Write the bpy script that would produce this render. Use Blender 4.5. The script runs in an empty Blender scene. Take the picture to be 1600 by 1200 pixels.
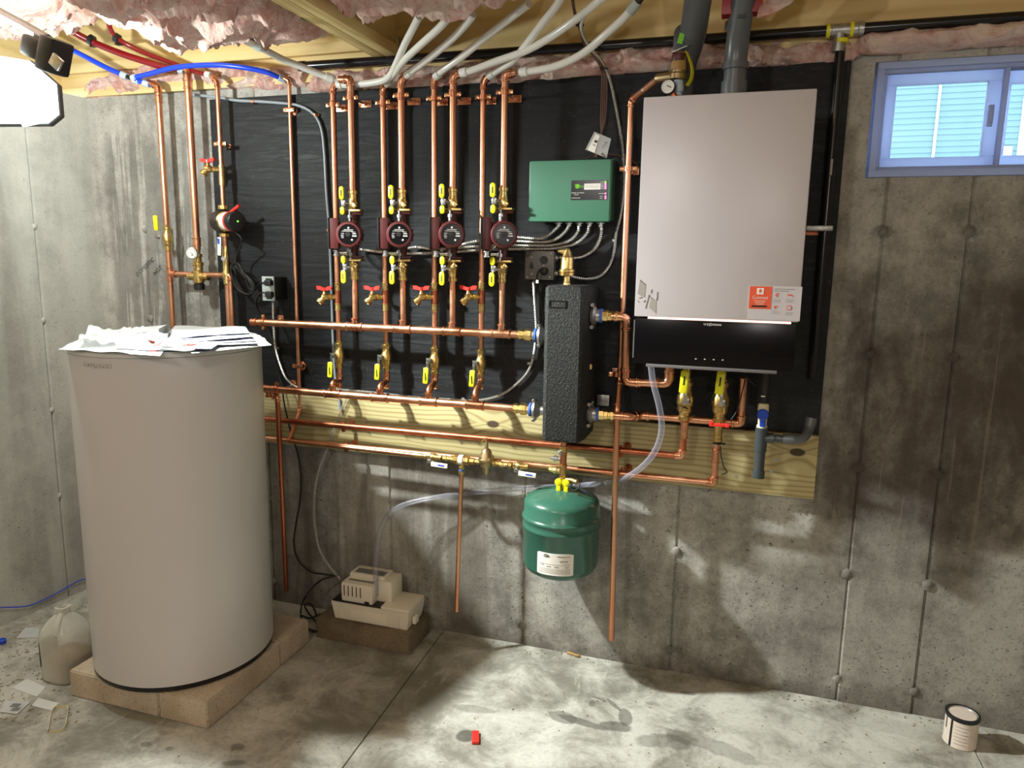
import bpy, bmesh, math, random
from mathutils import Vector, Matrix, noise

# ------------------------------------------------------------------ scene / camera / light
SC = bpy.context.scene
COL = SC.collection
random.seed(7)
PI = math.pi

F = 1134.0                      # focal length in pixels of the 1600 px wide frame
R = Matrix(((0.95293583, 0.06526958, -0.2960628),
            (0.30277612, -0.15499514, 0.94037393),
            (0.01548951, -0.98575676, -0.16746249)))
EYE = Vector((0.0, -2.65, 1.555))


def ray(u, v):
    return R @ Vector(((u - 800) / F, (v - 600) / F, 1.0))


def V(u, v, y):
    """world point seen at pixel (u, v) on the vertical plane y (back wall is y=0)"""
    r = ray(u, v)
    return EYE + r * ((y - EYE.y) / r.y)


def G(u, v, z=0.0):
    """world point seen at pixel (u, v) on the horizontal plane z"""
    r = ray(u, v)
    return EYE + r * ((z - EYE.z) / r.z)


cam_d = bpy.data.cameras.new('camera')
cam = bpy.data.objects.new('camera', cam_d)
COL.objects.link(cam)
cam_d.sensor_width = 36.0
cam_d.lens = 36.0 * F / 1600.0
cam_d.clip_start = 0.02
cx, cy, cz = R.col[0], -R.col[1], -R.col[2]
M = Matrix.Identity(4)
for i in range(3):
    M[i][0], M[i][1], M[i][2], M[i][3] = cx[i], cy[i], cz[i], EYE[i]
cam.matrix_world = M
SC.camera = cam

SC.view_settings.view_transform = 'Standard'
SC.view_settings.look = 'None'
SC.view_settings.gamma = 1.0
SC.view_settings.use_curve_mapping = False
SC.view_settings.exposure = 0.0
SC.cycles.use_denoising = True
SC.cycles.max_bounces = 8
SC.cycles.transparent_max_bounces = 12
SC.cycles.caustics_reflective = False
SC.cycles.caustics_refractive = False
SC.cycles.sample_clamp_indirect = 3.0

W = bpy.data.worlds.new('daylight')
SC.world = W
W.use_nodes = True
W.node_tree.nodes['Background'].inputs[0].default_value = (0.58, 0.78, 1.0, 1)
W.node_tree.nodes['Background'].inputs[1].default_value = 6.0

LAMP = Vector((-2.08, -0.92, 2.07))


def lamp(name, kind, loc, power, color, size=0.05, target=None, size_y=None):
    d = bpy.data.lights.new(name, kind)
    d.energy = power
    d.color = color
    if kind == 'AREA':
        d.shape = 'RECTANGLE'
        d.size = size
        d.size_y = size_y or size
    else:
        d.shadow_soft_size = size
    o = bpy.data.objects.new(name, d)
    COL.objects.link(o)
    o.location = loc
    if target is not None:
        o.rotation_euler = (Vector(target) - Vector(loc)).to_track_quat('-Z', 'Y').to_euler()
    return o


SRC = Vector((-1.995, -0.850, 2.075))
beam_light = lamp('work_light_beam', 'SPOT', SRC, 470, (0.92, 1.0, 0.95), 0.035, SRC + Vector((0.74, 0.06, -0.67)))
beam_light.data.spot_size = math.radians(100)
beam_light.data.spot_blend = 1.0
lamp('work_light_spill', 'POINT', Vector((-2.235, -0.905, 2.10)), 41, (0.90, 1.0, 0.97), 0.03)
lamp('ceiling_bulb_source', 'POINT', (0.75, -4.3, 2.05), 44, (1.0, 0.94, 0.93), 0.06)
lamp('second_bulb_source', 'POINT', (-1.1, -3.5, 2.3), 46, (1.0, 0.95, 0.94), 0.06)


# ------------------------------------------------------------------ materials
def srgb(r, g, b):
    f = lambda c: ((c / 255 + 0.055) / 1.055) ** 2.4 if c > 10 else c / 255 / 12.92
    return (f(r), f(g), f(b), 1)


def setin(n, k, v):
    if k in n.inputs:
        n.inputs[k].default_value = v


class Mat:
    def __init__(s, name, col=(0.5, 0.5, 0.5, 1), rough=0.5, metal=0.0, **kw):
        s.m = bpy.data.materials.new(name)
        s.m.use_nodes = True
        s.nt = s.m.node_tree
        s.b = s.nt.nodes['Principled BSDF']
        s.out = s.nt.nodes['Material Output']
        s.b.inputs['Base Color'].default_value = col
        s.b.inputs['Roughness'].default_value = rough
        s.b.inputs['Metallic'].default_value = metal
        for k, v in kw.items():
            setin(s.b, k.replace('_', ' '), v)
        s._tc = None

    def n(s, t, **kw):
        nd = s.nt.nodes.new(t)
        for k, v in kw.items():
            setattr(nd, k, v)
        return nd

    def l(s, a, b):
        s.nt.links.new(a, b)

    def val(s, sock, x):
        if hasattr(x, 'is_linked') or hasattr(x, 'links'):
            s.l(x, sock)
        else:
            sock.default_value = x

    def tc(s):
        if s._tc is None:
            s._tc = s.n('ShaderNodeTexCoord').outputs['Object']
        return s._tc

    def mapping(s, scale, loc=(0, 0, 0), rot=(0, 0, 0), src=None):
        m = s.n('ShaderNodeMapping')
        m.inputs['Scale'].default_value = scale
        m.inputs['Location'].default_value = loc
        m.inputs['Rotation'].default_value = rot
        s.l(src or s.tc(), m.inputs['Vector'])
        return m.outputs[0]

    def noise(s, scale=5, detail=4, rough=0.55, vec=None, dist=0.0):
        n = s.n('ShaderNodeTexNoise')
        n.inputs['Scale'].default_value = scale
        n.inputs['Detail'].default_value = detail
        n.inputs['Roughness'].default_value = rough
        n.inputs['Distortion'].default_value = dist
        s.l(vec or s.tc(), n.inputs['Vector'])
        return n.outputs[0]

    def voro(s, scale, vec=None, feature='F1'):
        n = s.n('ShaderNodeTexVoronoi')
        n.feature = feature
        n.inputs['Scale'].default_value = scale
        s.l(vec or s.tc(), n.inputs['Vector'])
        return n.outputs['Distance']

    def rng(s, x, a, b, c=0.0, d=1.0, smooth=True):
        n = s.n('ShaderNodeMapRange')
        n.interpolation_type = 'SMOOTHSTEP' if smooth else 'LINEAR'
        s.val(n.inputs['Value'], x)
        n.inputs['From Min'].default_value = a
        n.inputs['From Max'].default_value = b
        n.inputs['To Min'].default_value = c
        n.inputs['To Max'].default_value = d
        return n.outputs[0]

    def math(s, op, a, b=0.0, c=None):
        n = s.n('ShaderNodeMath', operation=op)
        s.val(n.inputs[0], a)
        s.val(n.inputs[1], b)
        if c is not None:
            s.val(n.inputs[2], c)
        return n.outputs[0]

    def mix(s, fac, a, b, mode='MIX'):
        n = s.n('ShaderNodeMix', data_type='RGBA', blend_type=mode)
        s.val(n.inputs[0], fac)
        s.val(n.inputs[6], a)
        s.val(n.inputs[7], b)
        return n.outputs[2]

    def xyz(s, vec=None):
        n = s.n('ShaderNodeSeparateXYZ')
        s.l(vec or s.tc(), n.inputs[0])
        return n.outputs

    def comb(s, x, y, z):
        n = s.n('ShaderNodeCombineXYZ')
        for i, q in enumerate((x, y, z)):
            s.val(n.inputs[i], q)
        return n.outputs[0]

    def color(s, x):
        s.val(s.b.inputs['Base Color'], x)

    def rough(s, x):
        s.val(s.b.inputs['Roughness'], x)

    def bump(s, h, strength=0.3, dist=0.01):
        n = s.n('ShaderNodeBump')
        n.inputs['Strength'].default_value = strength
        n.inputs['Distance'].default_value = dist
        s.l(h, n.inputs['Height'])
        s.l(n.outputs[0], s.b.inputs['Normal'])


def plain(name, rgb, rough=0.5, metal=0.0, var=0.0, vs=20, bump=0.0, bs=150, **kw):
    m = Mat(name, srgb(*rgb), rough, metal, **kw)
    if var:
        c = srgb(*rgb)
        dark = (c[0] * (1 - var), c[1] * (1 - var), c[2] * (1 - var), 1)
        m.color(m.mix(m.rng(m.noise(vs, 5), 0.35, 0.65), dark, c))
    if bump:
        m.bump(m.noise(bs, 3), bump, 0.002)
    return m.m


def copper_mat(name, light, dark, rough=0.24):
    m = Mat(name, srgb(*light), rough, 1.0)
    n1 = m.rng(m.noise(6, 3, vec=m.mapping((1, 1, 0.35))), 0.35, 0.75)
    n2 = m.rng(m.noise(90, 2), 0.60, 0.70)
    c = m.mix(n1, srgb(*light), srgb(*dark))
    c = m.mix(m.math('MULTIPLY', n2, 0.18), c, srgb(140, 76, 52))
    m.color(c)
    m.rough(m.rng(m.noise(30, 4), 0.3, 0.7, rough, rough + 0.12))
    return m.m


def concrete_mat(name, kind):
    m = Mat(name, rough=0.86)
    X, Y, Z = m.xyz()
    horiz = X if kind != 'left' else Y
    big = m.noise(1.9, 6, 0.62, m.mapping((1, 1, 0.6)))
    mid = m.noise(8, 6, 0.7)
    streak = m.noise(9, 4, 0.55, m.mapping((1, 1, 0.07)), 0.6)
    fine = m.noise(85, 4, 0.75)
    warp = m.n('ShaderNodeVectorMath', operation='ADD')
    nz = m.n('ShaderNodeTexNoise')
    nz.inputs['Scale'].default_value = 22
    nz.inputs['Detail'].default_value = 3
    m.l(m.tc(), nz.inputs['Vector'])
    sc_ = m.n('ShaderNodeVectorMath', operation='SCALE')
    sc_.inputs['Scale'].default_value = 0.06
    m.l(nz.outputs['Color'], sc_.inputs[0])
    m.l(m.tc(), warp.inputs[0])
    m.l(sc_.outputs[0], warp.inputs[1])
    pits = m.voro(44, m.mapping((1, 1, 1.7), src=warp.outputs[0]))
    pits2 = m.voro(15, m.mapping((1, 1, 1.8), src=warp.outputs[0]))
    lo = srgb(110, 107, 102)
    hi = srgb(194, 190, 182)
    t = m.math('ADD', m.math('MULTIPLY', big, 0.50), m.math('MULTIPLY', mid, 0.34))
    t = m.math('ADD', t, m.math('MULTIPLY', streak, 0.14))
    c = m.mix(m.rng(t, 0.36, 0.62), lo, hi)
    # fine salt and pepper
    c = m.mix(m.math('MULTIPLY', m.rng(fine, 0.50, 0.70), 0.40), c, srgb(78, 72, 64))
    c = m.mix(m.math('MULTIPLY', m.rng(m.noise(50, 5, 0.8), 0.56, 0.68), 0.35), c, srgb(206, 206, 198))
    # bug holes: mostly on the lower half and in patches
    pm = m.rng(m.noise(3.1, 3), 0.42, 0.58)
    low = m.rng(Z, 0.2, 1.5, 1.0, 0.25)
    pit = m.math('MULTIPLY', m.math('MULTIPLY', m.rng(pits, 0.10, 0.20, 1, 0), pm), low)
    pit = m.math('MAXIMUM', pit, m.math('MULTIPLY', m.rng(pits2, 0.05, 0.085, 1, 0), m.rng(Z, 0.3, 2.2, 1.0, 0.5)))
    c = m.mix(m.math('MULTIPLY', pit, 0.8), c, srgb(54, 47, 40))

    def blob(x0, x1, z0, z1, sx=0.08, sz=0.12, wob=0.25):
        w = m.math('MULTIPLY', m.math('SUBTRACT', m.noise(2.6, 5, 0.6), 0.5), wob * 2)
        hx = m.math('ADD', horiz, w)
        hz = m.math('ADD', Z, m.math('MULTIPLY', w, 1.3))
        a = m.math('MULTIPLY', m.rng(hx, x0 - sx, x0 + sx), m.rng(hx, x1 - sx, x1 + sx, 1, 0))
        b = m.math('MULTIPLY', m.rng(hz, z0 - sz, z0 + sz), m.rng(hz, z1 - sz, z1 + sz, 1, 0))
        return m.math('MULTIPLY', a, b)
    if kind == 'back':
        damp = srgb(70, 58, 50)
        stk = m.rng(streak, 0.36, 0.56)
        # damp brown patches on the right
        d1 = blob(0.30, 1.6, 0.62, 1.52, 0.05, 0.07, 0.16)
        keep = m.math('SUBTRACT', 1.0, m.math('MULTIPLY', blob(0.42, 0.66, 1.37, 1.95, 0.04, 0.06, 0.16), 0.9))
        mot = m.rng(m.noise(6.5, 6, 0.7, m.mapping((1, 1, 0.5))), 0.36, 0.60)
        c = m.mix(m.math('MULTIPLY', m.math('MULTIPLY', d1, keep), m.math('ADD', 0.55, m.math('MULTIPLY', mot, 0.35))), c, damp)
        # thin pale lime runs and dark rings round the form ties
        lime_ = m.rng(m.noise(24, 3, 0.5, m.mapping((1, 1, 0.04)), 0.4), 0.635, 0.66)
        c = m.mix(m.math('MULTIPLY', m.math('MULTIPLY', lime_, blob(0.28, 1.4, 0.5, 1.6)), 0.2), c, srgb(168, 152, 136))
        for sx in (-0.772, -0.178, 0.416, 0.66, 1.26):
            for sz_ in (1.666, 1.270, 0.876, 0.485, 0.088):
                if sx < 0.28 and sz_ > 0.9:
                    continue
                dx = m.math('SUBTRACT', X, sx)
                dz = m.math('MULTIPLY', m.math('SUBTRACT', Z, sz_), 1.5)
                dd = m.math('SQRT', m.math('ADD', m.math('MULTIPLY', dx, dx), m.math('MULTIPLY', dz, dz)))
                dd = m.math('ADD', dd, m.math('MULTIPLY', m.math('SUBTRACT', mid, 0.5), 0.10))
                c = m.mix(m.math('MULTIPLY', m.rng(dd, 0.014, 0.040, 1, 0), 0.38), c, srgb(58, 50, 44))
        d3 = blob(0.1, 2.0, 0.0, 0.62, 0.2, 0.2, 0.3)
        c = m.mix(m.math('MULTIPLY', d3, 0.35), c, damp)
        # darker vertical streaks under the timber between the tanks
        d2 = blob(-1.95, -0.86, 0.0, 0.80, 0.1, 0.1, 0.12)
        c = m.mix(m.math('MULTIPLY', d2, m.rng(streak, 0.38, 0.62, 0.15, 0.70)), c, srgb(78, 68, 56))
        # grey wash with pale runs in the top left corner
        d4 = blob(-2.75, -2.24, 1.22, 2.06, 0.03, 0.06, 0.05)
        run = m.rng(m.noise(34, 4, 0.6, m.mapping((1, 1, 0.05)), 0.5), 0.50, 0.56, 1, 0)
        c = m.mix(m.math('MULTIPLY', m.math('MULTIPLY', d4, run), 0.62), c, srgb(104, 102, 96))
        # darker towards the floor line
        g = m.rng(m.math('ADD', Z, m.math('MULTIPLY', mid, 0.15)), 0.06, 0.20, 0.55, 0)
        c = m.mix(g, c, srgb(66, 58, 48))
    else:
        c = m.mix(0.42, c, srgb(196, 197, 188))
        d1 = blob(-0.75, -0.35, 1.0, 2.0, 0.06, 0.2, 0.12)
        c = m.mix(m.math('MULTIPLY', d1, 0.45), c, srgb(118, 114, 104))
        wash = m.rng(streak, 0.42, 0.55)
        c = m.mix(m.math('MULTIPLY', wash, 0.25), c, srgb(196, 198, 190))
    m.color(c)
    h = m.math('ADD', m.math('MULTIPLY', fine, 0.5), m.math('MULTIPLY', mid, 0.5))
    h = m.math('SUBTRACT', h, m.math('MULTIPLY', pit, 1.0))
    m.bump(h, 0.55, 0.006)
    return m.m


def floor_mat():
    m = Mat('floor_concrete', rough=0.7)
    X, Y, Z = m.xyz()
    big = m.noise(1.3, 6, 0.62)
    mid = m.noise(5, 6, 0.7, dist=0.6)
    fine = m.noise(60, 4, 0.7)
    t = m.math('ADD', m.math('MULTIPLY', big, 0.55), m.math('MULTIPLY', mid, 0.50))
    c = m.mix(m.rng(t, 0.42, 0.62), srgb(128, 124, 114), srgb(200, 197, 188))
    c = m.mix(m.math('MULTIPLY', m.rng(m.noise(16, 6, 0.8, m.mapping((1, 1.8, 1), rot=(0, 0, 0.6)), 0.8), 0.52, 0.68), 0.35), c, srgb(112, 108, 100))
    c = m.mix(m.math('MULTIPLY', m.rng(fine, 0.48, 0.75), 0.30), c, srgb(96, 90, 80))
    scuff = m.rng(m.noise(9, 5, 0.7, m.mapping((1.6, 0.5, 1), rot=(0, 0, 0.5)), 0.5), 0.56, 0.70)
    c = m.mix(m.math('MULTIPLY', scuff, 0.45), c, srgb(206, 204, 194))

    def spill_or_shadow(u, v, rx, ry, rot=0.0, wob=0.5, k=0.6, col=(70, 66, 58)):
        nonlocal c
        p = G(u, v)
        mp = m.n('ShaderNodeMapping', vector_type='TEXTURE')
        mp.inputs['Location'].default_value = (p.x, p.y, 0)
        mp.inputs['Rotation'].default_value = (0, 0, rot)
        mp.inputs['Scale'].default_value = (rx, ry, 1)
        m.l(m.tc(), mp.inputs['Vector'])
        ln = m.n('ShaderNodeVectorMath', operation='LENGTH')
        m.l(mp.outputs[0], ln.inputs[0])
        d = m.math('ADD', ln.outputs['Value'], m.math('MULTIPLY', m.math('SUBTRACT', m.noise(7, 5, 0.65), 0.5), wob * 2))
        c = m.mix(m.math('MULTIPLY', m.rng(d, 0.8, 1.08, 1, 0), k), c, srgb(*col))
        return d

    # curved damp streak, spots, drips and a painted tank shadow
    spill_or_shadow(878, 1120, 0.055, 0.032, -0.1, 0.9, 0.55)
    spill_or_shadow(915, 1130, 0.10, 0.020, -0.15, 0.7, 0.6)
    spill_or_shadow(960, 1135, 0.060, 0.028, 0.1, 0.7, 0.62)
    spill_or_shadow(977, 1120, 0.024, 0.050, 0.2, 0.6, 0.62)
    spill_or_shadow(958, 1100, 0.045, 0.010, -0.75, 0.5, 0.58)
    spill_or_shadow(938, 1092, 0.030, 0.006, -0.2, 0.5, 0.5)
    spill_or_shadow(925, 1099, 0.014, 0.022, 0.0, 0.5, 0.45)
    spill_or_shadow(1035, 1158, 0.09, 0.04, 0.2, 1.0, 0.42)
    spill_or_shadow(1110, 1165, 0.16, 0.035, -0.2, 1.3, 0.35)
    spill_or_shadow(1085, 1125, 0.08, 0.06, 0.2, 1.2, 0.22)
    spill_or_shadow(728, 1150, 0.035, 0.035, 0, 0.3, 0.75, (58, 56, 46))
    spill_or_shadow(745, 1108, 0.09, 0.022, 0.1, 0.6, 0.35)
    spill_or_shadow(371, 1167, 0.025, 0.018, 0, 0.2, 0.55)
    spill_or_shadow(228, 1163, 0.02, 0.014, 0, 0.2, 0.5)
    spill_or_shadow(265, 1170, 0.015, 0.010, 0, 0.2, 0.45)
    spill_or_shadow(255, 1145, 0.022, 0.012, 0, 0.2, 0.3)
    spill_or_shadow(365, 1192, 0.04, 0.015, 0.4, 0.5, 0.5)
    spill_or_shadow(450, 1090, 0.03, 0.02, 0, 0.3, 0.3)
    spill_or_shadow(560, 1050, 0.45, 0.30, 0.1, 0.4, 0.22, (84, 74, 60))  # broad brown patch: the tank's cast shadow painted on the floor
    spill_or_shadow(1075, 1083, 0.03, 0.012, 0, 0.2, 0.5)
    spill_or_shadow(1020, 1100, 0.03, 0.012, 0, 0.2, 0.3)
    spill_or_shadow(1330, 1120, 0.5, 0.05, -0.1, 0.3, 0.15)
    spots = m.rng(m.voro(11), 0.06, 0.12, 1, 0)
    pm = m.rng(m.noise(1.9, 2), 0.50, 0.62)
    c = m.mix(m.math('MULTIPLY', m.math('MULTIPLY', spots, pm), 0.5), c, srgb(80, 76, 66))
    m.color(c)
    m.bump(m.math('ADD', m.math('MULTIPLY', fine, 0.6), mid), 0.3, 0.004)
    m.rough(m.rng(mid, 0.3, 0.7, 0.55, 0.85))
    return m.m


def wood_mat(name, light, dark, axis='x', knots=(), k=1.0):
    m = Mat(name, rough=0.62)
    X, Y, Z = m.xyz()
    al, ac = (X, Z) if axis == 'x' else ((Y, X) if axis == 'y' else (Z, X))
    w = m.math('MULTIPLY', m.math('SUBTRACT', m.noise(1.6, 3, 0.5, m.mapping((0.5, 0.5, 2.2) if axis == 'x' else (1.5, 0.5, 1.5))), 0.5), 0.12)
    s = m.math('ADD', ac, w)
    knotdark = None
    for (kx, kz) in knots:
        dx = m.math('SUBTRACT', al, kx)
        dz = m.math('SUBTRACT', ac, kz)
        d = m.math('SQRT', m.math('ADD', m.math('MULTIPLY', m.math('MULTIPLY', dx, dx), 0.30), m.math('MULTIPLY', dz, dz)))
        infl = m.rng(d, 0.0, 0.085, 1, 0)
        s = m.math('ADD', s, m.math('MULTIPLY', infl, m.math('MULTIPLY', m.math('SIGN', dz), 0.035)))
        kd = m.rng(d, 0.011, 0.017, 1, 0)
        knotdark = kd if knotdark is None else m.math('MAXIMUM', knotdark, kd)
    rings = m.math('SINE', m.math('MULTIPLY', m.math('ADD', s, m.math('MULTIPLY', m.noise(3.5, 3, 0.5, m.mapping((0.25, 1, 1.4) if axis != 'y' else (1.4, 0.25, 1))), 0.10)), 300.0 * k))
    fib = m.noise(40, 4, 0.6, m.mapping((0.06, 1, 1) if axis == 'x' else (1, 0.06, 1)))
    g = m.math('ADD', m.math('MULTIPLY', m.math('POWER', m.rng(rings, -1, 1, 0, 1, False), 3.0), 0.42), m.math('MULTIPLY', fib, 0.40))
    c = m.mix(m.rng(g, 0.12, 0.85), srgb(*light), srgb(*dark))
    if knotdark is not None:
        c = m.mix(knotdark, c, srgb(70, 52, 32))
    m.color(c)
    m.bump(fib, 0.15, 0.002)
    return m.m


def board_mat():
    m = Mat('black_painted_plywood', rough=0.5)
    setin(m.b, 'Specular IOR Level', 0.28)
    grain = m.noise(44, 6, 0.65, m.mapping((0.13, 1, 1.0)), 1.4)
    wavy = m.n('ShaderNodeTexWave', wave_type='RINGS', rings_direction='SPHERICAL')
    wavy.inputs['Scale'].default_value = 7.0
    wavy.inputs['Distortion'].default_value = 14.0
    wavy.inputs['Detail'].default_value = 4.0
    wavy.inputs['Detail Scale'].default_value = 1.6
    m.l(m.mapping((0.13, 1, 0.9), loc=(0.25, 0, -1.75)), wavy.inputs['Vector'])
    spots = m.rng(m.noise(70, 3), 0.60, 0.72)
    c = m.mix(m.rng(m.noise(2.5, 4), 0.35, 0.65), srgb(20, 21, 24), srgb(29, 30, 33))
    c = m.mix(m.math('MULTIPLY', spots, 0.4), c, srgb(58, 62, 62))
    c = m.mix(m.math('MULTIPLY', m.rng(grain, 0.50, 0.68), 0.35), c, srgb(46, 48, 50))
    m.color(c)
    h = m.math('ADD', m.math('MULTIPLY', grain, 0.7), m.math('MULTIPLY', wavy.outputs['Fac'], 0.35))
    m.bump(h, 0.5, 0.0035)
    m.rough(m.rng(grain, 0.3, 0.7, 0.48, 0.66))
    return m.m


def insulation_mat():
    m = Mat('pink_fiberglass', rough=1.0)
    setin(m.b, 'Specular IOR Level', 0.05)
    a = m.noise(9, 6, 0.7, dist=1.2)
    b = m.noise(60, 4, 0.75, m.mapping((1, 1, 2.5)))
    c = m.mix(m.rng(a, 0.36, 0.62), srgb(204, 150, 140), srgb(228, 204, 192))
    c = m.mix(m.math('MULTIPLY', m.rng(b, 0.45, 0.7), 0.45), c, srgb(222, 204, 192))
    c = m.mix(m.math('MULTIPLY', m.rng(m.noise(5, 4), 0.58, 0.72), 0.4), c, srgb(186, 120, 108))
    m.color(c)
    m.bump(m.math('ADD', m.math('MULTIPLY', a, 1.2), m.math('MULTIPLY', b, 0.5)), 0.7, 0.012)
    return m.m


def foam_mat():
    m = Mat('black_bead_foam', rough=0.75)
    v = m.voro(170)
    c = m.mix(m.rng(v, 0.15, 0.45), srgb(48, 48, 48), srgb(24, 24, 25))
    c = m.mix(m.math('MULTIPLY', m.rng(m.noise(110, 2), 0.60, 0.70), 0.5), c, srgb(92, 92, 90))
    m.color(c)
    m.bump(v, 0.5, 0.003)
    return m.m


def clear_mat(name, tint, alpha):
    m = Mat(name, srgb(*tint), 0.18)
    tr = m.n('ShaderNodeBsdfTransparent')
    mx = m.n('ShaderNodeMixShader')
    lw = m.n('ShaderNodeLayerWeight')
    lw.inputs[0].default_value = 0.45
    f = m.rng(lw.outputs['Facing'], 0.0, 0.9, alpha, min(1.0, alpha + 0.45))
    m.l(f, mx.inputs[0])
    m.l(tr.outputs[0], mx.inputs[1])
    m.l(m.b.outputs[0], mx.inputs[2])
    m.l(mx.outputs[0], m.out.inputs[0])
    return m.m


def glass_mat():
    m = Mat('window_glass')
    tr = m.n('ShaderNodeBsdfTransparent')
    tr.inputs[0].default_value = (0.93, 0.97, 0.98, 1)
    gl = m.n('ShaderNodeBsdfGlossy')
    gl.inputs['Roughness'].default_value = 0.02
    fr = m.n('ShaderNodeFresnel')
    fr.inputs[0].default_value = 1.5
    mx = m.n('ShaderNodeMixShader')
    m.l(fr.outputs[0], mx.inputs[0])
    m.l(tr.outputs[0], mx.inputs[1])
    m.l(gl.outputs[0], mx.inputs[2])
    m.l(mx.outputs[0], m.out.inputs[0])
    return m.m


def vinyl_mat():
    m = Mat('window_vinyl', srgb(214, 220, 240), 0.4)  # bluish daylight and glare put into the colour of the white vinyl
    tl = m.n('ShaderNodeBsdfTranslucent')
    tl.inputs[0].default_value = srgb(226, 234, 252)
    mx = m.n('ShaderNodeMixShader')
    mx.inputs[0].default_value = 0.62
    m.l(m.b.outputs[0], mx.inputs[1])
    m.l(tl.outputs[0], mx.inputs[2])
    m.l(mx.outputs[0], m.out.inputs[0])
    return m.m


def emit_mat(name, rgb, strength):
    m = Mat(name, srgb(*rgb), 0.4)
    m.b.inputs['Emission Color'].default_value = srgb(*rgb)
    m.b.inputs['Emission Strength'].default_value = strength
    return m.m


def cmu_mat(name, a, b):
    m = Mat(name, rough=0.92)
    c = m.mix(m.rng(m.noise(6, 5), 0.35, 0.65), srgb(*a), srgb(*b))
    c = m.mix(m.math('MULTIPLY', m.rng(m.noise(120, 3, 0.7), 0.5, 0.7), 0.5), c, srgb(int(a[0] * 0.6), int(a[1] * 0.6), int(a[2] * 0.6)))
    m.color(c)
    m.bump(m.noise(130, 3, 0.75), 0.7, 0.004)
    return m.m


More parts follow.
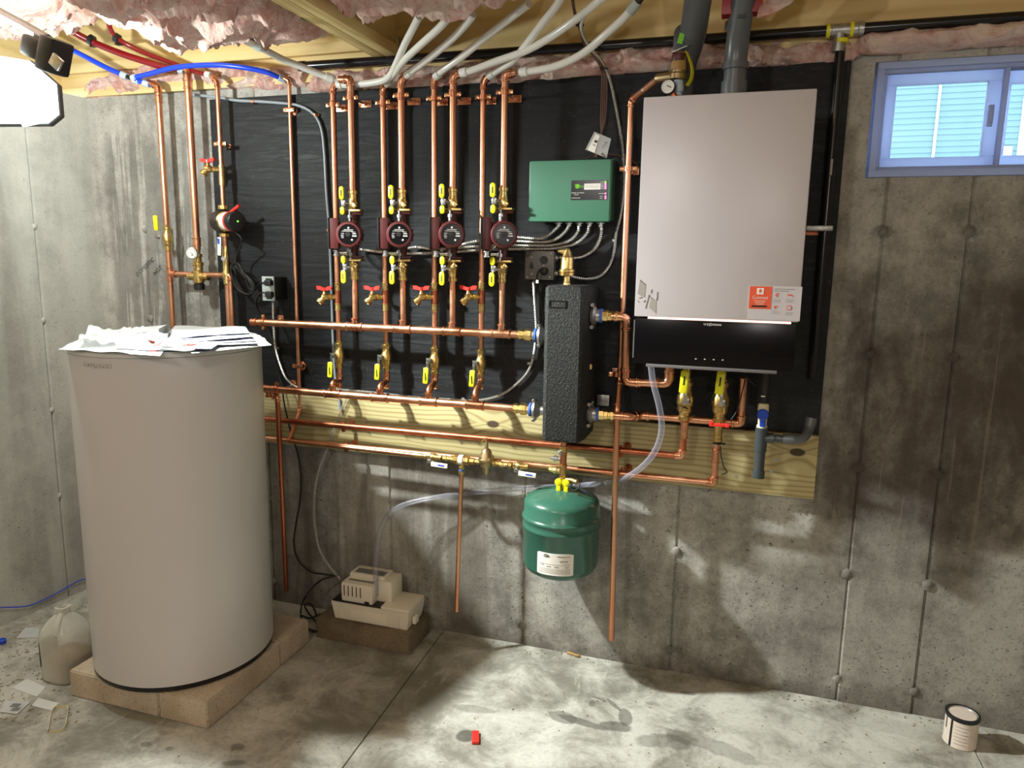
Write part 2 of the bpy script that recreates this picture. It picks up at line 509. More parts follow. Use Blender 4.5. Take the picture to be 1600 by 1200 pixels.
MT = dict(
    copper=copper_mat('copper', (232, 174, 140), (206, 138, 104), 0.29),
    copper_dark=copper_mat('old_copper', (196, 120, 88), (150, 84, 62), 0.32),
    fitting=copper_mat('copper_fitting', (240, 178, 142), (196, 122, 88), 0.22),
    brass=copper_mat('brass', (232, 206, 140), (206, 172, 104), 0.25),
    bronze=copper_mat('bronze', (190, 168, 130), (150, 128, 92), 0.35),
    steel=plain('bright_steel', (200, 200, 200), 0.28, 1.0, 0.2, 60),
    zinc=plain('zinc_casting', (190, 190, 188), 0.4, 0.9, 0.25, 80),
    board=board_mat(), wall=concrete_mat('wall_concrete', 'back'), wall_l=concrete_mat('side_wall_concrete', 'left'),
    floor=floor_mat(),
    beam=wood_mat('treated_pine', (190, 176, 128), (148, 124, 78), 'x', ((V(770, 663, -0.04).x + 0.9, V(770, 663, -0.04).z - 0.76), (V(1246, 707, -0.04).x + 0.9, V(1246, 707, -0.04).z - 0.76)), 1.1),
    pine=wood_mat('pine', (230, 204, 146), (216, 186, 124), 'x', (), 0.30),
    pine_y=wood_mat('pine_blocking', (230, 206, 146), (204, 172, 106), 'y', (), 0.5),
    pink=insulation_mat(), foam=foam_mat(),
    enamel=plain('white_enamel', (206, 202, 203), 0.30, 0, 0.02, 3),
    boiler=plain('boiler_enamel', (198, 190, 194), 0.33, 0, 0.02, 3),
    lid=plain('white_plastic_lid', (212, 210, 206), 0.4),
    blackgloss=Mat('black_gloss', srgb(10, 9, 12), 0.22, **{'Specular_IOR_Level': 0.25}).m,
    black=plain('black_plastic', (24, 24, 26), 0.42),
    blackpipe=plain('black_iron_pipe', (20, 20, 24), 0.22, 0, 0.1),
    rubber=plain('black_rubber', (16, 16, 17), 0.5),
    greybar=plain('grey_metal_trim', (120, 118, 120), 0.4, 0.3),
    green=plain('green_hammer_enamel', (54, 100, 84), 0.24, 0, 0.06, 12, 0.08, 60),
    box=plain('green_cover', (74, 128, 104), 0.42, 0, 0.03, 4),
    box_side=plain('green_case_side', (44, 84, 58), 0.45),
    label=plain('white_label', (236, 232, 224), 0.5),
    ink=plain('black_ink', (24, 24, 26), 0.5),
    greyink=plain('grey_ink', (120, 118, 114), 0.5),
    faint=plain('faint_print', (168, 162, 156), 0.5),
    orange=plain('orange_print', (226, 84, 48), 0.45),
    red=plain('red_plastic', (232, 50, 42), 0.35),
    redmetal=plain('red_hanger_paint', (150, 26, 32), 0.4),
    yellow=plain('yellow_vinyl', (240, 232, 28), 0.38),
    blueplastic=plain('blue_plastic', (30, 70, 190), 0.4),
    bluegasket=plain('blue_gasket', (70, 104, 190), 0.5),
    maroon=plain('maroon_cast_paint', (84, 28, 29), 0.42, 0, 0.15, 30, 0.1, 120),
    pex=clear_mat('white_pex', (232, 228, 220), 0.93),
    pexred=plain('red_pex', (124, 16, 22), 0.28),
    pexblue=plain('blue_pex', (28, 70, 226), 0.28),
    palering=plain('pale_crimp_ring', (188, 206, 226), 0.4),
    whitering=plain('white_crimp_ring', (226, 224, 216), 0.4),
    tube=clear_mat('clear_vinyl', (164, 162, 176), 0.22),
    thintube=clear_mat('thin_clear_vinyl', (190, 188, 180), 0.30),
    greytube=plain('grey_vinyl', (146, 154, 162), 0.3),
    bx=plain('steel_armour', (206, 204, 198), 0.32, 0.85),
    pvc=plain('grey_pvc', (98, 102, 106), 0.3, 0, 0.05, 8),
    darkpvc=plain('dark_grey_pvc', (62, 68, 72), 0.28),
    cream=plain('cream_plastic', (222, 212, 176), 0.45),
    whiteplastic=plain('off_white_plastic', (232, 222, 204), 0.38, 0, 0.04, 9),
    cmu=cmu_mat('grey_block', (186, 168, 146), (206, 190, 170)),
    cmudark=cmu_mat('dark_block', (104, 90, 70), (132, 116, 94)),  # browner, darker tone than the blocks under the tank
    greybox=plain('grey_steel_box', (112, 108, 102), 0.45, 0.3, 0.15, 50),
    outletgrey=plain('light_grey_plate', (176, 184, 180), 0.45),
    paper=plain('white_paper', (196, 199, 200), 0.8, 0, 0.05, 12),
    paperblue=plain('bluish_paper', (168, 170, 196), 0.8),
    bag=clear_mat('clear_bag', (240, 240, 240), 0.35),
    jug=clear_mat('translucent_jug', (226, 224, 212), 0.38),
    liquid=plain('tan_liquid', (150, 128, 92), 0.3),
    vinyl=vinyl_mat(),
    glass=glass_mat(),
    siding=plain('pale_blue_siding', (112, 132, 130), 0.7, 0, 0.04, 3),
    whitetrim=plain('white_trim', (240, 240, 238), 0.5),
    straw=plain('pale_straw', (168, 152, 118), 0.8, 0, 0.3, 9),
    tan=plain('tan_glove', (176, 140, 86), 0.7, 0, 0.2, 30),
    lens=emit_mat('lit_led_lens', (246, 255, 250), 3.2),
    lightbar=emit_mat('glowing_light_bar', (255, 206, 192), 1.6),
    greenled=emit_mat('green_led', (120, 220, 60), 1.5),
    pinkled=emit_mat('pink_led', (255, 120, 190), 1.2),
    lime=plain('lime_print', (120, 200, 40), 0.5),
    canwhite=plain('can_label', (222, 206, 192), 0.5, 0, 0.08, 30),
    wirebrown=plain('brown_wire', (96, 62, 48), 0.5),
    mark=plain('marker_ink', (52, 54, 50), 0.7),
)


# ------------------------------------------------------------------ mesh helpers
class MB:
    def __init__(s):
        s.v = []
        s.f = []

    def add(s, vs, fs):
        o = len(s.v)
        s.v += [Vector(p) for p in vs]
        s.f += [tuple(i + o for i in q) for q in fs]
        return s

    def box(s, c, size, rot=None, bev=0.0):
        bm = bmesh.new()
        bmesh.ops.create_cube(bm, size=1.0)
        bmesh.ops.scale(bm, vec=size, verts=bm.verts)
        if bev > 0:
            bmesh.ops.bevel(bm, geom=list(bm.edges), offset=min(bev, min(size) * 0.45), segments=2, profile=0.6, affect='EDGES')
        if rot is not None:
            bmesh.ops.rotate(bm, verts=bm.verts, matrix=rot.to_3x3())
        bmesh.ops.translate(bm, verts=bm.verts, vec=Vector(c))
        bm.verts.index_update()
        s.add([v.co.copy() for v in bm.verts], [tuple(v.index for v in f.verts) for f in bm.faces])
        bm.free()
        return s

    def b2(s, lo, hi, bev=0.0):
        lo, hi = Vector(lo), Vector(hi)
        return s.box((lo + hi) / 2, hi - lo, None, bev)

    def lathe(s, org, axis, prof, seg=20, caps=True):
        org, axis = Vector(org), Vector(axis).normalized()
        ref = Vector((0, 0, 1)) if abs(axis.z) < 0.9 else Vector((1, 0, 0))
        a = axis.cross(ref).normalized()
        b = axis.cross(a).normalized()
        vs, fs = [], []
        for (t, r) in prof:
            for k in range(seg):
                an = 2 * PI * k / seg
                vs.append(org + axis * t + (a * math.cos(an) + b * math.sin(an)) * r)
        n = len(prof)
        for i in range(n - 1):
            for k in range(seg):
                k2 = (k + 1) % seg
                fs.append((i * seg + k, i * seg + k2, (i + 1) * seg + k2, (i + 1) * seg + k))
        if caps:
            fs.append(tuple(range(seg))[::-1])
            fs.append(tuple((n - 1) * seg + k for k in range(seg)))
        return s.add(vs, fs)

    def cyl(s, p, q, r, seg=16):
        p, q = Vector(p), Vector(q)
        return s.lathe(p, q - p, [(0, r), ((q - p).length, r)], seg)

    def tube(s, pts, r, seg=12, radii=None):
        pts = [Vector(p) for p in pts]
        n = len(pts)
        tans = []
        for i in range(n):
            t = (pts[min(i + 1, n - 1)] - pts[max(i - 1, 0)])
            tans.append(t.normalized() if t.length > 1e-9 else Vector((0, 0, 1)))
        ref = Vector((0, 1, 0)) if abs(tans[0].y) < 0.9 else Vector((1, 0, 0))
        a = tans[0].cross(ref).normalized()
        vs, fs = [], []
        for i in range(n):
            t = tans[i]
            a = (a - t * a.dot(t)).normalized()
            b = t.cross(a)
            rr = radii[i] if radii else r
            for k in range(seg):
                an = 2 * PI * k / seg
                vs.append(pts[i] + (a * math.cos(an) + b * math.sin(an)) * rr)
        for i in range(n - 1):
            for k in range(seg):
                k2 = (k + 1) % seg
                fs.append((i * seg + k, i * seg + k2, (i + 1) * seg + k2, (i + 1) * seg + k))
        fs.append(tuple(range(seg))[::-1])
        fs.append(tuple((n - 1) * seg + k for k in range(seg)))
        return s.add(vs, fs)

    def prism(s, poly, axis_vec):
        """extrude a planar polygon (3D points) along a vector"""
        n = len(poly)
        a = [Vector(p) for p in poly]
        b = [p + Vector(axis_vec) for p in a]
        return s.add(a + b, [tuple(range(n))[::-1], tuple(range(n, 2 * n))] + [(i, (i + 1) % n, (i + 1) % n + n, i + n) for i in range(n)])

    def grid(s, fn, nu, nv):
        vs = [fn(i / (nu - 1), j / (nv - 1)) for j in range(nv) for i in range(nu)]
        fs = [(j * nu + i, j * nu + i + 1, (j + 1) * nu + i + 1, (j + 1) * nu + i) for j in range(nv - 1) for i in range(nu - 1)]
        return s.add(vs, fs)


def pill(c, w, h, th, ang=0.0, n=8, squash=1.0):
    """flat lever grip: rounded outline in the xz plane, thickness along y, softened edge"""
    mb = MB()
    rings_ = []
    for (dy, k) in ((0.0, 0.86), (0.15, 1.0), (0.85, 1.0), (1.0, 0.86)):
        r = w / 2 * k
        hh = h / 2 - w / 2 * (2 - k) + (w / 2) * (1 - k) * 0 
        hh = max(hh, 0.0)
        ring_ = []
        for s_ in (1, -1):
            for j in range(n + 1):
                a = PI * j / n
                x, z = r * math.cos(a) * s_, s_ * (hh + r * math.sin(a) * squash)
                ring_.append(Vector((c[0] + x * math.cos(ang) + z * math.sin(ang), c[1] + th / 2 - th * dy, c[2] - x * math.sin(ang) + z * math.cos(ang))))
        rings_.append(ring_)
    m_ = len(rings_[0])
    vs = [p for q in rings_ for p in q]
    fs = []
    for i in range(3):
        for k in range(m_):
            k2 = (k + 1) % m_
            fs.append((i * m_ + k, i * m_ + k2, (i + 1) * m_ + k2, (i + 1) * m_ + k))
    fs += [tuple(range(m_))[::-1], tuple(3 * m_ + k for k in range(m_))]
    return mb.add(vs, fs)


def fillet(pts, rad, n=6):
    pts = [Vector(p) for p in pts]
    out = [pts[0]]
    for i in range(1, len(pts) - 1):
        a, b, c = pts[i - 1], pts[i], pts[i + 1]
        d1, d2 = (a - b), (c - b)
        k = min(rad, d1.length * 0.45, d2.length * 0.45)
        p, q = b + d1.normalized() * k, b + d2.normalized() * k
        for j in range(n + 1):
            t = j / n
            out.append((1 - t) ** 2 * p + 2 * t * (1 - t) * b + t * t * q)
    out.append(pts[-1])
    return out


def spline(pts, step=0.012):
    pts = [Vector(p) for p in pts]
    P = [pts[0] * 2 - pts[1]] + pts + [pts[-1] * 2 - pts[-2]]
    out = []
    for i in range(1, len(P) - 2):
        a, b, c, d = P[i - 1], P[i], P[i + 1], P[i + 2]
        n = max(2, int((c - b).length / step))
        for j in range(n):
            t = j / n
            out.append(0.5 * ((2 * b) + (c - a) * t + (2 * a - 5 * b + 4 * c - d) * t * t + (3 * b - a - 3 * c + d) * t ** 3))
    out.append(pts[-1])
    return out


def finish(me, smooth):
    bm = bmesh.new()
    bm.from_mesh(me)
    bmesh.ops.recalc_face_normals(bm, faces=bm.faces)
    bm.to_mesh(me)
    bm.free()
    if smooth:
        me.polygons.foreach_set('use_smooth', [True] * len(me.polygons))
        try:
            me.set_sharp_from_angle(angle=math.radians(smooth))
        except Exception:
            pass


def base_of(parent):
    p = Vector((0, 0, 0))
    while parent is not None:
        p += Vector(parent.location)
        parent = parent.parent
    return p


def part(name, mb, mat, parent=None, smooth=38, label=None, local=False, kind=None):
    """one mesh object; world coordinates unless local (then relative to the parent)"""
    me = bpy.data.meshes.new(name)
    off = Vector((0, 0, 0)) if (parent is None or local) else base_of(parent)
    me.from_pydata([tuple(v - off) for v in mb.v], [], mb.f)
    finish(me, smooth)
    me.materials.append(MT[mat] if isinstance(mat, str) else mat)
    o = bpy.data.objects.new(name, me)
    COL.objects.link(o)
    if parent is not None:
        o.parent = parent
    if label:
        o['label'] = label
    if kind:
        o['kind'] = kind
    return o


def thing(name, label, cat, loc=(0, 0, 0), group=None, rz=0.0):
    o = bpy.data.objects.new(name, None)
    COL.objects.link(o)
    o.empty_display_size = 0.02
    o.location = loc
    o.rotation_euler = (0, 0, rz)
    o['label'] = label
    o['category'] = cat
    if group:
        o['group'] = group
    return o


def tag(o, label, cat, group=None):
    o['label'] = label
    o['category'] = cat
    if group:
        o['group'] = group
    return o


def struct(name, mb, mat, smooth=0, label=None):
    o = part(name, mb, mat, None, smooth)
    o['kind'] = 'structure'
    if label:
        o['label'] = label
    return o


def dup(root, loc, label, group=None, rz=None):
    r = root.copy()
    COL.objects.link(r)
    r.location = loc
    if rz is not None:
        r.rotation_euler = (0, 0, rz)
    r['label'] = label
    if group:
        r['group'] = group
    for ch in list(root.children):
        c = ch.copy()
        COL.objects.link(c)
        c.parent = r
        for g in list(ch.children):
            d = g.copy()
            COL.objects.link(d)
            d.parent = c
    return r


_font_cache = {}


def text(body, size, origin, right, up, mat, parent, name='lettering', depth=0.0006, align='CENTER', bend=None, shear=0.0):
    """real extruded lettering; origin = anchor point, right/up = directions (world)"""
    cu = bpy.data.curves.new('lettering', 'FONT')
    cu.body = body
    cu.size = size
    cu.extrude = depth
    cu.align_x = align
    cu.align_y = 'CENTER'
    cu.resolution_u = 2
    cu.shear = shear
    tmp = bpy.data.objects.new('lettering_source', cu)
    COL.objects.link(tmp)
    dg = bpy.context.evaluated_depsgraph_get()
    me0 = bpy.data.meshes.new_from_object(tmp.evaluated_get(dg))
    r, u = Vector(right).normalized(), Vector(up).normalized()
    n = r.cross(u)
    mb = MB()
    if bend is None:
        vs = [Vector(origin) + r * v.co.x + u * v.co.y + n * v.co.z for v in me0.vertices]
    else:
        c, rad, a0 = bend      # wrapped round a vertical cylinder
        vs = []
        for v in me0.vertices:
            a = a0 + v.co.x / rad
            vs.append(Vector((c[0] + (rad + v.co.z) * math.cos(a), c[1] + (rad + v.co.z) * math.sin(a), origin[2] + v.co.y)))
    mb.add(vs, [tuple(p.vertices) for p in me0.polygons])
    bpy.data.objects.remove(tmp)
    bpy.data.meshes.remove(me0)
    bpy.data.curves.remove(cu)
    return part(name, mb, mat, parent, 0)


ORD = ['leftmost', 'second from left', 'third from left', 'rightmost']
ZH_U, ZH_L, YH = 1.291, 1.017, -0.135      # upper and lower header axes

# ------------------------------------------------------------------ structure
SEAMS = [-2.56, -1.96, -1.366, -0.772, -0.178, 0.416, 0.66, 1.26]
WX0, WX1, WZ0, WZ1 = 0.349, 1.16, 1.836, 2.188       # window opening
WTOP = 2.235


def wall_grid():
    xs = [-3.3, -2.9]
    for sx in SEAMS:
        xs += [sx - 0.006, sx + 0.006]
    xs += [WX0, WX1, 2.4, 3.2]
    xs = sorted(xs)
    zs = [-0.02, 0.5, 1.0, 1.5, WZ0, WZ1, WTOP]
    mb = MB()

    def dep(x, z):          # each form panel sits a few millimetres differently
        k = sum(1 for sx in SEAMS if x > sx)
        return [0.0, 0.004, 0.001, 0.004, 0.001, 0.005, 0.001, 0.004, 0.001][k]
    for i in range(len(xs) - 1):
        for j in range(len(zs) - 1):
            xa, xb, za, zb = xs[i], xs[i + 1], zs[j], zs[j + 1]
            if xa >= WX0 - 1e-6 and xb <= WX1 + 1e-6 and za >= WZ0 - 1e-6 and zb <= WZ1 + 1e-6:
                continue
            y0, y1 = dep(xa + 1e-4, 0), dep(xb - 1e-4, 0)
            if xb - xa < 0.013:
                xm = (xa + xb) / 2
                ya, yb = dep(xa, 0), dep(xb, 0)
                mb.add([(xa, ya, za), (xm, 0.010, za), (xm, 0.010, zb), (xa, ya, zb)], [(0, 1, 2, 3)])
                mb.add([(xm, 0.010, za), (xb, yb, za), (xb, yb, zb), (xm, 0.010, zb)], [(0, 1, 2, 3)])
            else:
                mb.add([(xa, y0, za), (xb, y1, za), (xb, y1, zb), (xa, y0, zb)], [(0, 1, 2, 3)])
    # reveal of the window opening, wall top and back
    for a, b in (((WX0, WZ0), (WX1, WZ0)), ((WX1, WZ0), (WX1, WZ1)), ((WX1, WZ1), (WX0, WZ1)), ((WX0, WZ1), (WX0, WZ0))):
        mb.add([(a[0], 0, a[1]), (b[0], 0, b[1]), (b[0], 0.24, b[1]), (a[0], 0.24, a[1])], [(0, 1, 2, 3)])
    mb.add([(-3.3, 0, WTOP), (3.2, 0, WTOP), (3.2, 0.24, WTOP), (-3.3, 0.24, WTOP)], [(0, 1, 2, 3)])
    for (xa, xb, za, zb) in ((-3.3, WX0, -0.02, WTOP), (WX1, 3.2, -0.02, WTOP), (WX0, WX1, -0.02, WZ0), (WX0, WX1, WZ1, WTOP)):
        mb.add([(xa, 0.24, za), (xb, 0.24, za), (xb, 0.24, zb), (xa, 0.24, zb)], [(0, 1, 2, 3)])
    return mb


wall_back = struct('wall_back', wall_grid(), 'wall', label='poured concrete basement wall with form seams behind the pipework')
# snapped form ties and plaster dabs along the seams
for sx in SEAMS:
    for z in (1.666, 1.270, 0.876, 0.485, 0.088):
        if -2.17 < sx < 0.28 and z > 0.76:
            continue
        mb = MB()
        r = random.uniform(0.013, 0.02)
        pr = [(0, r * 1.15), (0.003, r), (0.007, r * 0.6), (0.009, r * 0.2)]
        mb.lathe((sx + random.uniform(-0.006, 0.006), 0.004, z), (0, -1, 0), pr, 9)
        mb.v = [v + Vector((noise.noise(v * 90) * 0.006, 0, noise.noise(v * 90 + Vector((5, 5, 5))) * 0.006)) for v in mb.v]
        part('tie_stub', mb, 'wall', wall_back, 60)

LX = lambda y: -2.828 + 0.12 * y           # left wall plane (y is negative towards the room)
mb = MB()
ls = [0.03, -0.275, -0.287, -0.88, -0.892, -1.5, -1.512, -2.2, -6.9]
for i in range(len(ls) - 1):
    a, b = ls[i], ls[i + 1]
    da = 0.007 if 0.005 < a - b < 0.02 else 0.0
    if da:
        m_ = (a + b) / 2
        mb.add([(LX(a), a, -0.02), (LX(m_) - 0.016, m_, -0.02), (LX(m_) - 0.016, m_, WTOP), (LX(a), a, WTOP)], [(0, 1, 2, 3)])
        mb.add([(LX(m_) - 0.016, m_, -0.02), (LX(b), b, -0.02), (LX(b), b, WTOP), (LX(m_) - 0.016, m_, WTOP)], [(0, 1, 2, 3)])
    else:
        mb.add([(LX(a), a, -0.02), (LX(b), b, -0.02), (LX(b), b, WTOP), (LX(a), a, WTOP)], [(0, 1, 2, 3)])
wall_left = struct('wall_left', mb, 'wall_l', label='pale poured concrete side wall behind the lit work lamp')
for yy in (-0.281, -0.886):
    for z in (1.666, 1.270, 0.876, 0.485):
        mb = MB()
        mb.lathe((LX(yy) - 0.004, yy, z), (1, 0, 0), [(0, 0.014), (0.005, 0.011), (0.008, 0.004)], 9)
        part('tie_stub', mb, 'wall_l', wall_left, 60)
struct('wall_right', MB().b2((3.0, -6.9, -0.02), (3.2, 0.0, 2.7)), 'wall_l')
struct('wall_front', MB().b2((-3.9, -7.1, -0.02), (3.2, -6.9, 2.7)), 'wall_l')
struct('trim_3', MB().b2((-4.0, -6.9, WTOP), (-3.0, 0.3, 2.7)), 'pine')

# floor slab with two sawn control joints
J1 = (G(690, 990), G(535, 1200))
J2 = (G(1510, 1146), G(1572, 1200))


def jx(J, y):
    a, b = J
    return a.x + (b.x - a.x) * (y - a.y) / (b.y - a.y)


mb = MB()
ya, yb = 0.02, -7.0
for (xl, xr) in ((lambda y: -4.0, lambda y: jx(J1, y) - 0.003), (lambda y: jx(J1, y) + 0.003, lambda y: jx((J2[0], J2[0] + Vector((0.02, -1, 0))), y) - 0.003),
                 (lambda y: jx((J2[0], J2[0] + Vector((0.02, -1, 0))), y) + 0.003, lambda y: 3.2)):
    mb.add([(xl(ya), ya, 0), (xr(ya), ya, 0), (xr(yb), yb, 0), (xl(yb), yb, 0)], [(0, 1, 2, 3)])
for J in (J1, (J2[0], J2[0] + Vector((0.02, -1, 0)))):
    xa, xb = jx(J, ya), jx(J, yb)
    mb.add([(xa - 0.003, ya, 0), (xa, ya, -0.012), (xb, yb, -0.012), (xb - 0.003, yb, 0)], [(0, 1, 2, 3)])
    mb.add([(xa, ya, -0.012), (xa + 0.003, ya, 0), (xb + 0.003, yb, 0), (xb, yb, -0.012)], [(0, 1, 2, 3)])
struct('floor', mb, 'floor', label='stained concrete floor slab with sawn joints')

ceiling = struct('ceiling', MB().b2((-4.0, -7.0, 2.62), (3.2, 0.3, 2.64)), 'pine', label='timber subfloor above the batts')
sill = struct('trim_1', MB().b2((-3.2, -0.012, 2.238), (3.1, 0.14, 2.276)), 'pine', label='sill plate on top of the concrete wall')
rim = struct('trim_2', MB().b2((-3.2, 0.03, 2.276), (3.1, 0.07, 2.62)), 'pine', label='pale timber rim joist above the concrete wall')
part('upper_board', MB().b2((-3.2, -0.015, 2.452), (-1.43, 0.03, 2.60), 0.002), 'pine', rim)
part('ledger', MB().b2((-3.2, 0.004, 2.345), (-1.43, 0.03, 2.385), 0.002), 'pine', rim)

# blocking (an I-joist end running towards the camera) with its hangers
bl = thing('ceiling_joist', 'pale timber joist running out from the wall between two pink batts', 'joist', (-1.36, 0.0, 2.31))
bx0, bx1 = -1.385, -1.285
part('bottom_flange', MB().b2((bx0, -1.25, 2.300), (bx0 + 0.048, 0.028, 2.338), 0.002).b2((bx0 + 0.052, -1.25, 2.300), (bx1, 0.028, 2.338), 0.002), 'pine_y', bl)
part('web', MB().b2(((bx0 + bx1) / 2 - 0.006, -1.25, 2.338), ((bx0 + bx1) / 2 + 0.006, 0.028, 2.58)), 'pine_y', bl)
part('top_flange', MB().b2((bx0, -1.25, 2.58), (bx1, 0.028, 2.62), 0.002), 'pine_y', bl)
part('hanger', MB().b2((bx0 - 0.035, 0.0, 2.296), (bx0 - 0.002, 0.028, 2.35)).b2((bx0 - 0.002, -0.05, 2.294), (bx1 + 0.002, 0.028, 2.2985)).b2((bx1 + 0.001, -0.05, 2.294), (bx1 + 0.003, 0.028, 2.37)), 'steel', bl)
part('second_hanger', MB().b2((bx0 - 0.030, -0.52, 2.34), (bx0 + 0.03, -0.47, 2.343)).b2((bx0 - 0.004, -0.52, 2.296), (bx0 - 0.001, -0.47, 2.36)), 'steel', bl)

# ------------------------------------------------------------------ board and timber
board = part('backing_board', MB().b2((-2.163, -0.019, 0.983), (0.277, -0.001, 2.194), 0.002), 'board', None, 0)
tag(board, 'large black painted plywood board fixed to the concrete behind the pipes', 'board')
beam = thing('mounting_plank', 'pale knotty pine plank fixed along the bottom of the black board', 'plank', (-0.9, 0, 0.76))
part('plank', MB().b2((-2.2, -0.038, 0.757), (0.277, -0.001, 0.981), 0.003), 'beam', beam)
for (u, v) in ((720, 692), (1018, 702), (949, 725), (1213, 719), (1150, 745), (573, 660), (610, 664), (1205, 737)):
    p = V(u, v, -0.04)
    part('screw', MB().lathe((p.x, -0.037, p.z), (0, -1, 0), [(0, 0.006), (0.002, 0.006), (0.0025, 0.003)], 10), 'zinc', beam)

# ------------------------------------------------------------------ window and the house beyond
win = struct('window_1', MB(), 'vinyl')
bpy.data.objects.remove(win)
win = thing('window_1', 'white vinyl sliding basement window under the insulation', 'window', (WX0, 0, WZ0))
win['kind'] = 'structure'
del win['category']
yo0, yo1 = -0.004, 0.10
fw = 0.030


def ring(x0, x1, z0, z1, w, y0, y1, bev=0.002):
    mb = MB()
    mb.b2((x0, y0, z0), (x1, y1, z0 + w), bev)
    mb.b2((x0, y0, z1 - w), (x1, y1, z1), bev)
    mb.b2((x0, y0, z0 + w), (x0 + w, y1, z1 - w), bev)
    mb.b2((x1 - w, y0, z0 + w), (x1, y1, z1 - w), bev)
    return mb


part('frame', ring(WX0 + 0.008, WX1 - 0.002, WZ0 + 0.002, WZ1 - 0.002, 0.020, yo0, yo1), 'vinyl', win, 30)
part('inner_frame', ring(WX0 + 0.028, WX1 - 0.022, WZ0 + 0.022, WZ1 - 0.022, 0.012, 0.012, yo1), 'vinyl', win, 30)
xm = 0.71
s1 = part('sash', ring(WX0 + 0.036, xm + 0.002, WZ0 + 0.028, WZ1 - 0.030, 0.036, 0.030, 0.058, 0.004), 'vinyl', win, 30)
part('pane', MB().b2((WX0 + 0.070, 0.040, WZ0 + 0.060), (xm - 0.032, 0.046, WZ1 - 0.064)), 'glass', s1, 0)
part('latch', MB().b2((xm - 0.030, 0.018, 1.985), (xm - 0.014, 0.030, 2.050), 0.004).b2((xm - 0.026, 0.008, 1.995), (xm - 0.019, 0.020, 2.035), 0.003), 'vinyl', s1, 30)
s2 = part('sash', ring(xm - 0.004, WX1 - 0.03, WZ0 + 0.028, WZ1 - 0.030, 0.040, 0.062, 0.092, 0.004), 'vinyl', win, 30)
part('pane', MB().b2((xm + 0.034, 0.074, WZ0 + 0.064), (WX1 - 0.068, 0.080, WZ1 - 0.068)), 'glass', s2, 0)
part('meeting_rail', MB().b2((xm + 0.003, 0.016, WZ0 + 0.026), (xm + 0.016, 0.062, WZ1 - 0.028), 0.003), 'vinyl', win, 30)

HY = 13.5
xe = V(1593, 200, HY).x
house = thing('neighbour_house', 'pale blue clapboard house wall seen through the basement window', 'house', (xe - 3, HY, 1.6))
bd0 = None
for k in range(48):
    z = 2.2 + k * 0.108
    if bd0 is None:
        bd0 = part('siding_board', MB().prism([(xe - 4, HY, z), (xe - 4, HY - 0.022, z), (xe - 4, HY - 0.006, z + 0.118), (xe - 4, HY, z + 0.118)], (4.0, 0, 0)), 'siding', house, 0)
    else:
        o = bd0.copy()
        COL.objects.link(o)
        o.parent = house
        o.location = Vector(bd0.location) + Vector((0, 0, k * 0.108))
part('corner_trim', MB().b2((xe, HY - 0.04, 2.0), (xe + 0.3, HY, 7.4)), 'whitetrim', house)
part('wall', MB().b2((xe - 4, HY + 0.005, 1.7), (xe + 0.28, HY + 0.12, 7.4)), 'whitetrim', house)
pa, pb = V(1456, 255, HY - 0.03), V(1470, 130, HY - 0.03)
part('downspout', MB().b2(((pa.x + pb.x) / 2 - 0.022, HY - 0.055, 1.8), ((pa.x + pb.x) / 2 + 0.022, HY - 0.024, 7.2), 0.004), 'whitetrim', house)
p = V(1569, 243, HY - 0.05)
part('vent_hood', MB().b2((p.x - 0.11, HY - 0.09, p.z - 0.16), (p.x + 0.11, HY - 0.02, p.z + 0.16), 0.01), 'cream', house)
struct('ground', MB().b2((-6, 0.26, 1.45), (14, 18, 1.60)), 'whitetrim', label='pale ground outside the window')


# ------------------------------------------------------------------ insulation
def batt(name, label, fn, nu, nv, amp=0.03, scale=7.0, seed=0, group='pink fiberglass batts'):
    off = Vector((seed * 3.7, seed * 1.9, seed * 5.3))

    def f(a, b):
        p, n, w = fn(a, b)
        q = Vector((p.x * 0.75, p.y, p.z * 1.2)) * scale + off
        wq = Vector((noise.noise(q * 0.7), noise.noise(q * 0.7 + Vector((7, 3, 1))), noise.noise(q * 0.7 + Vector((2, 9, 5))))) * 1.3
        q2 = q * 0.62 + wq
        h = noise.fractal(q2, 0.8, 2.2, 5) * 0.85
        h += (1 - abs(noise.noise(q2 * 1.1 + Vector((1, 4, 9))))) ** 5 * 0.9 - 0.35
        h -= max(0.0, 0.16 - abs(noise.noise(q2 * 0.9 + Vector((6, 2, 2))))) * 3.2
        h += noise.noise(p * 55 + off) * 0.10 + noise.noise(p * 110 + off) * 0.06
        side = Vector((noise.noise(q + Vector((3, 7, 1))), noise.noise(q + Vector((8, 2, 6))), 0)) * amp * 0.8
        return p + n * (h * amp * w) + side * w
    mb = MB().grid(f, nu, nv)
    o = part(name, mb, 'pink', None, 60)
    tag(o, label, 'insulation', group)
    return o


def slab_fn(x0, x1, y0, y1, z, sag=0.05, edge=0.16):
    """a batt seen from below: bottom surface with rounded, rising edges"""
    def fn(a, b):
        xa = x0(b) if callable(x0) else x0
        xb = x1(b) if callable(x1) else x1
        x = xa + (xb - xa) * a
        ya_ = y0(a) if callable(y0) else y0
        y = ya_ + (y1 - ya_) * b
        ea = min(a, 1 - a) * (xb - xa)
        eb = b * abs(y1 - ya_)
        e = min(ea, eb)
        k = max(0.0, 1 - e / (edge * 0.55))
        up = 1 - math.sqrt(max(0.0, 1 - k * k))
        zz = z - sag * math.sin(PI * a) * 0.5 + up * edge
        return Vector((x, y, zz)), Vector((0, 0, -1)), 1.0 - 0.4 * k
    return fn


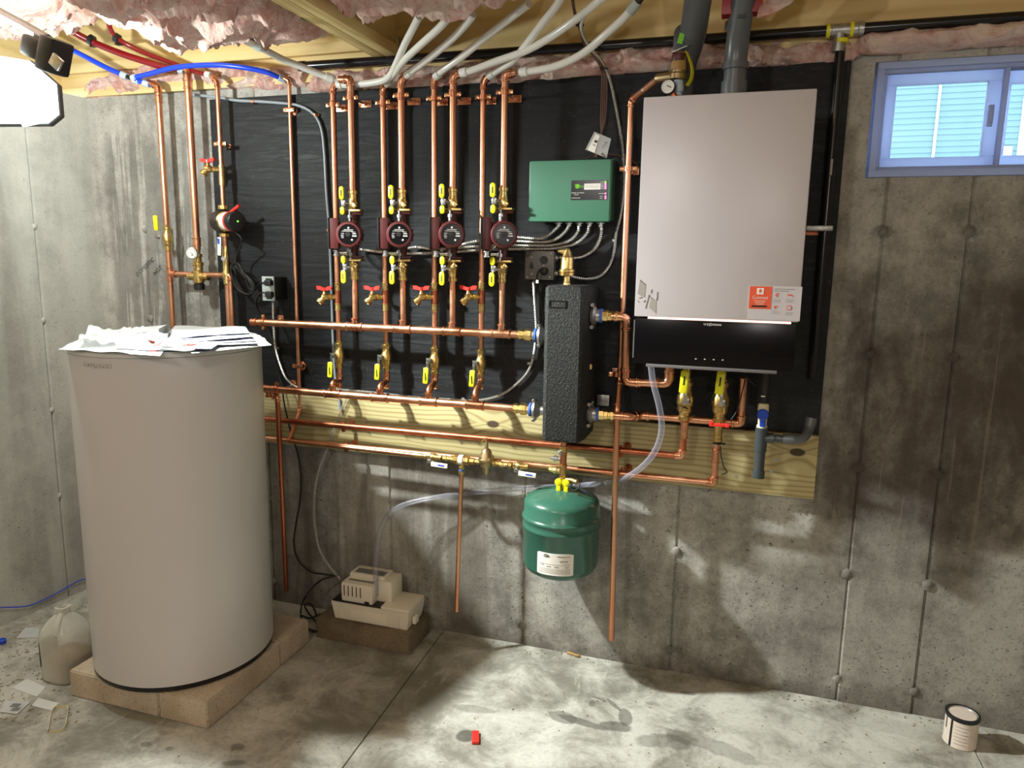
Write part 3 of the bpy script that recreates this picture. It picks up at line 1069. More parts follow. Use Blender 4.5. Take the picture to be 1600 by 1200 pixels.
batt('insulation_batt', 'crumpled pink batt bulging from the ceiling left of the pale joist',
     slab_fn(lambda b: -2.12 + 0.20 * b, -1.40, lambda a: -0.40 + 0.20 * a, -1.30, 2.30, 0.05, 0.17), 150, 130, 0.045, 8.0, 1)
batt('insulation_batt', 'crumpled pink batt bulging from the ceiling right of the pale joist',
     slab_fn(-1.27, lambda b: -0.60, lambda a: -0.36 - 0.02 * math.sin(9 * a), -1.30, 2.315, 0.03, 0.16), 150, 120, 0.04, 8.0, 2)
batt('insulation_batt', 'pink batt piece lit orange-pink above the work lamp',
     slab_fn(-2.95, lambda b: -2.42 + 0.12 * b, -0.28, -1.20, 2.40, 0.03, 0.12), 90, 90, 0.035, 8.0, 3)


def stuffed(x0, x1, zc, hgt, bulge, y0=0.02):
    def fn(a, b):
        x = x0 + (x1 - x0) * a
        an = -PI * 0.5 + PI * b
        taper = min(1.0, min(a, 1 - a) * (x1 - x0) / 0.05)
        return Vector((x, y0 - bulge * math.cos(an) * taper, zc(x) + math.sin(an) * hgt * 0.5 * (0.5 + 0.5 * taper))), Vector((0, -1, 0.1)), 1.0
    return fn


batt('insulation_strip', 'loose pink insulation stuffed on the wall top behind the left copper risers',
     stuffed(-2.84, -1.66, lambda x: 2.285 - 0.02 * math.sin(6 * x), 0.10, 0.045), 240, 26, 0.03, 11.0, 4, 'insulation on the wall top')
batt('insulation_strip', 'pink insulation strip between the black gas pipe and the top of the black board',
     stuffed(-1.70, 0.30, lambda x: 2.232 - 0.006 * math.sin(5 * x), 0.085, 0.045, 0.0), 360, 26, 0.022, 11.0, 5, 'insulation on the wall top')
batt('insulation_strip', 'pale lilac-pink insulation strip above the basement window',
     stuffed(0.27, 1.6, lambda x: 2.240 + 0.010 * x, 0.075, 0.05, -0.005), 220, 26, 0.022, 9.0, 6, 'insulation on the wall top')


def rag(a, b):
    p0, p1 = V(1183, 30, -0.36), V(1330, -28, -0.36)
    x = p0.x + (p1.x - p0.x) * a
    z = p0.z + 0.005 + (p1.z + 0.03 - p0.z) * a + 0.11 * b * (0.3 + a)
    return Vector((x, -0.36 + 0.03 * math.sin(7 * a + 3 * b), z)), Vector((0, -1, 0)), 1.0


batt('insulation_scrap', 'torn tuft of pink insulation hanging beside the red pipe hanger', rag, 50, 26, 0.02, 14.0, 8, 'insulation on the wall top')


# ------------------------------------------------------------------ copper pipework
def elbow_at(a, b, c, r, root, mat='fitting', name='elbow', rad=None, L=None):
    a, b, c = Vector(a), Vector(b), Vector(c)
    d1, d2 = (a - b).normalized(), (c - b).normalized()
    L = L or r * 2.1
    rad = rad or r * 1.7
    pts = fillet([b + d1 * L, b, b + d2 * L], rad, 7)
    mb = MB().tube(pts, r * 1.16, 14)
    for d in (d1, d2):
        mb.lathe(b + d * (L * 0.66), d, [(0, r * 1.17), (r * 0.12, r * 1.34), (r * 0.55, r * 1.34), (r * 0.7, r * 1.2)], 14)
    return part(name, mb, mat, root)


def coupling(p, d, r, root, mat='fitting', name='coupling', ln=None):
    p, d = Vector(p), Vector(d).normalized()
    ln = ln or r * 2.6
    prof = [(-ln / 2, r * 1.05), (-ln / 2 + 0.001, r * 1.3), (-ln / 2 + r * 0.35, r * 1.3), (-ln / 2 + r * 0.5, r * 1.16),
            (ln / 2 - r * 0.5, r * 1.16), (ln / 2 - r * 0.35, r * 1.3), (ln / 2 - 0.001, r * 1.3), (ln / 2, r * 1.05)]
    return part(name, MB().lathe(p, d, prof, 16), mat, root)


def tee(p, d, br, r, root, rb=None, mat='fitting'):
    p, d, br = Vector(p), Vector(d).normalized(), Vector(br).normalized()
    rb = rb or r
    ln = r * 5.0
    prof = [(-ln / 2, r * 1.05), (-ln / 2 + 0.001, r * 1.32), (-ln / 2 + r * 0.4, r * 1.32), (-ln / 2 + r * 0.55, r * 1.15),
            (ln / 2 - r * 0.55, r * 1.15), (ln / 2 - r * 0.4, r * 1.32), (ln / 2 - 0.001, r * 1.32), (ln / 2, r * 1.05)]
    mb = MB().lathe(p, d, prof, 18)
    mb.lathe(p, br, [(0, rb * 1.15), (r + rb * 1.2, rb * 1.15), (r + rb * 1.35, rb * 1.32), (r + rb * 1.8, rb * 1.32), (r + rb * 1.85, rb * 1.05)], 16)
    return part('tee', mb, mat, root)


def run(pts, r, root, mat='copper', elbows=True, name='pipe', emat='fitting', em=1.0):
    pts = [Vector(p) for p in pts]
    for i in range(len(pts) - 1):
        a, b = pts[i], pts[i + 1]
        d = (b - a).normalized()
        k = r * 1.7 * em if elbows else 0.0
        if i > 0:
            a = a + d * k
        if i < len(pts) - 2:
            b = b - d * k
        if (b - a).dot(d) > 0.001:
            part(name, MB().cyl(a, b, r, 18), mat, root, 60)
    if elbows:
        for i in range(1, len(pts) - 1):
            elbow_at(pts[i - 1], pts[i], pts[i + 1], r, root, emat, 'elbow', r * 1.7 * em, r * 2.1 * em)


def crimp(p, d, r, root, mat='whitering', name='crimp_ring'):
    d = Vector(d).normalized()
    return part(name, MB().lathe(Vector(p) - d * 0.014, d, [(0, r), (0.001, r * 1.28), (0.027, r * 1.28), (0.028, r)], 14), mat, root)


rs, rb = 0.0112, 0.0125
SX = [-1.541, -1.330, -1.122, -0.932]
RX = [-1.439, -1.233, -1.030, -0.836]
YS, YR = -0.085, -0.130
SC_U, R_U = [528, 603, 675, 747.5], [555, 629, 704, 783]
TOPV_S = [138, 140, 130, 130]
TOPV_R = [124, 127, 120, 116]
topS = [V(518 if i == 0 else [0, 598, 673, 751][i], TOPV_S[i], YS).z for i in range(4)]
topR = [V([547, 627, 708, 790][i], TOPV_R[i], YR).z for i in range(4)]

# direction of each top elbow + its PEX line (pixels and depths)
PEX_S = [
    [V(527, 131, YS), V(545, 133, -0.10), V(590, 128, -0.13), V(608, 120, -0.15), V(620, 98, -0.2), V(632, 70, -0.26), V(645, 45, -0.32), V(655, 25, -0.40)],
    [V(604, 132, YS), V(608, 124, -0.13), V(618, 112, -0.17), V(630, 96, -0.21), V(655, 72, -0.27), V(685, 45, -0.34), V(700, 28, -0.38)],
    [V(680, 120, YS), V(690, 112, -0.11), V(720, 90, -0.15), V(760, 57, -0.22), V(800, 26, -0.30), V(826, 6, -0.35)],
    [V(762, 119, YS), V(775, 112, -0.11), V(800, 96, -0.15), V(822, 70, -0.20), V(848, 36, -0.27), V(870, 8, -0.33), V(880, -10, -0.36)],
]
PEX_R = [
    [V(524, 124, YR), V(505, 118, -0.15), V(470, 104, -0.20), V(440, 92, -0.25), V(410, 76, -0.33), V(392, 68, -0.37), V(370, 56, -0.42)],
    [V(634, 118, YR), V(645, 110, -0.15), V(672, 90, -0.19), V(705, 62, -0.26), V(728, 38, -0.33), V(740, 22, -0.37)],
    [V(718, 114, YR), V(735, 111, -0.14), V(775, 96, -0.16), V(820, 80, -0.19), V(860, 58, -0.23), V(900, 30, -0.29), V(935, 2, -0.36), V(950, -10, -0.38)],
    [V(812, 113, YR), V(830, 111, -0.14), V(870, 103, -0.17), V(910, 84, -0.21), V(945, 55, -0.26), V(975, 28, -0.32), V(992, 8, -0.36)],
]
for i in range(4):
    # supply riser (passes behind the upper header, ends in the lower header)
    x = SX[i]
    t = thing('supply_riser', 'slim copper riser passing behind the upper header, %s of four' % ORD[i], 'pipe', (x, YS, ZH_L), 'supply risers')
    top = Vector((x, YS, topS[i]))
    nx = PEX_S[i][0]
    zv = V(SC_U[i] + 3, 590, YS).z
    run([nx + (top - nx) * 0.25, top, Vector((x, YS, zv))], rs, t)
    h = Vector((x - 0.004, YH, ZH_L + 0.0))
    k1 = Vector((x, YS, zv - 0.01))
    part('offset', MB().tube(fillet([k1 + Vector((0, 0, 0.03)), k1 + Vector((0, 0, -0.005)), Vector((x - 0.004, YH, ZH_L + 0.045)), Vector((x - 0.004, YH, ZH_L + 0.012))], 0.018, 5), rs * 1.16, 14), 'fitting', t)
    coupling(k1 + Vector((0, 0, 0.022)), (0, 0, 1), rs, t, ln=0.016)
    coupling(k1 + Vector((0, -0.012, -0.022)), (0, -0.6, -0.8), rs, t, ln=0.014)
    zt = V(SC_U[i], 464, YS).z
    for dz in (0.040, -0.040):
        coupling((x, YS, zt + dz), (0, 0, 1), rs, t, 'brass', ln=0.03)
    part('drain_tee', MB().cyl((x, YS, zt - 0.03), (x, YS, zt + 0.03), rs * 1.22, 16), 'copper_dark', t)
    coupling(top - Vector((0, 0, 0.055)), (0, 0, 1), rs, t, ln=0.02)
    # return riser above and below the pump
    x = RX[i]
    t = thing('return_riser', 'copper riser carrying a maroon pump, %s of four' % ORD[i], 'pipe', (x, YR, ZH_U), 'pump risers')
    top = Vector((x, YR, topR[i]))
    nx = PEX_R[i][0]
    zc = V(R_U[i] - 3, 368, YR).z
    run([nx + (top - nx) * 0.25, top, Vector((x, YR, zc + 0.165))], rb, t)
    part('pipe', MB().cyl((x, YR, zc - 0.165), (x, YR, ZH_U + 0.01), rs, 18), 'copper', t)
    coupling(top - Vector((0, 0, 0.055)), (0, 0, 1), rb, t, ln=0.022)
    # PEX
    for nm, path, what in (('supply', PEX_S[i], 'slim'), ('return', PEX_R[i], 'thicker')):
        pt = thing('plastic_pipe', 'milky white plastic pipe from the top of %s %s copper riser' % (ORD[i].replace('from', 'from'), what), 'pipe', path[0], 'white plastic heating pipes')
        sp = spline(path, 0.02)
        part('hose', MB().tube(sp, 0.0124, 14), 'pex', pt, 60)
        crimp(sp[1], sp[2] - sp[1], 0.0125, pt)
p = PEX_R[0][-1]
cp = thing('pipe_coupling', 'grey crimp coupling on the white pipe under the left batt', 'coupling', V(398, 70, -0.36))
for q, qq in (((386, 63), (396, 69)), ((398, 70), (408, 76))):
    a, b = V(q[0], q[1], -0.36), V(qq[0], qq[1], -0.345)
    part('crimp_ring', MB().cyl(a, b, 0.0145, 14), 'outletgrey', cp)
cp = thing('pipe_coupling', 'grey crimp coupling at the top end of the rightmost white pipe', 'coupling', V(992, 8, -0.36))
a, b = V(984, 18, -0.345), V(997, 2, -0.365)
part('crimp_ring', MB().cyl(a, b, 0.0150, 14), 'outletgrey', cp)
part('stub', MB().cyl(b, b + (b - a) * 0.8, 0.011, 12), 'black', cp)

# headers
for nm, z, lab in (('upper', ZH_U, 'upper horizontal copper header fed from the pump risers'), ('lower', ZH_L, 'lower horizontal copper header under the yellow ball valves')):
    x1 = -0.708 if nm == 'upper' else -0.722
    x0 = -1.905 if nm == 'upper' else -1.86
    t = thing('copper_header', lab, 'pipe', (x0, YH, z))
    r = 0.0145
    part('pipe', MB().cyl((x0, YH, z), (x1, YH, z), r, 22), 'copper', t, 60)
    xs = RX if nm == 'upper' else [s - 0.004 for s in SX]
    for x in xs:
        tee((x, YH + (0.0 if nm == 'upper' else 0), z), (1, 0, 0), (0, 0.0, 1), r, t, rs)
    if nm == 'upper':
        part('end_cap', MB().lathe((x0 - 0.012, YH, z), (1, 0, 0), [(0, r * 0.9), (0.003, r * 1.15), (0.022, r * 1.15), (0.024, r * 1.3), (0.03, r * 1.3), (0.031, r)], 18), 'fitting', t)
        coupling((-1.62 - 0.15, YH, z), (1, 0, 0), r, t, ln=0.012) if False else None
    else:
        tee((x0 + 0.012, YH, z), (1, 0, 0), (0, 0, -1), r, t, rs)
        coupling((x0 - 0.03, YH, z), (1, 0, 0), r, t)
        # relief drop next to the white tank
        a = Vector((x0 + 0.012, YH, z - 0.02))
        zz = V(430, 622, -0.135).z
        b = Vector((-1.806, YH, zz + 0.006))
        elbow_at(a + Vector((-0.01, 0, -0.005)), b, b - Vector((0, 0, 0.1)), 0.0105, t)
        part('drop_pipe', MB().cyl(b, (-1.80, YH, 0.135), 0.0105, 16), 'copper_dark', t, 60)
    # union + blue gasket + clamp towards the separator
    part('union', MB().lathe((x1 - 0.062, YH, z), (1, 0, 0), [(0, r * 1.1), (0.004, r * 1.35), (0.016, r * 1.35), (0.018, r * 1.2), (0.026, r * 1.2), (0.028, r * 1.6), (0.05, r * 1.6), (0.051, r * 1.3), (0.06, r * 1.3)], 8), 'brass', t, 20)
    part('gasket', MB().lathe((x1 - 0.002, YH, z), (1, 0, 0), [(0, 0.020), (0.002, 0.026), (0.010, 0.026), (0.012, 0.020)], 20), 'bluegasket', t)
    cl = part('flange_clamp', MB().lathe((x1 + 0.012, YH, z), (1, 0, 0), [(0, 0.020), (0.003, 0.033), (0.012, 0.036), (0.018, 0.03), (0.03, 0.018)], 22), 'zinc', t)
    for s_ in (1, -1):
        part('bolt', MB().lathe((x1 + 0.019, YH - 0.02, z + s_ * 0.036), (0, 1, 0), [(0, 0.005), (0.002, 0.007), (0.03, 0.007), (0.032, 0.004)], 8), 'steel', cl)


# pipe clamps: split ring on a stand-off rod with a wall plate
def make_clamp(r, stand, horizontal=False, plate=(0.055, 0.026), rodmat='steel'):
    t = thing('pipe_clamp', 'clamp', 'clamp', (0, 0, 0), 'copper stand-off clamps')
    ax = (1, 0, 0) if horizontal else (0, 0, 1)
    part('ring', MB().lathe(Vector(ax) * -0.008, ax, [(0, r), (0.0005, r + 0.0035), (0.0155, r + 0.0035), (0.016, r)], 20), 'fitting', t, local=True)
    for s_ in (1, -1):
        if horizontal:
            c = (0, 0, s_ * (r + 0.010))
            sz = (0.016, 0.010, 0.016)
        else:
            c = (s_ * (r + 0.010), 0, 0)
            sz = (0.018, 0.010, 0.016)
        e = part('ear', MB().box(c, sz, None, 0.003), 'fitting', t, local=True)
        part('screw', MB().lathe(Vector(c) + Vector((0, -0.005, 0)), (0, -1, 0), [(0, 0.004), (0.003, 0.004), (0.0035, 0.002)], 8), 'brass', e, local=True)
    part('rod', MB().cyl((0, r, 0), (0, stand, 0), 0.0042, 10), rodmat, t, local=True)
    part('plate', MB().box((0, stand - 0.0015, 0), (plate[0], 0.003, plate[1]) if not horizontal else (plate[1], 0.003, plate[0]), None, 0.001)
         .lathe((0, stand - 0.003, 0), (0, -1, 0), [(0, 0.009), (0.005, 0.008), (0.006, 0.005)], 12), 'fitting', t, local=True)
    return t


ps = [V(518, 164, YS).z, V(598, 160, YS).z, V(673, 154, YS).z, V(751, 152, YS).z]
pr_ = [V(547, 153, YR).z, V(626, 149, YR).z, V(708, 148, YR).z, V(790, 144, YR).z]
cs = make_clamp(rs, 0.065)
cr = make_clamp(rb, 0.110)
for i in range(4):
    lab = 'copper clamp near the top of the slim riser, %s of four' % ORD[i]
    if i == 0:
        cs.location = (SX[0], YS, ps[0])
        cs['label'] = lab
    else:
        dup(cs, (SX[i], YS, ps[i]), lab)
    lab = 'copper clamp on long rod atop the pump riser, %s of four' % ORD[i]
    if i == 0:
        cr.location = (RX[0], YR, pr_[0])
        cr['label'] = lab
    else:
        dup(cr, (RX[i], YR, pr_[i]), lab)
c3 = make_clamp(0.0145, 0.115, True, (0.045, 0.032))
c3.location = (V(412, 500, YH).x, YH, ZH_U)
c3['label'] = 'copper clamp holding the left end of the upper header'
dup(c3, (V(427, 612, YH).x + 0.02, YH, ZH_L), 'copper clamp holding the left end of the lower header')


# circulator pumps -------------------------------------------------
def make_pump():
    t = thing('circulator_pump', 'pump', 'pump', (0, 0, 0), 'maroon circulator pumps', 0.36)
    mb = MB()
    mb.lathe((0, 0, -0.078), (0, 0, 1), [(0, 0.016), (0.02, 0.016), (0.04, 0.022), (0.078, 0.03), (0.116, 0.022), (0.136, 0.016), (0.156, 0.016)], 18)
    mb.lathe((0, 0.030, 0), (0, -1, 0), [(0, 0.02), (0.006, 0.032), (0.045, 0.036), (0.05, 0.041), (0.062, 0.041)], 24)
    part('pump_body', mb, 'maroon', t, local=True)
    for s_ in (1, -1):
        f_ = part('flange', MB().box((0.004, 0, s_ * 0.081), (0.062, 0.034, 0.010), None, 0.004), 'maroon', t, local=True)
        part('bolt', MB().lathe((-0.010, -0.018, s_ * 0.070), (0, 0, 1), [(-0.018, 0.003), (-0.006, 0.003), (-0.0055, 0.008), (0.0055, 0.008), (0.006, 0.003), (0.018, 0.003)], 6), 'steel', f_, local=True)
    mt = part('motor', MB().lathe((0, -0.028, 0), (0, -1, 0), [(0, 0.040), (0.004, 0.044), (0.066, 0.044), (0.072, 0.047), (0.084, 0.047), (0.088, 0.044), (0.089, 0.0375), (0.086, 0.036)], 36), 'maroon', t, local=True)
    fins = MB()
    for k in range(16):
        a = 2 * PI * k / 16
        fins.box((0.046 * math.cos(a), -0.066, 0.046 * math.sin(a)), (0.004, 0.05, 0.004), Matrix.Rotation(-a, 4, 'Y'))
    part('fins', fins, 'maroon', mt, local=True)
    pl = part('nameplate', MB().lathe((0, -0.1125, 0), (0, -1, 0), [(0, 0.036), (0.003, 0.036)], 36), 'blackgloss', t, local=True)
    pr = MB()
    for (x, z, w, h) in ((0, 0.024, 0.006, 0.006), (0, 0.017, 0.034, 0.0014), (-0.004, 0.012, 0.04, 0.0012), (-0.023, -0.002, 0.009, 0.0012), (-0.022, -0.007, 0.011, 0.0012), (-0.022, -0.012, 0.008, 0.0012),
                         (0.021, 0.003, 0.013, 0.003), (0.021, -0.005, 0.016, 0.004), (0.012, -0.019, 0.006, 0.006), (0.018, 0.009, 0.014, 0.0012), (-0.021, 0.004, 0.011, 0.0012)):
        pr.box((x, -0.1158, z), (w, 0.0006, h), Matrix.Rotation(0.5 if w == h else 0, 4, 'Y'))
    part('printing', pr, 'label', pl, 0, local=True)
    part('vent_plug', MB().lathe((-0.002, -0.1155, 0.001), (0, -1, 0), [(0, 0.010), (0.002, 0.009), (0.0022, 0.003)], 18), 'black', pl, local=True)
    bx = part('terminal_box', MB().box((-0.059, -0.058, 0.004), (0.034, 0.060, 0.112), None, 0.006).box((-0.036, -0.050, 0.030), (0.016, 0.045, 0.03), None, 0.01), 'maroon', t, local=True)
    part('box_plate', MB().box((-0.0785, -0.058, 0.004), (0.006, 0.064, 0.114), None, 0.002), 'black', bx, local=True)
    part('cable_connector', MB().lathe((-0.058, -0.05, -0.052), (0, 0, -1), [(0, 0.010), (0.004, 0.013), (0.008, 0.013), (0.009, 0.009), (0.02, 0.009), (0.021, 0.012), (0.026, 0.012)], 10)
         .lathe((-0.045, -0.05, -0.066), (1, 0, 0), [(0, 0.007), (0.02, 0.007), (0.021, 0.010), (0.028, 0.010)], 10), 'steel', bx, local=True)
    return t


def make_iso(sgn):
    """flanged isolation ball valve; sgn=+1 above the pump, -1 below"""
    t = thing('isolation_valve', 'valve', 'valve', (0, 0, 0), 'flanged isolation valves')
    Z = lambda a: sgn * a
    part('flange', MB().box((0.006, 0, Z(0.004)), (0.064, 0.034, 0.009), None, 0.003), 'brass', t, local=True)
    part('valve_body', MB().lathe((0, 0, 0), (0, 0, sgn), [(0.008, 0.013), (0.012, 0.016), (0.022, 0.019), (0.034, 0.019), (0.042, 0.0165), (0.05, 0.0165), (0.051, 0.014), (0.066, 0.014), (0.067, 0.0165), (0.078, 0.0165), (0.079, 0.0135)], 12)
         .box((0.014, -0.010, Z(0.022)), (0.018, 0.018, 0.016), Matrix.Rotation(0.7, 4, 'Y'), 0.003), 'brass', t, 30, local=True)
    st = part('handle', MB().cyl((-0.006, -0.012, Z(0.030)), (-0.024, -0.024, Z(0.030)), 0.008, 12)
              .box((-0.026, -0.026, Z(0.030)), (0.018, 0.004, 0.022), None, 0.002).box((-0.027, -0.027, Z(0.046)), (0.006, 0.003, 0.02), None, 0.001), 'steel', t, local=True)
    part('long_grip', pill((-0.030, -0.030, Z(0.068)), 0.0205, 0.050, 0.009), 'yellow', st, local=True)
    part('short_grip', pill((-0.028, -0.030, Z(0.003)), 0.019, 0.030, 0.009), 'yellow', st, local=True)
    part('stamp', MB().box((-0.030, -0.0347, Z(0.068)), (0.004, 0.0006, 0.022)), 'ink', st, local=True)
    part('flange_bolt', MB().lathe((-0.008, -0.016, Z(-0.014)), (0, 0, 1), [(-0.02, 0.003), (0.02, 0.003)], 6), 'steel', t, local=True)
    return t


def make_drain():
    t = thing('drain_valve', 'valve', 'valve', (0, 0, 0), 'brass drain valves')
    d = Vector((-0.80, -0.60, 0)).normalized()
    mb = MB().lathe((0, 0, 0), d, [(0.008, 0.008), (0.020, 0.008), (0.021, 0.010), (0.027, 0.010), (0.028, 0.0085), (0.034, 0.0115), (0.046, 0.0120), (0.052, 0.009)], 10)
    part('valve_body', mb, 'brass', t, 30, local=True)
    e = d * 0.042
    d2 = (d + Vector((0, -0.1, -1.1))).normalized()
    part('spout', MB().lathe(e, d2, [(0, 0.009), (0.014, 0.009), (0.015, 0.0125), (0.026, 0.0125), (0.0262, 0.008), (0.018, 0.0075)], 14), 'brass', t, local=True)
    part('stem', MB().lathe(e + Vector((0, 0, 0.006)), (0, 0, 1), [(0, 0.008), (0.006, 0.007), (0.012, 0.004), (0.02, 0.004)], 10), 'brass', t, local=True)
    h = e + Vector((0, 0, 0.024))
    hb = MB().lathe(h - Vector((0, 0, 0.004)), (0, 0, 1), [(0, 0.008), (0.01, 0.008)], 12)
    for s_ in (1, -1):
        hb.prism([h + Vector((s_ * 0.004, -0.004, -0.003)), h + Vector((s_ * 0.026, -0.004, 0.000)), h + Vector((s_ * 0.028, -0.004, 0.011)), h + Vector((s_ * 0.016, -0.004, 0.011)), h + Vector((s_ * 0.006, -0.004, 0.006))], (0, 0.009, 0))
    part('handle', hb, 'red', t, 20, local=True)
    for ch in t.children:
        for v_ in ch.data.vertices:
            v_.co = v_.co * 1.22
    return t


def make_ballvalve(handle='yellow', up=False, grip=(0.020, 0.008, 0.076), body='brass', s=1.0):
    t = thing('ball_valve', 'valve', 'valve', (0, 0, 0), 'ball valves')
    prof = [(-0.055, 0.0125), (-0.053, 0.0155), (-0.043, 0.0155), (-0.041, 0.0135), (-0.034, 0.0135), (-0.028, 0.018), (-0.014, 0.0185), (-0.012, 0.021), (0.008, 0.021), (0.014, 0.018), (0.024, 0.015), (0.034, 0.0145), (0.036, 0.0175), (0.046, 0.0175), (0.048, 0.0135), (0.055, 0.0135)]
    part('valve_body', MB().lathe((0, 0, 0), (0, 0, 1), [(a * s, b * s) for a, b in prof], 12), body, t, 30, local=True)
    k = 1 if up else -1
    st = part('handle', MB().cyl((-0.006, -0.015, 0), (-0.012, -0.032, 0), 0.008, 10).box((-0.012, -0.033, 0), (0.020, 0.003, 0.020), None, 0.002)
              .lathe((-0.012, -0.034, 0), (0, -1, 0), [(0, 0.006), (0.005, 0.006), (0.0055, 0.002)], 6).box((-0.016, -0.0345, k * 0.016), (0.010, 0.003, 0.022), None, 0.001), 'steel', t, local=True)
    part('grip', pill((-0.022, -0.036, k * (0.020 + grip[2] / 2)), grip[0], grip[2], 0.009, 0.06, squash=0.35), handle, st, local=True)
    if handle == 'yellow':
        part('stamp', MB().box((-0.022, -0.0408, k * (0.024 + grip[2] / 2)), (0.005, 0.0006, 0.03), Matrix.Rotation(0.06 * k, 4, 'Y')), 'ink', st, local=True)
    return t


pump0, isoU, isoD, drain0, bv0 = make_pump(), make_iso(1), make_iso(-1), make_drain(), make_ballvalve()
for i in range(4):
    zc = V(R_U[i] - 3, 368, YR).z
    x = RX[i]
    items = [
        (pump0, (x, YR, zc), 'maroon circulator pump with round black nameplate, %s of four' % ORD[i]),
        (isoU, (x, YR, zc + 0.088), 'brass isolation valve above the maroon pump, %s of four' % ORD[i]),
        (isoD, (x, YR, zc - 0.088), 'brass isolation valve under the maroon pump, %s of four' % ORD[i]),
        (drain0, (SX[i], YS, V(SC_U[i], 464, YS).z), 'red-handled drain valve on the slim riser, %s of four' % ORD[i]),
        (bv0, (SX[i], YS, V(SC_U[i], [554, 557, 562, 566][i], YS).z), 'ball valve with hanging yellow lever, %s of four' % ORD[i]),
    ]
    for src, loc, lab in items:
        if i == 0:
            src.location = loc
            src['label'] = lab
        else:
            dup(src, loc, lab)

# ------------------------------------------------------------------ hot water pipes at the left
t = thing('hot_water_riser', 'copper riser nearest the corner, with yellow lever valve', 'pipe', (-2.364, -0.08, 1.2), 'hot water pipes')
YL = -0.08
xa = -2.364
zt = V(246, 135, YL).z
run([V(232, 128, YL), Vector((xa, YL, zt)), Vector((xa, YL, 1.20))], 0.0125, t)
ztee = V(267, 428, YL).z
tee((xa, YL, ztee), (0, 0, 1), (1, 0, 0), 0.0125, t)
coupling((xa, YL, zt - 0.05), (0, 0, 1), 0.0125, t)
b = dup(bv0, (xa, YL, V(264, 372, YL).z), 'brass valve with upright yellow lever on the riser nearest the corner')
for ch in b.children:
    if ch.name.startswith('handle'):
        ch.rotation_euler = (PI, 0, 0)
        ch.location = (-0.012, -0.06, 0.004)
t = thing('hot_water_riser', 'thick copper riser ending in the brass mixing valve with gauge', 'pipe', (-2.213, -0.08, 1.45), 'hot water pipes')
xb = -2.213
zb = V(293, 114, YL).z
zmix = V(308, 432, YL).z
run([V(287, 108, YL), Vector((xb, YL, zb)), Vector((xb, YL, zmix + 0.11))], 0.0145, t)
coupling((xb, YL, zb - 0.045), (0, 0, 1), 0.0145, t)
coupling((xb, YL, zmix + 0.145), (0, 0, 1), 0.0145, t)
xc = V(363, 500, YL).x
for p, q in (((xa + 0.03, YL, ztee), (xb - 0.03, YL, ztee + 0.0)), ((xb + 0.03, YL, ztee), (xc - 0.02, YL, ztee))):
    part('pipe', MB().cyl(p, q, 0.0115, 16), 'copper', t, 60)
elbow_at((xc - 0.1, YL, ztee), (xc, YL, ztee), (xc, YL, ztee - 0.1), 0.0115, t)
part('pipe', MB().cyl((xc, YL, ztee - 0.02), (xc, YL, 1.20), 0.0115, 16), 'copper', t, 60)
mv = thing('mixing_valve', 'brass thermostatic mixing valve with black knob under the gauge', 'valve', (xb, YL, zmix))
part('valve_body', MB().lathe((xb, YL, zmix - 0.03), (0, 0, 1), [(0, 0.018), (0.004, 0.022), (0.05, 0.022), (0.055, 0.018), (0.06, 0.02), (0.075, 0.02), (0.078, 0.023), (0.09, 0.023), (0.092, 0.016), (0.11, 0.016), (0.112, 0.02), (0.125, 0.02), (0.126, 0.013), (0.15, 0.013)], 14)
     .lathe((xb - 0.052, YL, zmix), (1, 0, 0), [(0, 0.013), (0.002, 0.016), (0.014, 0.016), (0.016, 0.013), (0.022, 0.013), (0.024, 0.0175), (0.034, 0.0175), (0.07, 0.0175), (0.082, 0.0175), (0.084, 0.013), (0.09, 0.013), (0.092, 0.016), (0.104, 0.016), (0.105, 0.012)], 14), 'brass', mv, 30)
part('knob', MB().lathe((xb, YL, zmix - 0.03), (0, 0, -1), [(0, 0.018), (0.002, 0.023), (0.024, 0.022), (0.026, 0.019)], 24), 'black', mv)
gz = V(313, 396, YL - 0.05)
gd = (EYE - gz).normalized() * 0.5 + Vector((0, -1, 0)) * 0.5
gauge = part('gauge', MB().lathe(Vector((xb, YL - 0.012, gz.z)), gd, [(0, 0.006), (0.028, 0.006), (0.029, 0.024), (0.042, 0.024), (0.043, 0.022), (0.0415, 0.021)], 26), 'steel', mv)
gc = Vector((xb, YL - 0.012, gz.z)) + gd.normalized() * 0.0425
part('dial', MB().lathe(gc, gd, [(0, 0.021), (0.001, 0.021)], 26), 'label', gauge)
gr = Vector((1, 0.1, 0)).normalized()
tk = MB()
gu = Vector((0, 0, 1))
gx_ = gd.normalized().cross(gu).normalized()
gu = gx_.cross(gd.normalized()).normalized()
for k in range(14):
    a = PI * (1.25 - 1.5 * k / 13)
    tk.box(gc + gd.normalized() * 0.0014 + gx_ * -0.0165 * math.cos(a) + gu * 0.0165 * math.sin(a), (0.0022, 0.0022, 0.0022))
tk.box(gc + gd.normalized() * 0.0012 - gu * 0.008, (0.012, 0.0006, 0.003))
part('ticks', tk, 'greyink', gauge, 0)
part('needle', MB().box(gc + gd.normalized() * 0.0016, (0.018, 0.0008, 0.002), Matrix.Rotation(0.4, 4, 'Y')), 'ink', gauge)

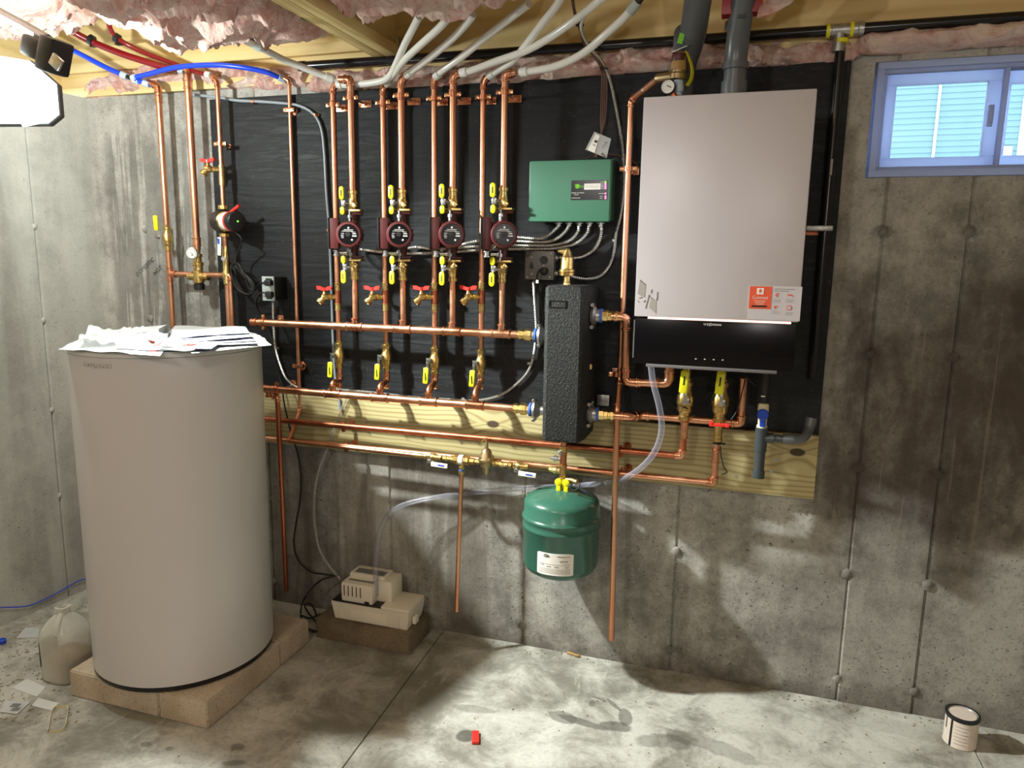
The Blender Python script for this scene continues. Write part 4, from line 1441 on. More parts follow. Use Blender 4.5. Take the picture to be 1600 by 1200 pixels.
t = thing('recirculation_pipe', 'copper pipe with small black and red pump near board edge', 'pipe', (-2.07, YL, 1.2), 'hot water pipes')
xr = -2.070
zr = V(339, 128, YL).z
run([V(330, 119, YL), Vector((xr, YL, zr)), Vector((xr, YL, V(350, 322, YL).z))], 0.0095, t)
part('pipe', MB().cyl((xr, YL, V(352, 370, YL).z), (xr, YL, 1.20), 0.0105, 16), 'copper', t, 60)
part('valve_body', MB().lathe((xr, YL, V(353, 445, YL).z), (0, 0, 1), [(0, 0.012), (0.004, 0.015), (0.02, 0.015), (0.03, 0.018), (0.05, 0.018), (0.06, 0.0145), (0.09, 0.014), (0.12, 0.016), (0.13, 0.013), (0.16, 0.013)], 12), 'brass', t, 30)
zt3 = V(346, 270, YL).z
part('drain_tee', MB().cyl((xr, YL, zt3 - 0.05), (xr, YL, zt3 + 0.03), 0.0125, 14), 'brass', t)
dv = dup(drain0, (xr, YL, zt3 + 0.012), 'small brass drain valve with red handle beside the edge of the black board')
dv['group'] = 'brass drain valves'
c4 = dup(cs, (xr, YL, V(345, 225, YL).z), 'copper clamp with wall plate at the left edge of the black board')
c4.rotation_euler = (0, 0, 0)
wl = part('lever', MB().box(V(343, 385, YL - 0.03), (0.018, 0.006, 0.075), Matrix.Rotation(0.06, 4, 'Y'), 0.003), 'label', t, label='white lever with blue print')
part('print', MB().box(V(341.5, 377, YL - 0.034), (0.009, 0.0006, 0.022)), 'blueplastic', wl)
part('lever_stem', MB().cyl(V(349, 404, YL - 0.012), V(349, 404, YL - 0.035), 0.009, 12), 'steel', t)
# recirculation pump
zp = V(351, 346, YL).z
rp = thing('recirculation_pump', 'small round pump with black, white and red bands left on the board', 'pump', (xr, YL, zp))
ax = Vector((0.90, -0.43, -0.02)).normalized()
o = Vector((xr, YL, zp)) - ax * 0.042
part('insulation_shell', MB().lathe(o, ax, [(0, 0.034), (0.004, 0.045), (0.050, 0.047), (0.054, 0.042)], 24), 'black', rp)
part('volute', MB().lathe(o, ax, [(0.052, 0.038), (0.062, 0.043), (0.068, 0.039)], 24), 'brass', rp)
part('label_band', MB().lathe(o, ax, [(0.066, 0.036), (0.068, 0.038), (0.108, 0.038), (0.110, 0.036)], 28), 'label', rp)
part('red_band', MB().lathe(o, ax, [(0.108, 0.038), (0.110, 0.041), (0.120, 0.041), (0.122, 0.038)], 28), 'red', rp)
hd = part('motor_head', MB().lathe(o, ax, [(0.120, 0.036), (0.122, 0.040), (0.152, 0.040), (0.158, 0.036), (0.160, 0.02)], 28), 'black', rp)
part('indicator', MB().lathe(o + ax * 0.1601, ax, [(0, 0.004), (0.0012, 0.004)], 10), 'greenled', hd)
part('union_nut', MB().lathe((xr, YL, zp + 0.048), (0, 0, 1), [(0, 0.016), (0.001, 0.021), (0.016, 0.021), (0.018, 0.014)], 8), 'brass', rp, 20)
part('union_nut', MB().lathe((xr, YL, zp - 0.064), (0, 0, 1), [(0, 0.014), (0.001, 0.021), (0.014, 0.021), (0.018, 0.016)], 8), 'brass', rp, 20)
e1 = o + ax * 0.122 + Vector((0, -0.01, 0.036))
part('red_lever', MB().cyl(e1, e1 + Vector((0.040, 0.0, 0.026)), 0.007, 10), 'red', rp)
# its cord: drop, coil and plug
cd = thing('coiled_power_cord', 'coiled black power cord hanging between small pump and light grey outlet', 'cord', V(375, 400, -0.12))
pts = [o + ax * 0.12 + Vector((0, 0, -0.037)), V(377, 372, -0.12), V(376, 385, -0.10), V(369, 400, -0.09), V(369, 412, -0.09), V(375, 425, -0.085)]
loops = []
for k in range(4):
    dx = k * 2.2
    loops += [V(388 + dx, 440, -0.07 - 0.006 * k), V(394 + dx * 0.5, 453, -0.065 - 0.006 * k), V(388, 463 - k, -0.06 - 0.006 * k), V(376 - dx, 450, -0.065 - 0.005 * k), V(364 - dx * 0.4, 425, -0.07 - 0.004 * k), V(358 + dx * 0.7, 414, -0.07 - 0.004 * k), V(364 + dx, 411, -0.075 - 0.004 * k), V(374 + dx, 424, -0.075 - 0.004 * k)]
pts += loops + [V(390, 450, -0.07), V(400, 452, -0.07), V(404, 446, -0.08), V(410, 442, -0.12), V(416, 441, -0.13)]
part('cable', MB().tube(spline(pts, 0.01), 0.0035, 8), 'rubber', cd, 60)
part('plug', MB().box(V(420, 442, -0.128), (0.03, 0.022, 0.024), None, 0.005), 'rubber', cd)

# wall outlet at the left
ob = thing('outlet_box', 'light grey duplex outlet on a black box above the left end of upper header', 'outlet', V(425, 452, -0.05))
p = V(427, 452, 0)
q = V(419, 452, -0.065)
zlo, zhi = V(420, 470, -0.065).z, V(420, 432, -0.065).z
YO = -0.112
zlo, zhi = V(420, 470, YO).z, V(420, 432, YO).z
xl, xr2 = V(409.5, 452, YO).x, V(428, 452, YO).x
part('box', MB().b2((xl + 0.002, YO + 0.007, zlo + 0.002), (xr2 - 0.002, -0.0195, zhi - 0.002), 0.003), 'black', ob)
part('faceplate', MB().b2((xl, YO, zlo), (xr2, YO + 0.008, zhi), 0.002), 'outletgrey', ob)
for zz in (0.027, -0.027):
    part('receptacle', MB().box(((xl + xr2) / 2 + 0.006, YO - 0.001, (zlo + zhi) / 2 + zz), (0.028, 0.004, 0.03), None, 0.004), 'black', ob)
# second plug and the long cord down to the condensate pump
lc = thing('long_power_cord', 'long black power cord dropping behind headers to the white condensate pump', 'cord', V(430, 470, -0.09))
pts = [V(419, 460, -0.13), V(410, 457, -0.13), V(403, 463, -0.11), V(401, 478, -0.06), V(408, 492, -0.04), V(417, 510, -0.035), V(425, 530, -0.035), V(430, 560, -0.035), V(436, 585, -0.035), V(441, 605, -0.05), V(444, 630, -0.06),
       V(453, 670, -0.06), V(464, 705, -0.06), V(470, 740, -0.05), V(469, 780, -0.04), V(463, 815, -0.04), V(459, 850, -0.05), V(466, 875, -0.07), V(485, 893, -0.10), V(505, 897, -0.11), V(528, 900, -0.12)]
part('cable', MB().tube(spline(pts, 0.015), 0.0036, 8), 'rubber', lc, 60)
part('plug', MB().box(V(421, 460, -0.128), (0.03, 0.022, 0.024), None, 0.005), 'rubber', lc)

# ------------------------------------------------------------------ red and blue plastic pipes
def hose(name, label, path, r, mat, group=None, rings=(), rmat='palering', step=0.02):
    t = thing(name, label, 'pipe', path[0], group)
    sp = spline(path, step)
    part('hose', MB().tube(sp, r, 14), mat, t, 60)
    for end in rings:
        if end == 0:
            crimp(sp[0], sp[1] - sp[0], r * 1.02, t, rmat)
        else:
            crimp(sp[-1], sp[-1] - sp[-2], r * 1.02, t, rmat)
    return t


hose('red_water_pipe', 'thick red plastic pipe curving down from the ceiling beside the work lamp',
     [V(75, -20, -0.40), V(76, 0, -0.36), V(84, 20, -0.30), V(100, 40, -0.24), V(125, 56, -0.20), V(150, 68, -0.16), V(190, 84, -0.14), V(230, 97, -0.12), V(262, 106, -0.10), V(284, 108, -0.085)], 0.0135, 'pexred', 'red plastic pipes', (1,))
hose('red_water_pipe', 'thinner red plastic pipe looping down behind the batt to the recirculation pipe',
     [V(185, 8, -0.26), V(175, 22, -0.22), V(170, 36, -0.20), V(175, 50, -0.18), V(184, 60, -0.16), V(200, 70, -0.13), V(230, 84, -0.10), V(265, 97, -0.08), V(300, 110, -0.07), V(326, 117, -0.08)], 0.0098, 'pexred', 'red plastic pipes', (1,), 'whitering')
hose('blue_water_pipe', 'blue plastic pipe running from the work lamp to the crimped tee',
     [V(60, 52, -0.20), V(97, 70, -0.17), V(130, 87, -0.14), V(165, 105, -0.11), V(194, 118, -0.09)], 0.0105, 'pexblue', 'blue plastic pipes', (1,))
hose('blue_water_pipe', 'blue plastic pipe arching across the copper risers from the crimped tee',
     [V(210, 121, -0.09), V(235, 115, -0.11), V(270, 106, -0.13), V(310, 102, -0.135), V(350, 102, -0.13), V(390, 107, -0.11), V(420, 114, -0.08), V(440, 123, -0.04)], 0.0098, 'pexblue', 'blue plastic pipes', (0, 1))
tb = thing('crimp_tee', 'pale blue crimped tee joining the blue pipes above the corner riser', 'fitting', V(205, 123, -0.09))
part('tee', MB().cyl(V(196, 119, -0.09), V(214, 126, -0.09), 0.008, 12).cyl(V(204, 122, -0.09), V(212, 121, -0.09), 0.008, 12), 'black', tb)
part('branch', MB().cyl(V(208, 124, -0.09), V(236, 132, -0.08), 0.0095, 12), 'pexblue', tb)
for q in ((213, 126), (229, 131)):
    crimp(V(q[0], q[1], -0.085), V(236, 132, -0.08) - V(208, 124, -0.09), 0.010, tb, 'palering')
for n_, (u, v, y, lab, sc) in enumerate(((143, 63, -0.17, 'black plastic clamp holding the thick red pipe', 1.0), (183, 60, -0.16, 'black plastic clamp holding the thinner red pipe', 0.9))):
    t = thing('bend_clamp', lab, 'clamp', V(u, v, y), 'black pipe clamps')
    d = Vector((0.8, 0.3, -0.5)).normalized()
    part('collar', MB().lathe(V(u, v, y) - d * 0.010, d, [(0, 0.014 * sc), (0.001, 0.021 * sc), (0.018, 0.021 * sc), (0.019, 0.014 * sc)], 18), 'black', t)
    part('tab', MB().box(V(u, v, y) + Vector((-0.010, 0.02, -0.016)), (0.03, 0.02, 0.008), None, 0.002), 'black', t)
hose('grey_tube', 'thin grey tube bending down the left of the black board', [V(290, 147, -0.02), V(340, 152, -0.03), V(370, 157, -0.03), V(410, 159, -0.03), V(448, 162, -0.03), V(470, 166, -0.03), V(490, 178, -0.03), V(502, 200, -0.03), V(507, 240, -0.03),
     V(510, 300, -0.03), V(514, 350, -0.03), V(517, 420, -0.03), V(519, 480, -0.03), V(521, 540, -0.03), V(524, 590, -0.03), V(530, 625, -0.045), V(531, 640, -0.05)], 0.0058, 'greytube')
for k, (u, v) in enumerate(((493, 180), (513, 360), (396, 159))):
    t = thing('tube_clip', ['pink tube clip on the bend of the grey tube', 'pink tube clip on the grey tube beside the leftmost pump', 'copper-coloured clip on the grey tube near the board edge'][k], 'clip', V(u, v, -0.03), 'tube clips')
    part('band', MB().lathe(V(u, v, -0.03), (0.3 if k != 2 else 1, 0, -1 if k != 2 else 0.0), [(-0.006, 0.006), (-0.005, 0.0085), (0.005, 0.0085), (0.006, 0.006)], 12).box(V(u + 4, v, -0.024), (0.012, 0.008, 0.008), None, 0.002), 'fitting', t)
hose('clear_drain_tube', 'thin clear drain tube curving down the concrete to the condensate pump', [V(545, 615, -0.05), V(538, 630, -0.05), V(530, 650, -0.05), V(521, 675, -0.05), V(510, 705, -0.05), V(497, 740, -0.05), V(491, 780, -0.05), V(492, 820, -0.06), V(500, 860, -0.08), V(515, 885, -0.10), V(532, 905, -0.13)],
     0.0055, 'thintube')

# ------------------------------------------------------------------ thin make-up water line and lower pipes
ml = thing('cold_water_line', 'thin copper line dropping left of the pumps and turning under the plank', 'pipe', (-1.766, -0.05, 0.8))
pa = Vector((-1.766, -0.035, V(455, 126, -0.035).z))
pb = V(468, 640, -0.04)
pb.x, pb.y = -1.766, -0.035
pc = Vector((V(452, 690, -0.14).x, -0.14, 0.805))
run([V(444, 122, -0.04), pa, pb, pc, Vector((V(660, 714, -0.14).x, -0.14, 0.800))], 0.0082, ml)
for (u, v, lab) in ((455, 172, 'round copper bell hanger near the top of the thin cold water line'), (468, 572, 'round copper bell hanger on the thin cold water line below the upper header')):
    zc = V(u, v, -0.035).z
    t = thing('bell_hanger', lab, 'clamp', (-1.766, -0.035, zc), 'bell hangers')
    part('strap', MB().box((-1.766, -0.036, zc), (0.05, 0.020, 0.017), None, 0.004), 'fitting', t)
    part('bell', MB().lathe((-1.766 + 0.004, -0.019, zc), (0, -1, 0), [(0, 0.020), (0.003, 0.020), (0.010, 0.011)], 18), 'fitting', t)
    for s_ in (1, -1):
        part('screw', MB().lathe((-1.766 + s_ * 0.018, -0.046, zc), (0, -1, 0), [(0, 0.004), (0.003, 0.003)], 8), 'brass', t)

dl = thing('tank_coil_pipe', 'dark copper pipe crossing the plank above its twin', 'pipe', (-1.0, -0.085, 0.875), 'coil pipes across the plank')
D0 = Vector((-2.05, -0.085, 0.874))
D1 = Vector((V(1066, 711, -0.13).x, -0.13, 0.893))
D2 = Vector((V(1071, 640, -0.14).x, -0.14, V(1071, 652, -0.14).z))
run([D0, D1, D2], 0.0118, dl, 'copper_dark')
coupling((D2.x, -0.138, D2.z - 0.045), (0, 0, 1), 0.0118, dl, ln=0.06)
cl_ = thing('tank_coil_pipe', 'copper pipe running along the bottom edge of the plank', 'pipe', (-1.0, -0.085, 0.79), 'coil pipes across the plank')
C0 = Vector((-1.90, -0.085, 0.790))
C1 = Vector((V(1116, 755, -0.13).x, -0.13, 0.808))
C2 = Vector((V(1120, 690, -0.14).x, -0.14, V(1120, 688, -0.14).z))
elb = Vector((-1.925, -0.085, 0.79))
run([C0 + Vector((-0.03, 0, -0.25)), C0 + Vector((-0.03, 0, 0)), C1, C2], 0.0115, cl_)
coupling((C2.x, -0.139, C2.z - 0.055), (0, 0, 1), 0.0115, cl_, ln=0.05)
for (u, v, r, z, k) in ((537, 667, 0.0118, 0.874, 0), (972, 705, 0.0118, 0.884, 1), (541, 695, 0.0115, 0.79, 2), (974, 738, 0.0115, 0.801, 3)):
    x = V(u, v, -0.085).x
    lab = ['copper bell hanger on the upper coil pipe near the white tank', 'copper bell hanger on the upper coil pipe right of the green tank', 'copper bell hanger on the lower coil pipe near the white tank', 'copper bell hanger on the lower coil pipe right of the green tank'][k]
    yk = -0.085 if k % 2 == 0 else -0.108
    t = thing('bell_hanger', lab, 'clamp', (x, yk, z), 'bell hangers')
    part('strap', MB().box((x, yk, z), (0.014, 0.012, 0.046), None, 0.003), 'copper_dark', t)
    part('bell', MB().lathe((x + 0.012, -0.038, z + 0.004), (0, -1, 0), [(0, 0.015), (0.003, 0.014), (0.010, 0.007), (-yk - 0.05, 0.005)], 18), 'copper_dark', t)

# fill line: ball valve, backflow preventer, pressure regulator, ball valve
YE, ZE = -0.14, 0.80


def inline(x0, x1, prof, name, mat, root, seg=12):
    L = x1 - x0
    return part(name, MB().lathe((x0, YE, ZE), (1, 0, 0), [(a * L, b) for a, b in prof], seg), mat, root, 30)


vx = lambda u, v=720: V(u, v, YE).x
fl = thing('water_feed_assembly', 'brass backflow preventer and bell-shaped pressure regulator on the feed line', 'valve', (vx(730), YE, ZE))
inline(vx(692), vx(712), [(0, 0.009), (0.05, 0.012), (0.3, 0.012), (0.35, 0.010), (0.6, 0.010), (0.65, 0.014), (1, 0.014)], 'nipple', 'brass', fl, 8)
inline(vx(710), vx(734), [(0, 0.012), (0.05, 0.020), (0.25, 0.020), (0.3, 0.017), (0.7, 0.017), (0.75, 0.020), (0.95, 0.020), (1, 0.012)], 'backflow_body', 'brass', fl, 8)
part('white_band', MB().lathe((vx(717.5), YE, ZE), (1, 0, 0), [(0, 0.0175), (0.001, 0.0195), (0.018, 0.0195), (0.019, 0.0175)], 18), 'label', fl)
inline(vx(733), vx(750), [(0, 0.010), (0.1, 0.014), (0.5, 0.014), (0.55, 0.010), (1, 0.010)], 'nipple', 'brass', fl, 8)
xg = vx(760)
rg = part('regulator', MB().lathe((xg, YE, ZE - 0.045), (0, 0, 1), [(0, 0.010), (0.01, 0.013), (0.028, 0.017), (0.030, 0.022), (0.048, 0.024), (0.052, 0.032), (0.060, 0.032), (0.064, 0.026), (0.085, 0.020), (0.095, 0.016), (0.100, 0.008), (0.125, 0.005)], 20), 'bronze', fl)
for a in (0.8, 2.4, 4.0, 5.5):
    part('bolt', MB().cyl((xg + 0.028 * math.cos(a), YE + 0.028 * math.sin(a), ZE + 0.002), (xg + 0.028 * math.cos(a), YE + 0.028 * math.sin(a), ZE + 0.024), 0.004, 8), 'bronze', rg)
part('lever', MB().box((xg - 0.002, YE, ZE + 0.082), (0.006, 0.006, 0.022)).prism([(xg + 0.0, YE - 0.003, ZE + 0.094), (xg - 0.024, YE - 0.003, ZE + 0.072), (xg - 0.02, YE - 0.003, ZE + 0.084), (xg + 0.004, YE - 0.003, ZE + 0.10)], (0, 0.006, 0)), 'brass', fl)
inline(vx(770), vx(800), [(0, 0.012), (0.1, 0.012), (0.15, 0.0085), (0.3, 0.0085), (0.35, 0.012), (0.5, 0.012), (0.55, 0.010), (0.8, 0.010), (0.85, 0.013), (1, 0.013)], 'nipple', 'brass', fl, 8)
inline(vx(858, 735), vx(874, 736), [(0, 0.009), (0.2, 0.012), (0.5, 0.012), (0.55, 0.014), (1, 0.014)], 'nipple', 'brass', fl, 8)
part('discharge_union', MB().lathe((vx(722), YE - 0.004, ZE - 0.012), (0, 0, -1), [(0, 0.010), (0.012, 0.010), (0.013, 0.012), (0.022, 0.012), (0.023, 0.010), (0.03, 0.010), (0.031, 0.0125), (0.042, 0.0125), (0.043, 0.009)], 10), 'brass', fl, 30)
part('blue_tape', MB().lathe((vx(722), YE - 0.004, ZE - 0.034), (0, 0, -1), [(0, 0.0101), (0.0005, 0.0112), (0.007, 0.0112), (0.0075, 0.0101)], 12), 'bluegasket', fl)
for (u0, u1, lab, dz) in ((668, 694, 'brass valve with white lever left of the backflow preventer', 0), (802, 830, 'brass valve with white lever right of the bell-shaped regulator', 0)):
    x0, x1 = vx(u0), vx(u1)
    t = thing('feed_ball_valve', lab, 'valve', ((x0 + x1) / 2, YE, ZE), 'white lever valves')
    part('valve_body', MB().lathe((x0, YE, ZE), (1, 0, 0), [(0, 0.009), (0.001, 0.0125), (0.010, 0.0125), (0.014, 0.015), (0.022, 0.0155), (0.034, 0.015), (0.042, 0.012), (0.052, 0.0125), (0.06, 0.0125), (0.061, 0.009)], 12), 'brass', t, 30)
    if u0 == 668:
        part('end_fitting', MB().lathe((vx(648), YE, ZE), (1, 0, 0), [(0, 0.0085), (0.002, 0.011), (0.03, 0.011), (0.032, 0.0085), (0.05, 0.0085)], 12), 'brass', t)
    st = part('lever', MB().cyl((x0 + 0.024, YE - 0.012, ZE - 0.002), (x0 + 0.022, YE - 0.032, ZE - 0.008), 0.008, 10).box((x0 + 0.026, YE - 0.034, ZE - 0.010), (0.026, 0.003, 0.012)), 'steel', t)
    gx = x0 + 0.066
    part('grip', MB().box((gx, YE - 0.038, ZE - 0.018), (0.068, 0.007, 0.018), Matrix.Rotation(0.05, 4, 'Y'), 0.003), 'label', st)
    part('print', MB().box((gx + 0.008, YE - 0.0420, ZE - 0.018), (0.026, 0.0006, 0.005), Matrix.Rotation(0.05, 4, 'Y')), 'blueplastic', st)
dp = thing('relief_drop_pipe', 'short open copper drop pipe under the backflow preventer', 'pipe', (vx(722), YE, 0.3))
q = V(713, 955, -0.16)
part('pipe', MB().cyl((vx(722), YE - 0.004, ZE - 0.05), (q.x, -0.16, q.z), 0.0088, 16), 'copper', dp, 60)
# pipe below the separator down to the expansion tank
ep = thing('expansion_pipe', 'vertical copper stub with brass tee above the green tank', 'pipe', (-0.588, -0.15, 0.8))
XT, YT = -0.584, -0.165
part('pipe', MB().cyl((XT, YT, 0.93), (XT, YT, 0.775), 0.0115, 16), 'copper', ep, 60)
coupling((XT, YT, 0.885), (0, 0, 1), 0.0115, ep, 'brass', ln=0.03)
coupling((XT, YT, 0.842), (0, 0, 1), 0.0115, ep, 'fitting', ln=0.05)
part('tee', MB().lathe((XT, YT, ZE - 0.032), (0, 0, 1), [(0, 0.012), (0.001, 0.0155), (0.012, 0.0155), (0.014, 0.013), (0.05, 0.013), (0.052, 0.0155), (0.062, 0.0155), (0.063, 0.012)], 14)
     .lathe((XT, YT + 0.01, ZE), (-1, 0.25, 0), [(0, 0.013), (0.024, 0.013), (0.025, 0.0155), (0.036, 0.0155)], 12), 'brass', ep, 30)
part('probe', MB().lathe((XT - 0.008, YT, 0.848), (-1, -0.1, 0.1), [(0, 0.009), (0.012, 0.009), (0.013, 0.011), (0.026, 0.011), (0.027, 0.006), (0.04, 0.005)], 10), 'zinc', ep)
part('probe_cap', MB().lathe((XT - 0.006, YT - 0.01, 0.868), (-0.2, -0.3, 1), [(0, 0.007), (0.016, 0.009), (0.018, 0.004)], 10), 'zinc', ep)
tv = thing('tank_service_valve', 'tank valve with two small yellow levers on top of the green tank', 'valve', (XT, YT, 0.765))
part('valve_body', MB().lathe((XT, YT, 0.735), (0, 0, 1), [(0, 0.010), (0.012, 0.012), (0.03, 0.014), (0.045, 0.012)], 12).lathe((XT, YT, 0.776), (1, -0.2, 0.0), [(0, 0.008), (0.03, 0.008), (0.031, 0.010), (0.044, 0.010)], 12), 'brass', tv)
for dx in (-0.010, 0.018):
    pv = Vector((XT + dx, YT - 0.020, 0.768))
    part('lever', MB().lathe(pv + Vector((0, 0.004, 0)), (0, -1, 0), [(0, 0.0135), (0.007, 0.0135), (0.008, 0.012)], 18).box(pv + Vector((0, 0, -0.026)), (0.016, 0.007, 0.042), None, 0.003), 'yellow', tv)
part('hose_cap', MB().lathe((XT + 0.044, YT - 0.01, 0.775), (1, -0.3, -0.1), [(0, 0.009), (0.001, 0.011), (0.014, 0.011), (0.015, 0.006)], 12), 'brass', tv)
part('cap_strap', MB().tube(spline([(XT + 0.046, YT - 0.02, 0.772), (XT + 0.036, YT - 0.03, 0.758), (XT + 0.048, YT - 0.034, 0.748), (XT + 0.066, YT - 0.03, 0.756), (XT + 0.068, YT - 0.02, 0.772)], 0.005), 0.003, 8), 'rubber', tv)

# green expansion tank
RT = 0.139
et = thing('expansion_tank', 'green domed expansion tank hanging under the black separator', 'tank', (XT, YT, 0.41))
prof = [(0.0, 0.02), (0.006, 0.06), (0.018, 0.10), (0.036, 0.128), (0.058, RT), (0.190, RT), (0.194, RT + 0.004), (0.201, RT + 0.0045), (0.206, RT + 0.001), (0.222, RT + 0.0015), (0.228, RT + 0.006), (0.233, RT + 0.006), (0.238, RT + 0.001)]
prof += [(0.240, RT - 0.001), (0.282, RT - 0.001), (0.296, RT - 0.008), (0.308, RT - 0.030), (0.320, RT - 0.068), (0.328, 0.030), (0.330, 0.015)]
part('shell', MB().lathe((XT, YT, 0.408), (0, 0, 1), prof, 64), 'green', et, 50)
part('neck', MB().cyl((XT, YT, 0.735), (XT, YT, 0.758), 0.010, 12), 'zinc', et)
part('air_valve', MB().lathe((XT, YT - 0.01, 0.412), (0, 0, -1), [(0, 0.014), (0.008, 0.012), (0.009, 0.007), (0.022, 0.006)], 12), 'black', et)
av = math.atan2(EYE.y - YT, EYE.x - XT)
a0 = av - 0.12
ac = (av - 0.62, av + 0.34)     # label spans these angles


def curved(a, b, z0, z1, r, c=(XT, YT), th=0.001, n=14, rnd=0.006):
    mb = MB()
    vs = []
    for k in range(n + 1):
        an = a + (b - a) * k / n
        e = min(k, n - k)
        d = rnd if e == 0 else 0.0
        for rr in (r, r + th):
            vs += [(c[0] + rr * math.cos(an), c[1] + rr * math.sin(an), z0 + d), (c[0] + rr * math.cos(an), c[1] + rr * math.sin(an), z1 - d)]
    fs = []
    for k in range(n):
        i, j = k * 4, (k + 1) * 4
        fs += [(i + 2, j + 2, j + 3, i + 3), (i, i + 1, j + 1, j), (i, j, j + 2, i + 2), (i + 1, i + 3, j + 3, j + 1)]
    fs += [(0, 2, 3, 1), (n * 4, n * 4 + 1, n * 4 + 3, n * 4 + 2)]
    return mb.add(vs, fs)


zl0, zl1 = 0.462, 0.543
lb = part('label', curved(ac[0], ac[1], zl0, zl1, RT, rnd=0.003), 'label', et, 30, label='white printed label')
w_ = ac[1] - ac[0]


def lp(f, z):
    return (XT, YT), RT + 0.0016, ac[0] + w_ * f, z


ov = MB()
vs = []
for k in range(20):
    a = 2 * PI * k / 20
    an = ac[0] + w_ * 0.27 + math.cos(a) * 0.085
    vs.append((XT + (RT + 0.0016) * math.cos(an), YT + (RT + 0.0016) * math.sin(an), 0.533 + 0.0058 * math.sin(a)))
ov.add(vs, [tuple(range(20))])
part('logo_oval', ov, 'ink', lb, 0)
text('FLEX 2', 0.008, (0, 0, 0.533), (1, 0, 0), (0, 0, 1), 'label', lb, 'logo_lettering', 0.0003, 'CENTER', ((XT, YT), RT + 0.0022, ac[0] + w_ * 0.27))
text('HTX 30', 0.0085, (0, 0, 0.516), (1, 0, 0), (0, 0, 1), 'ink', lb, 'lettering', 0.0003, 'CENTER', ((XT, YT), RT + 0.0012, ac[0] + w_ * 0.74))
for (s_, f_, z_, sz) in (('EXPANSION TANK', 0.74, 0.533, 0.0052), ('12 PSI', 0.16, 0.498, 0.0055), ('100 PSI', 0.34, 0.494, 0.0055), ('75 PSI', 0.55, 0.494, 0.0065), ('240 F', 0.83, 0.494, 0.0065)):
    text(s_, sz, (0, 0, z_), (1, 0, 0), (0, 0, 1), 'ink', lb, 'lettering', 0.0002, 'CENTER', ((XT, YT), RT + 0.0012, ac[0] + w_ * f_))
for z_ in (0.503, 0.486, 0.481, 0.476, 0.471):
    part('fine_print', curved(ac[0] + w_ * 0.06, ac[0] + w_ * 0.92, z_ - 0.0008, z_ + 0.0008, RT + 0.001, th=0.0004, rnd=0), 'faint', lb, 0)

# ------------------------------------------------------------------ hydraulic separator
sp_ = thing('hydraulic_separator', 'tall black speckled foam-clad separator between the headers and the boiler pipes', 'separator', (-0.58, -0.15, 0.93))
x0s, x1s, y0s, y1s, z0s, z1s = -0.645, -0.500, -0.250, -0.050, 0.930, 1.475
xf = V(908, 560, y0s).x
c_ = 0.014
poly = [(x0s, y1s), (x0s, y0s + c_), (x0s + c_, y0s), (xf - c_ * 0.6, y0s), (xf, y0s + c_ * 0.6), (x1s, y0s + 0.07), (x1s, y1s)]
bm = bmesh.new()
vv = [bm.verts.new((a, b, z0s)) for a, b in poly]
f0 = bm.faces.new(vv)
ext = bmesh.ops.extrude_face_region(bm, geom=[f0])
bmesh.ops.translate(bm, verts=[g for g in ext['geom'] if isinstance(g, bmesh.types.BMVert)], vec=(0, 0, z1s - z0s))
bmesh.ops.bevel(bm, geom=[e for e in bm.edges if abs(e.verts[0].co.z - e.verts[1].co.z) < 1e-6], offset=0.014, segments=3, profile=0.5, affect='EDGES')
bm.verts.index_update()
mb = MB().add([v.co.copy() for v in bm.verts], [tuple(v.index for v in f.verts) for f in bm.faces])
bm.free()
part('foam_shell', mb, 'foam', sp_, 30)
pA = (V(858, 469, y0s - 0.001), V(884, 481, y0s - 0.001))
rr = MB()
X0, X1, Z0, Z1 = pA[0].x, pA[1].x, pA[1].z, pA[0].z
for lo, hi in (((X0, Z0), (X1, Z0 + 0.002)), ((X0, Z1 - 0.002), (X1, Z1)), ((X0, Z0), (X0 + 0.002, Z1)), ((X1 - 0.002, Z0), (X1, Z1))):
    rr.b2((lo[0], y0s - 0.003, lo[1]), (hi[0], y0s + 0.002, hi[1]))
part('embossed_frame', rr, 'black', sp_, 0)
for zc in (1.291, 1.017):
    part('stub', MB().cyl((x0s - 0.08, YH, zc), (x0s + 0.02, YH, zc), 0.018, 16), 'zinc', sp_)
part('side_port', MB().lathe((x1s, -0.14, 1.19), (1, 0, 0), [(0, 0.012), (0.006, 0.010), (0.008, 0.006)], 8), 'brass', sp_)

avt = thing('air_vent', 'brass automatic air vent standing on the black separator', 'valve', (XT, -0.14, 1.475))
xv, yv = V(886, 430, -0.15).x, -0.15
part('stem', MB().lathe((xv, yv, 1.470), (0, 0, 1), [(0, 0.014), (0.012, 0.013), (0.014, 0.011), (0.038, 0.011), (0.040, 0.016)], 10), 'brass', avt, 30)
part('float_chamber', MB().lathe((xv, yv, 1.505), (0, 0, 1), [(0, 0.020), (0.002, 0.0265), (0.012, 0.0275), (0.013, 0.025), (0.015, 0.0285), (0.022, 0.0285), (0.024, 0.024), (0.028, 0.0225), (0.064, 0.022), (0.068, 0.018), (0.084, 0.013), (0.094, 0.007)], 28), 'brass', avt)
part('outlet', MB().lathe((xv, yv, 1.590), (-1, -0.1, 0), [(0, 0.010), (0.024, 0.0085), (0.025, 0.006), (0.034, 0.005)], 14), 'brass', avt)
part('collar', MB().lathe((xv, yv, 1.466), (0, 0, 1), [(0, 0.016), (0.008, 0.016)], 14), 'zinc', avt)

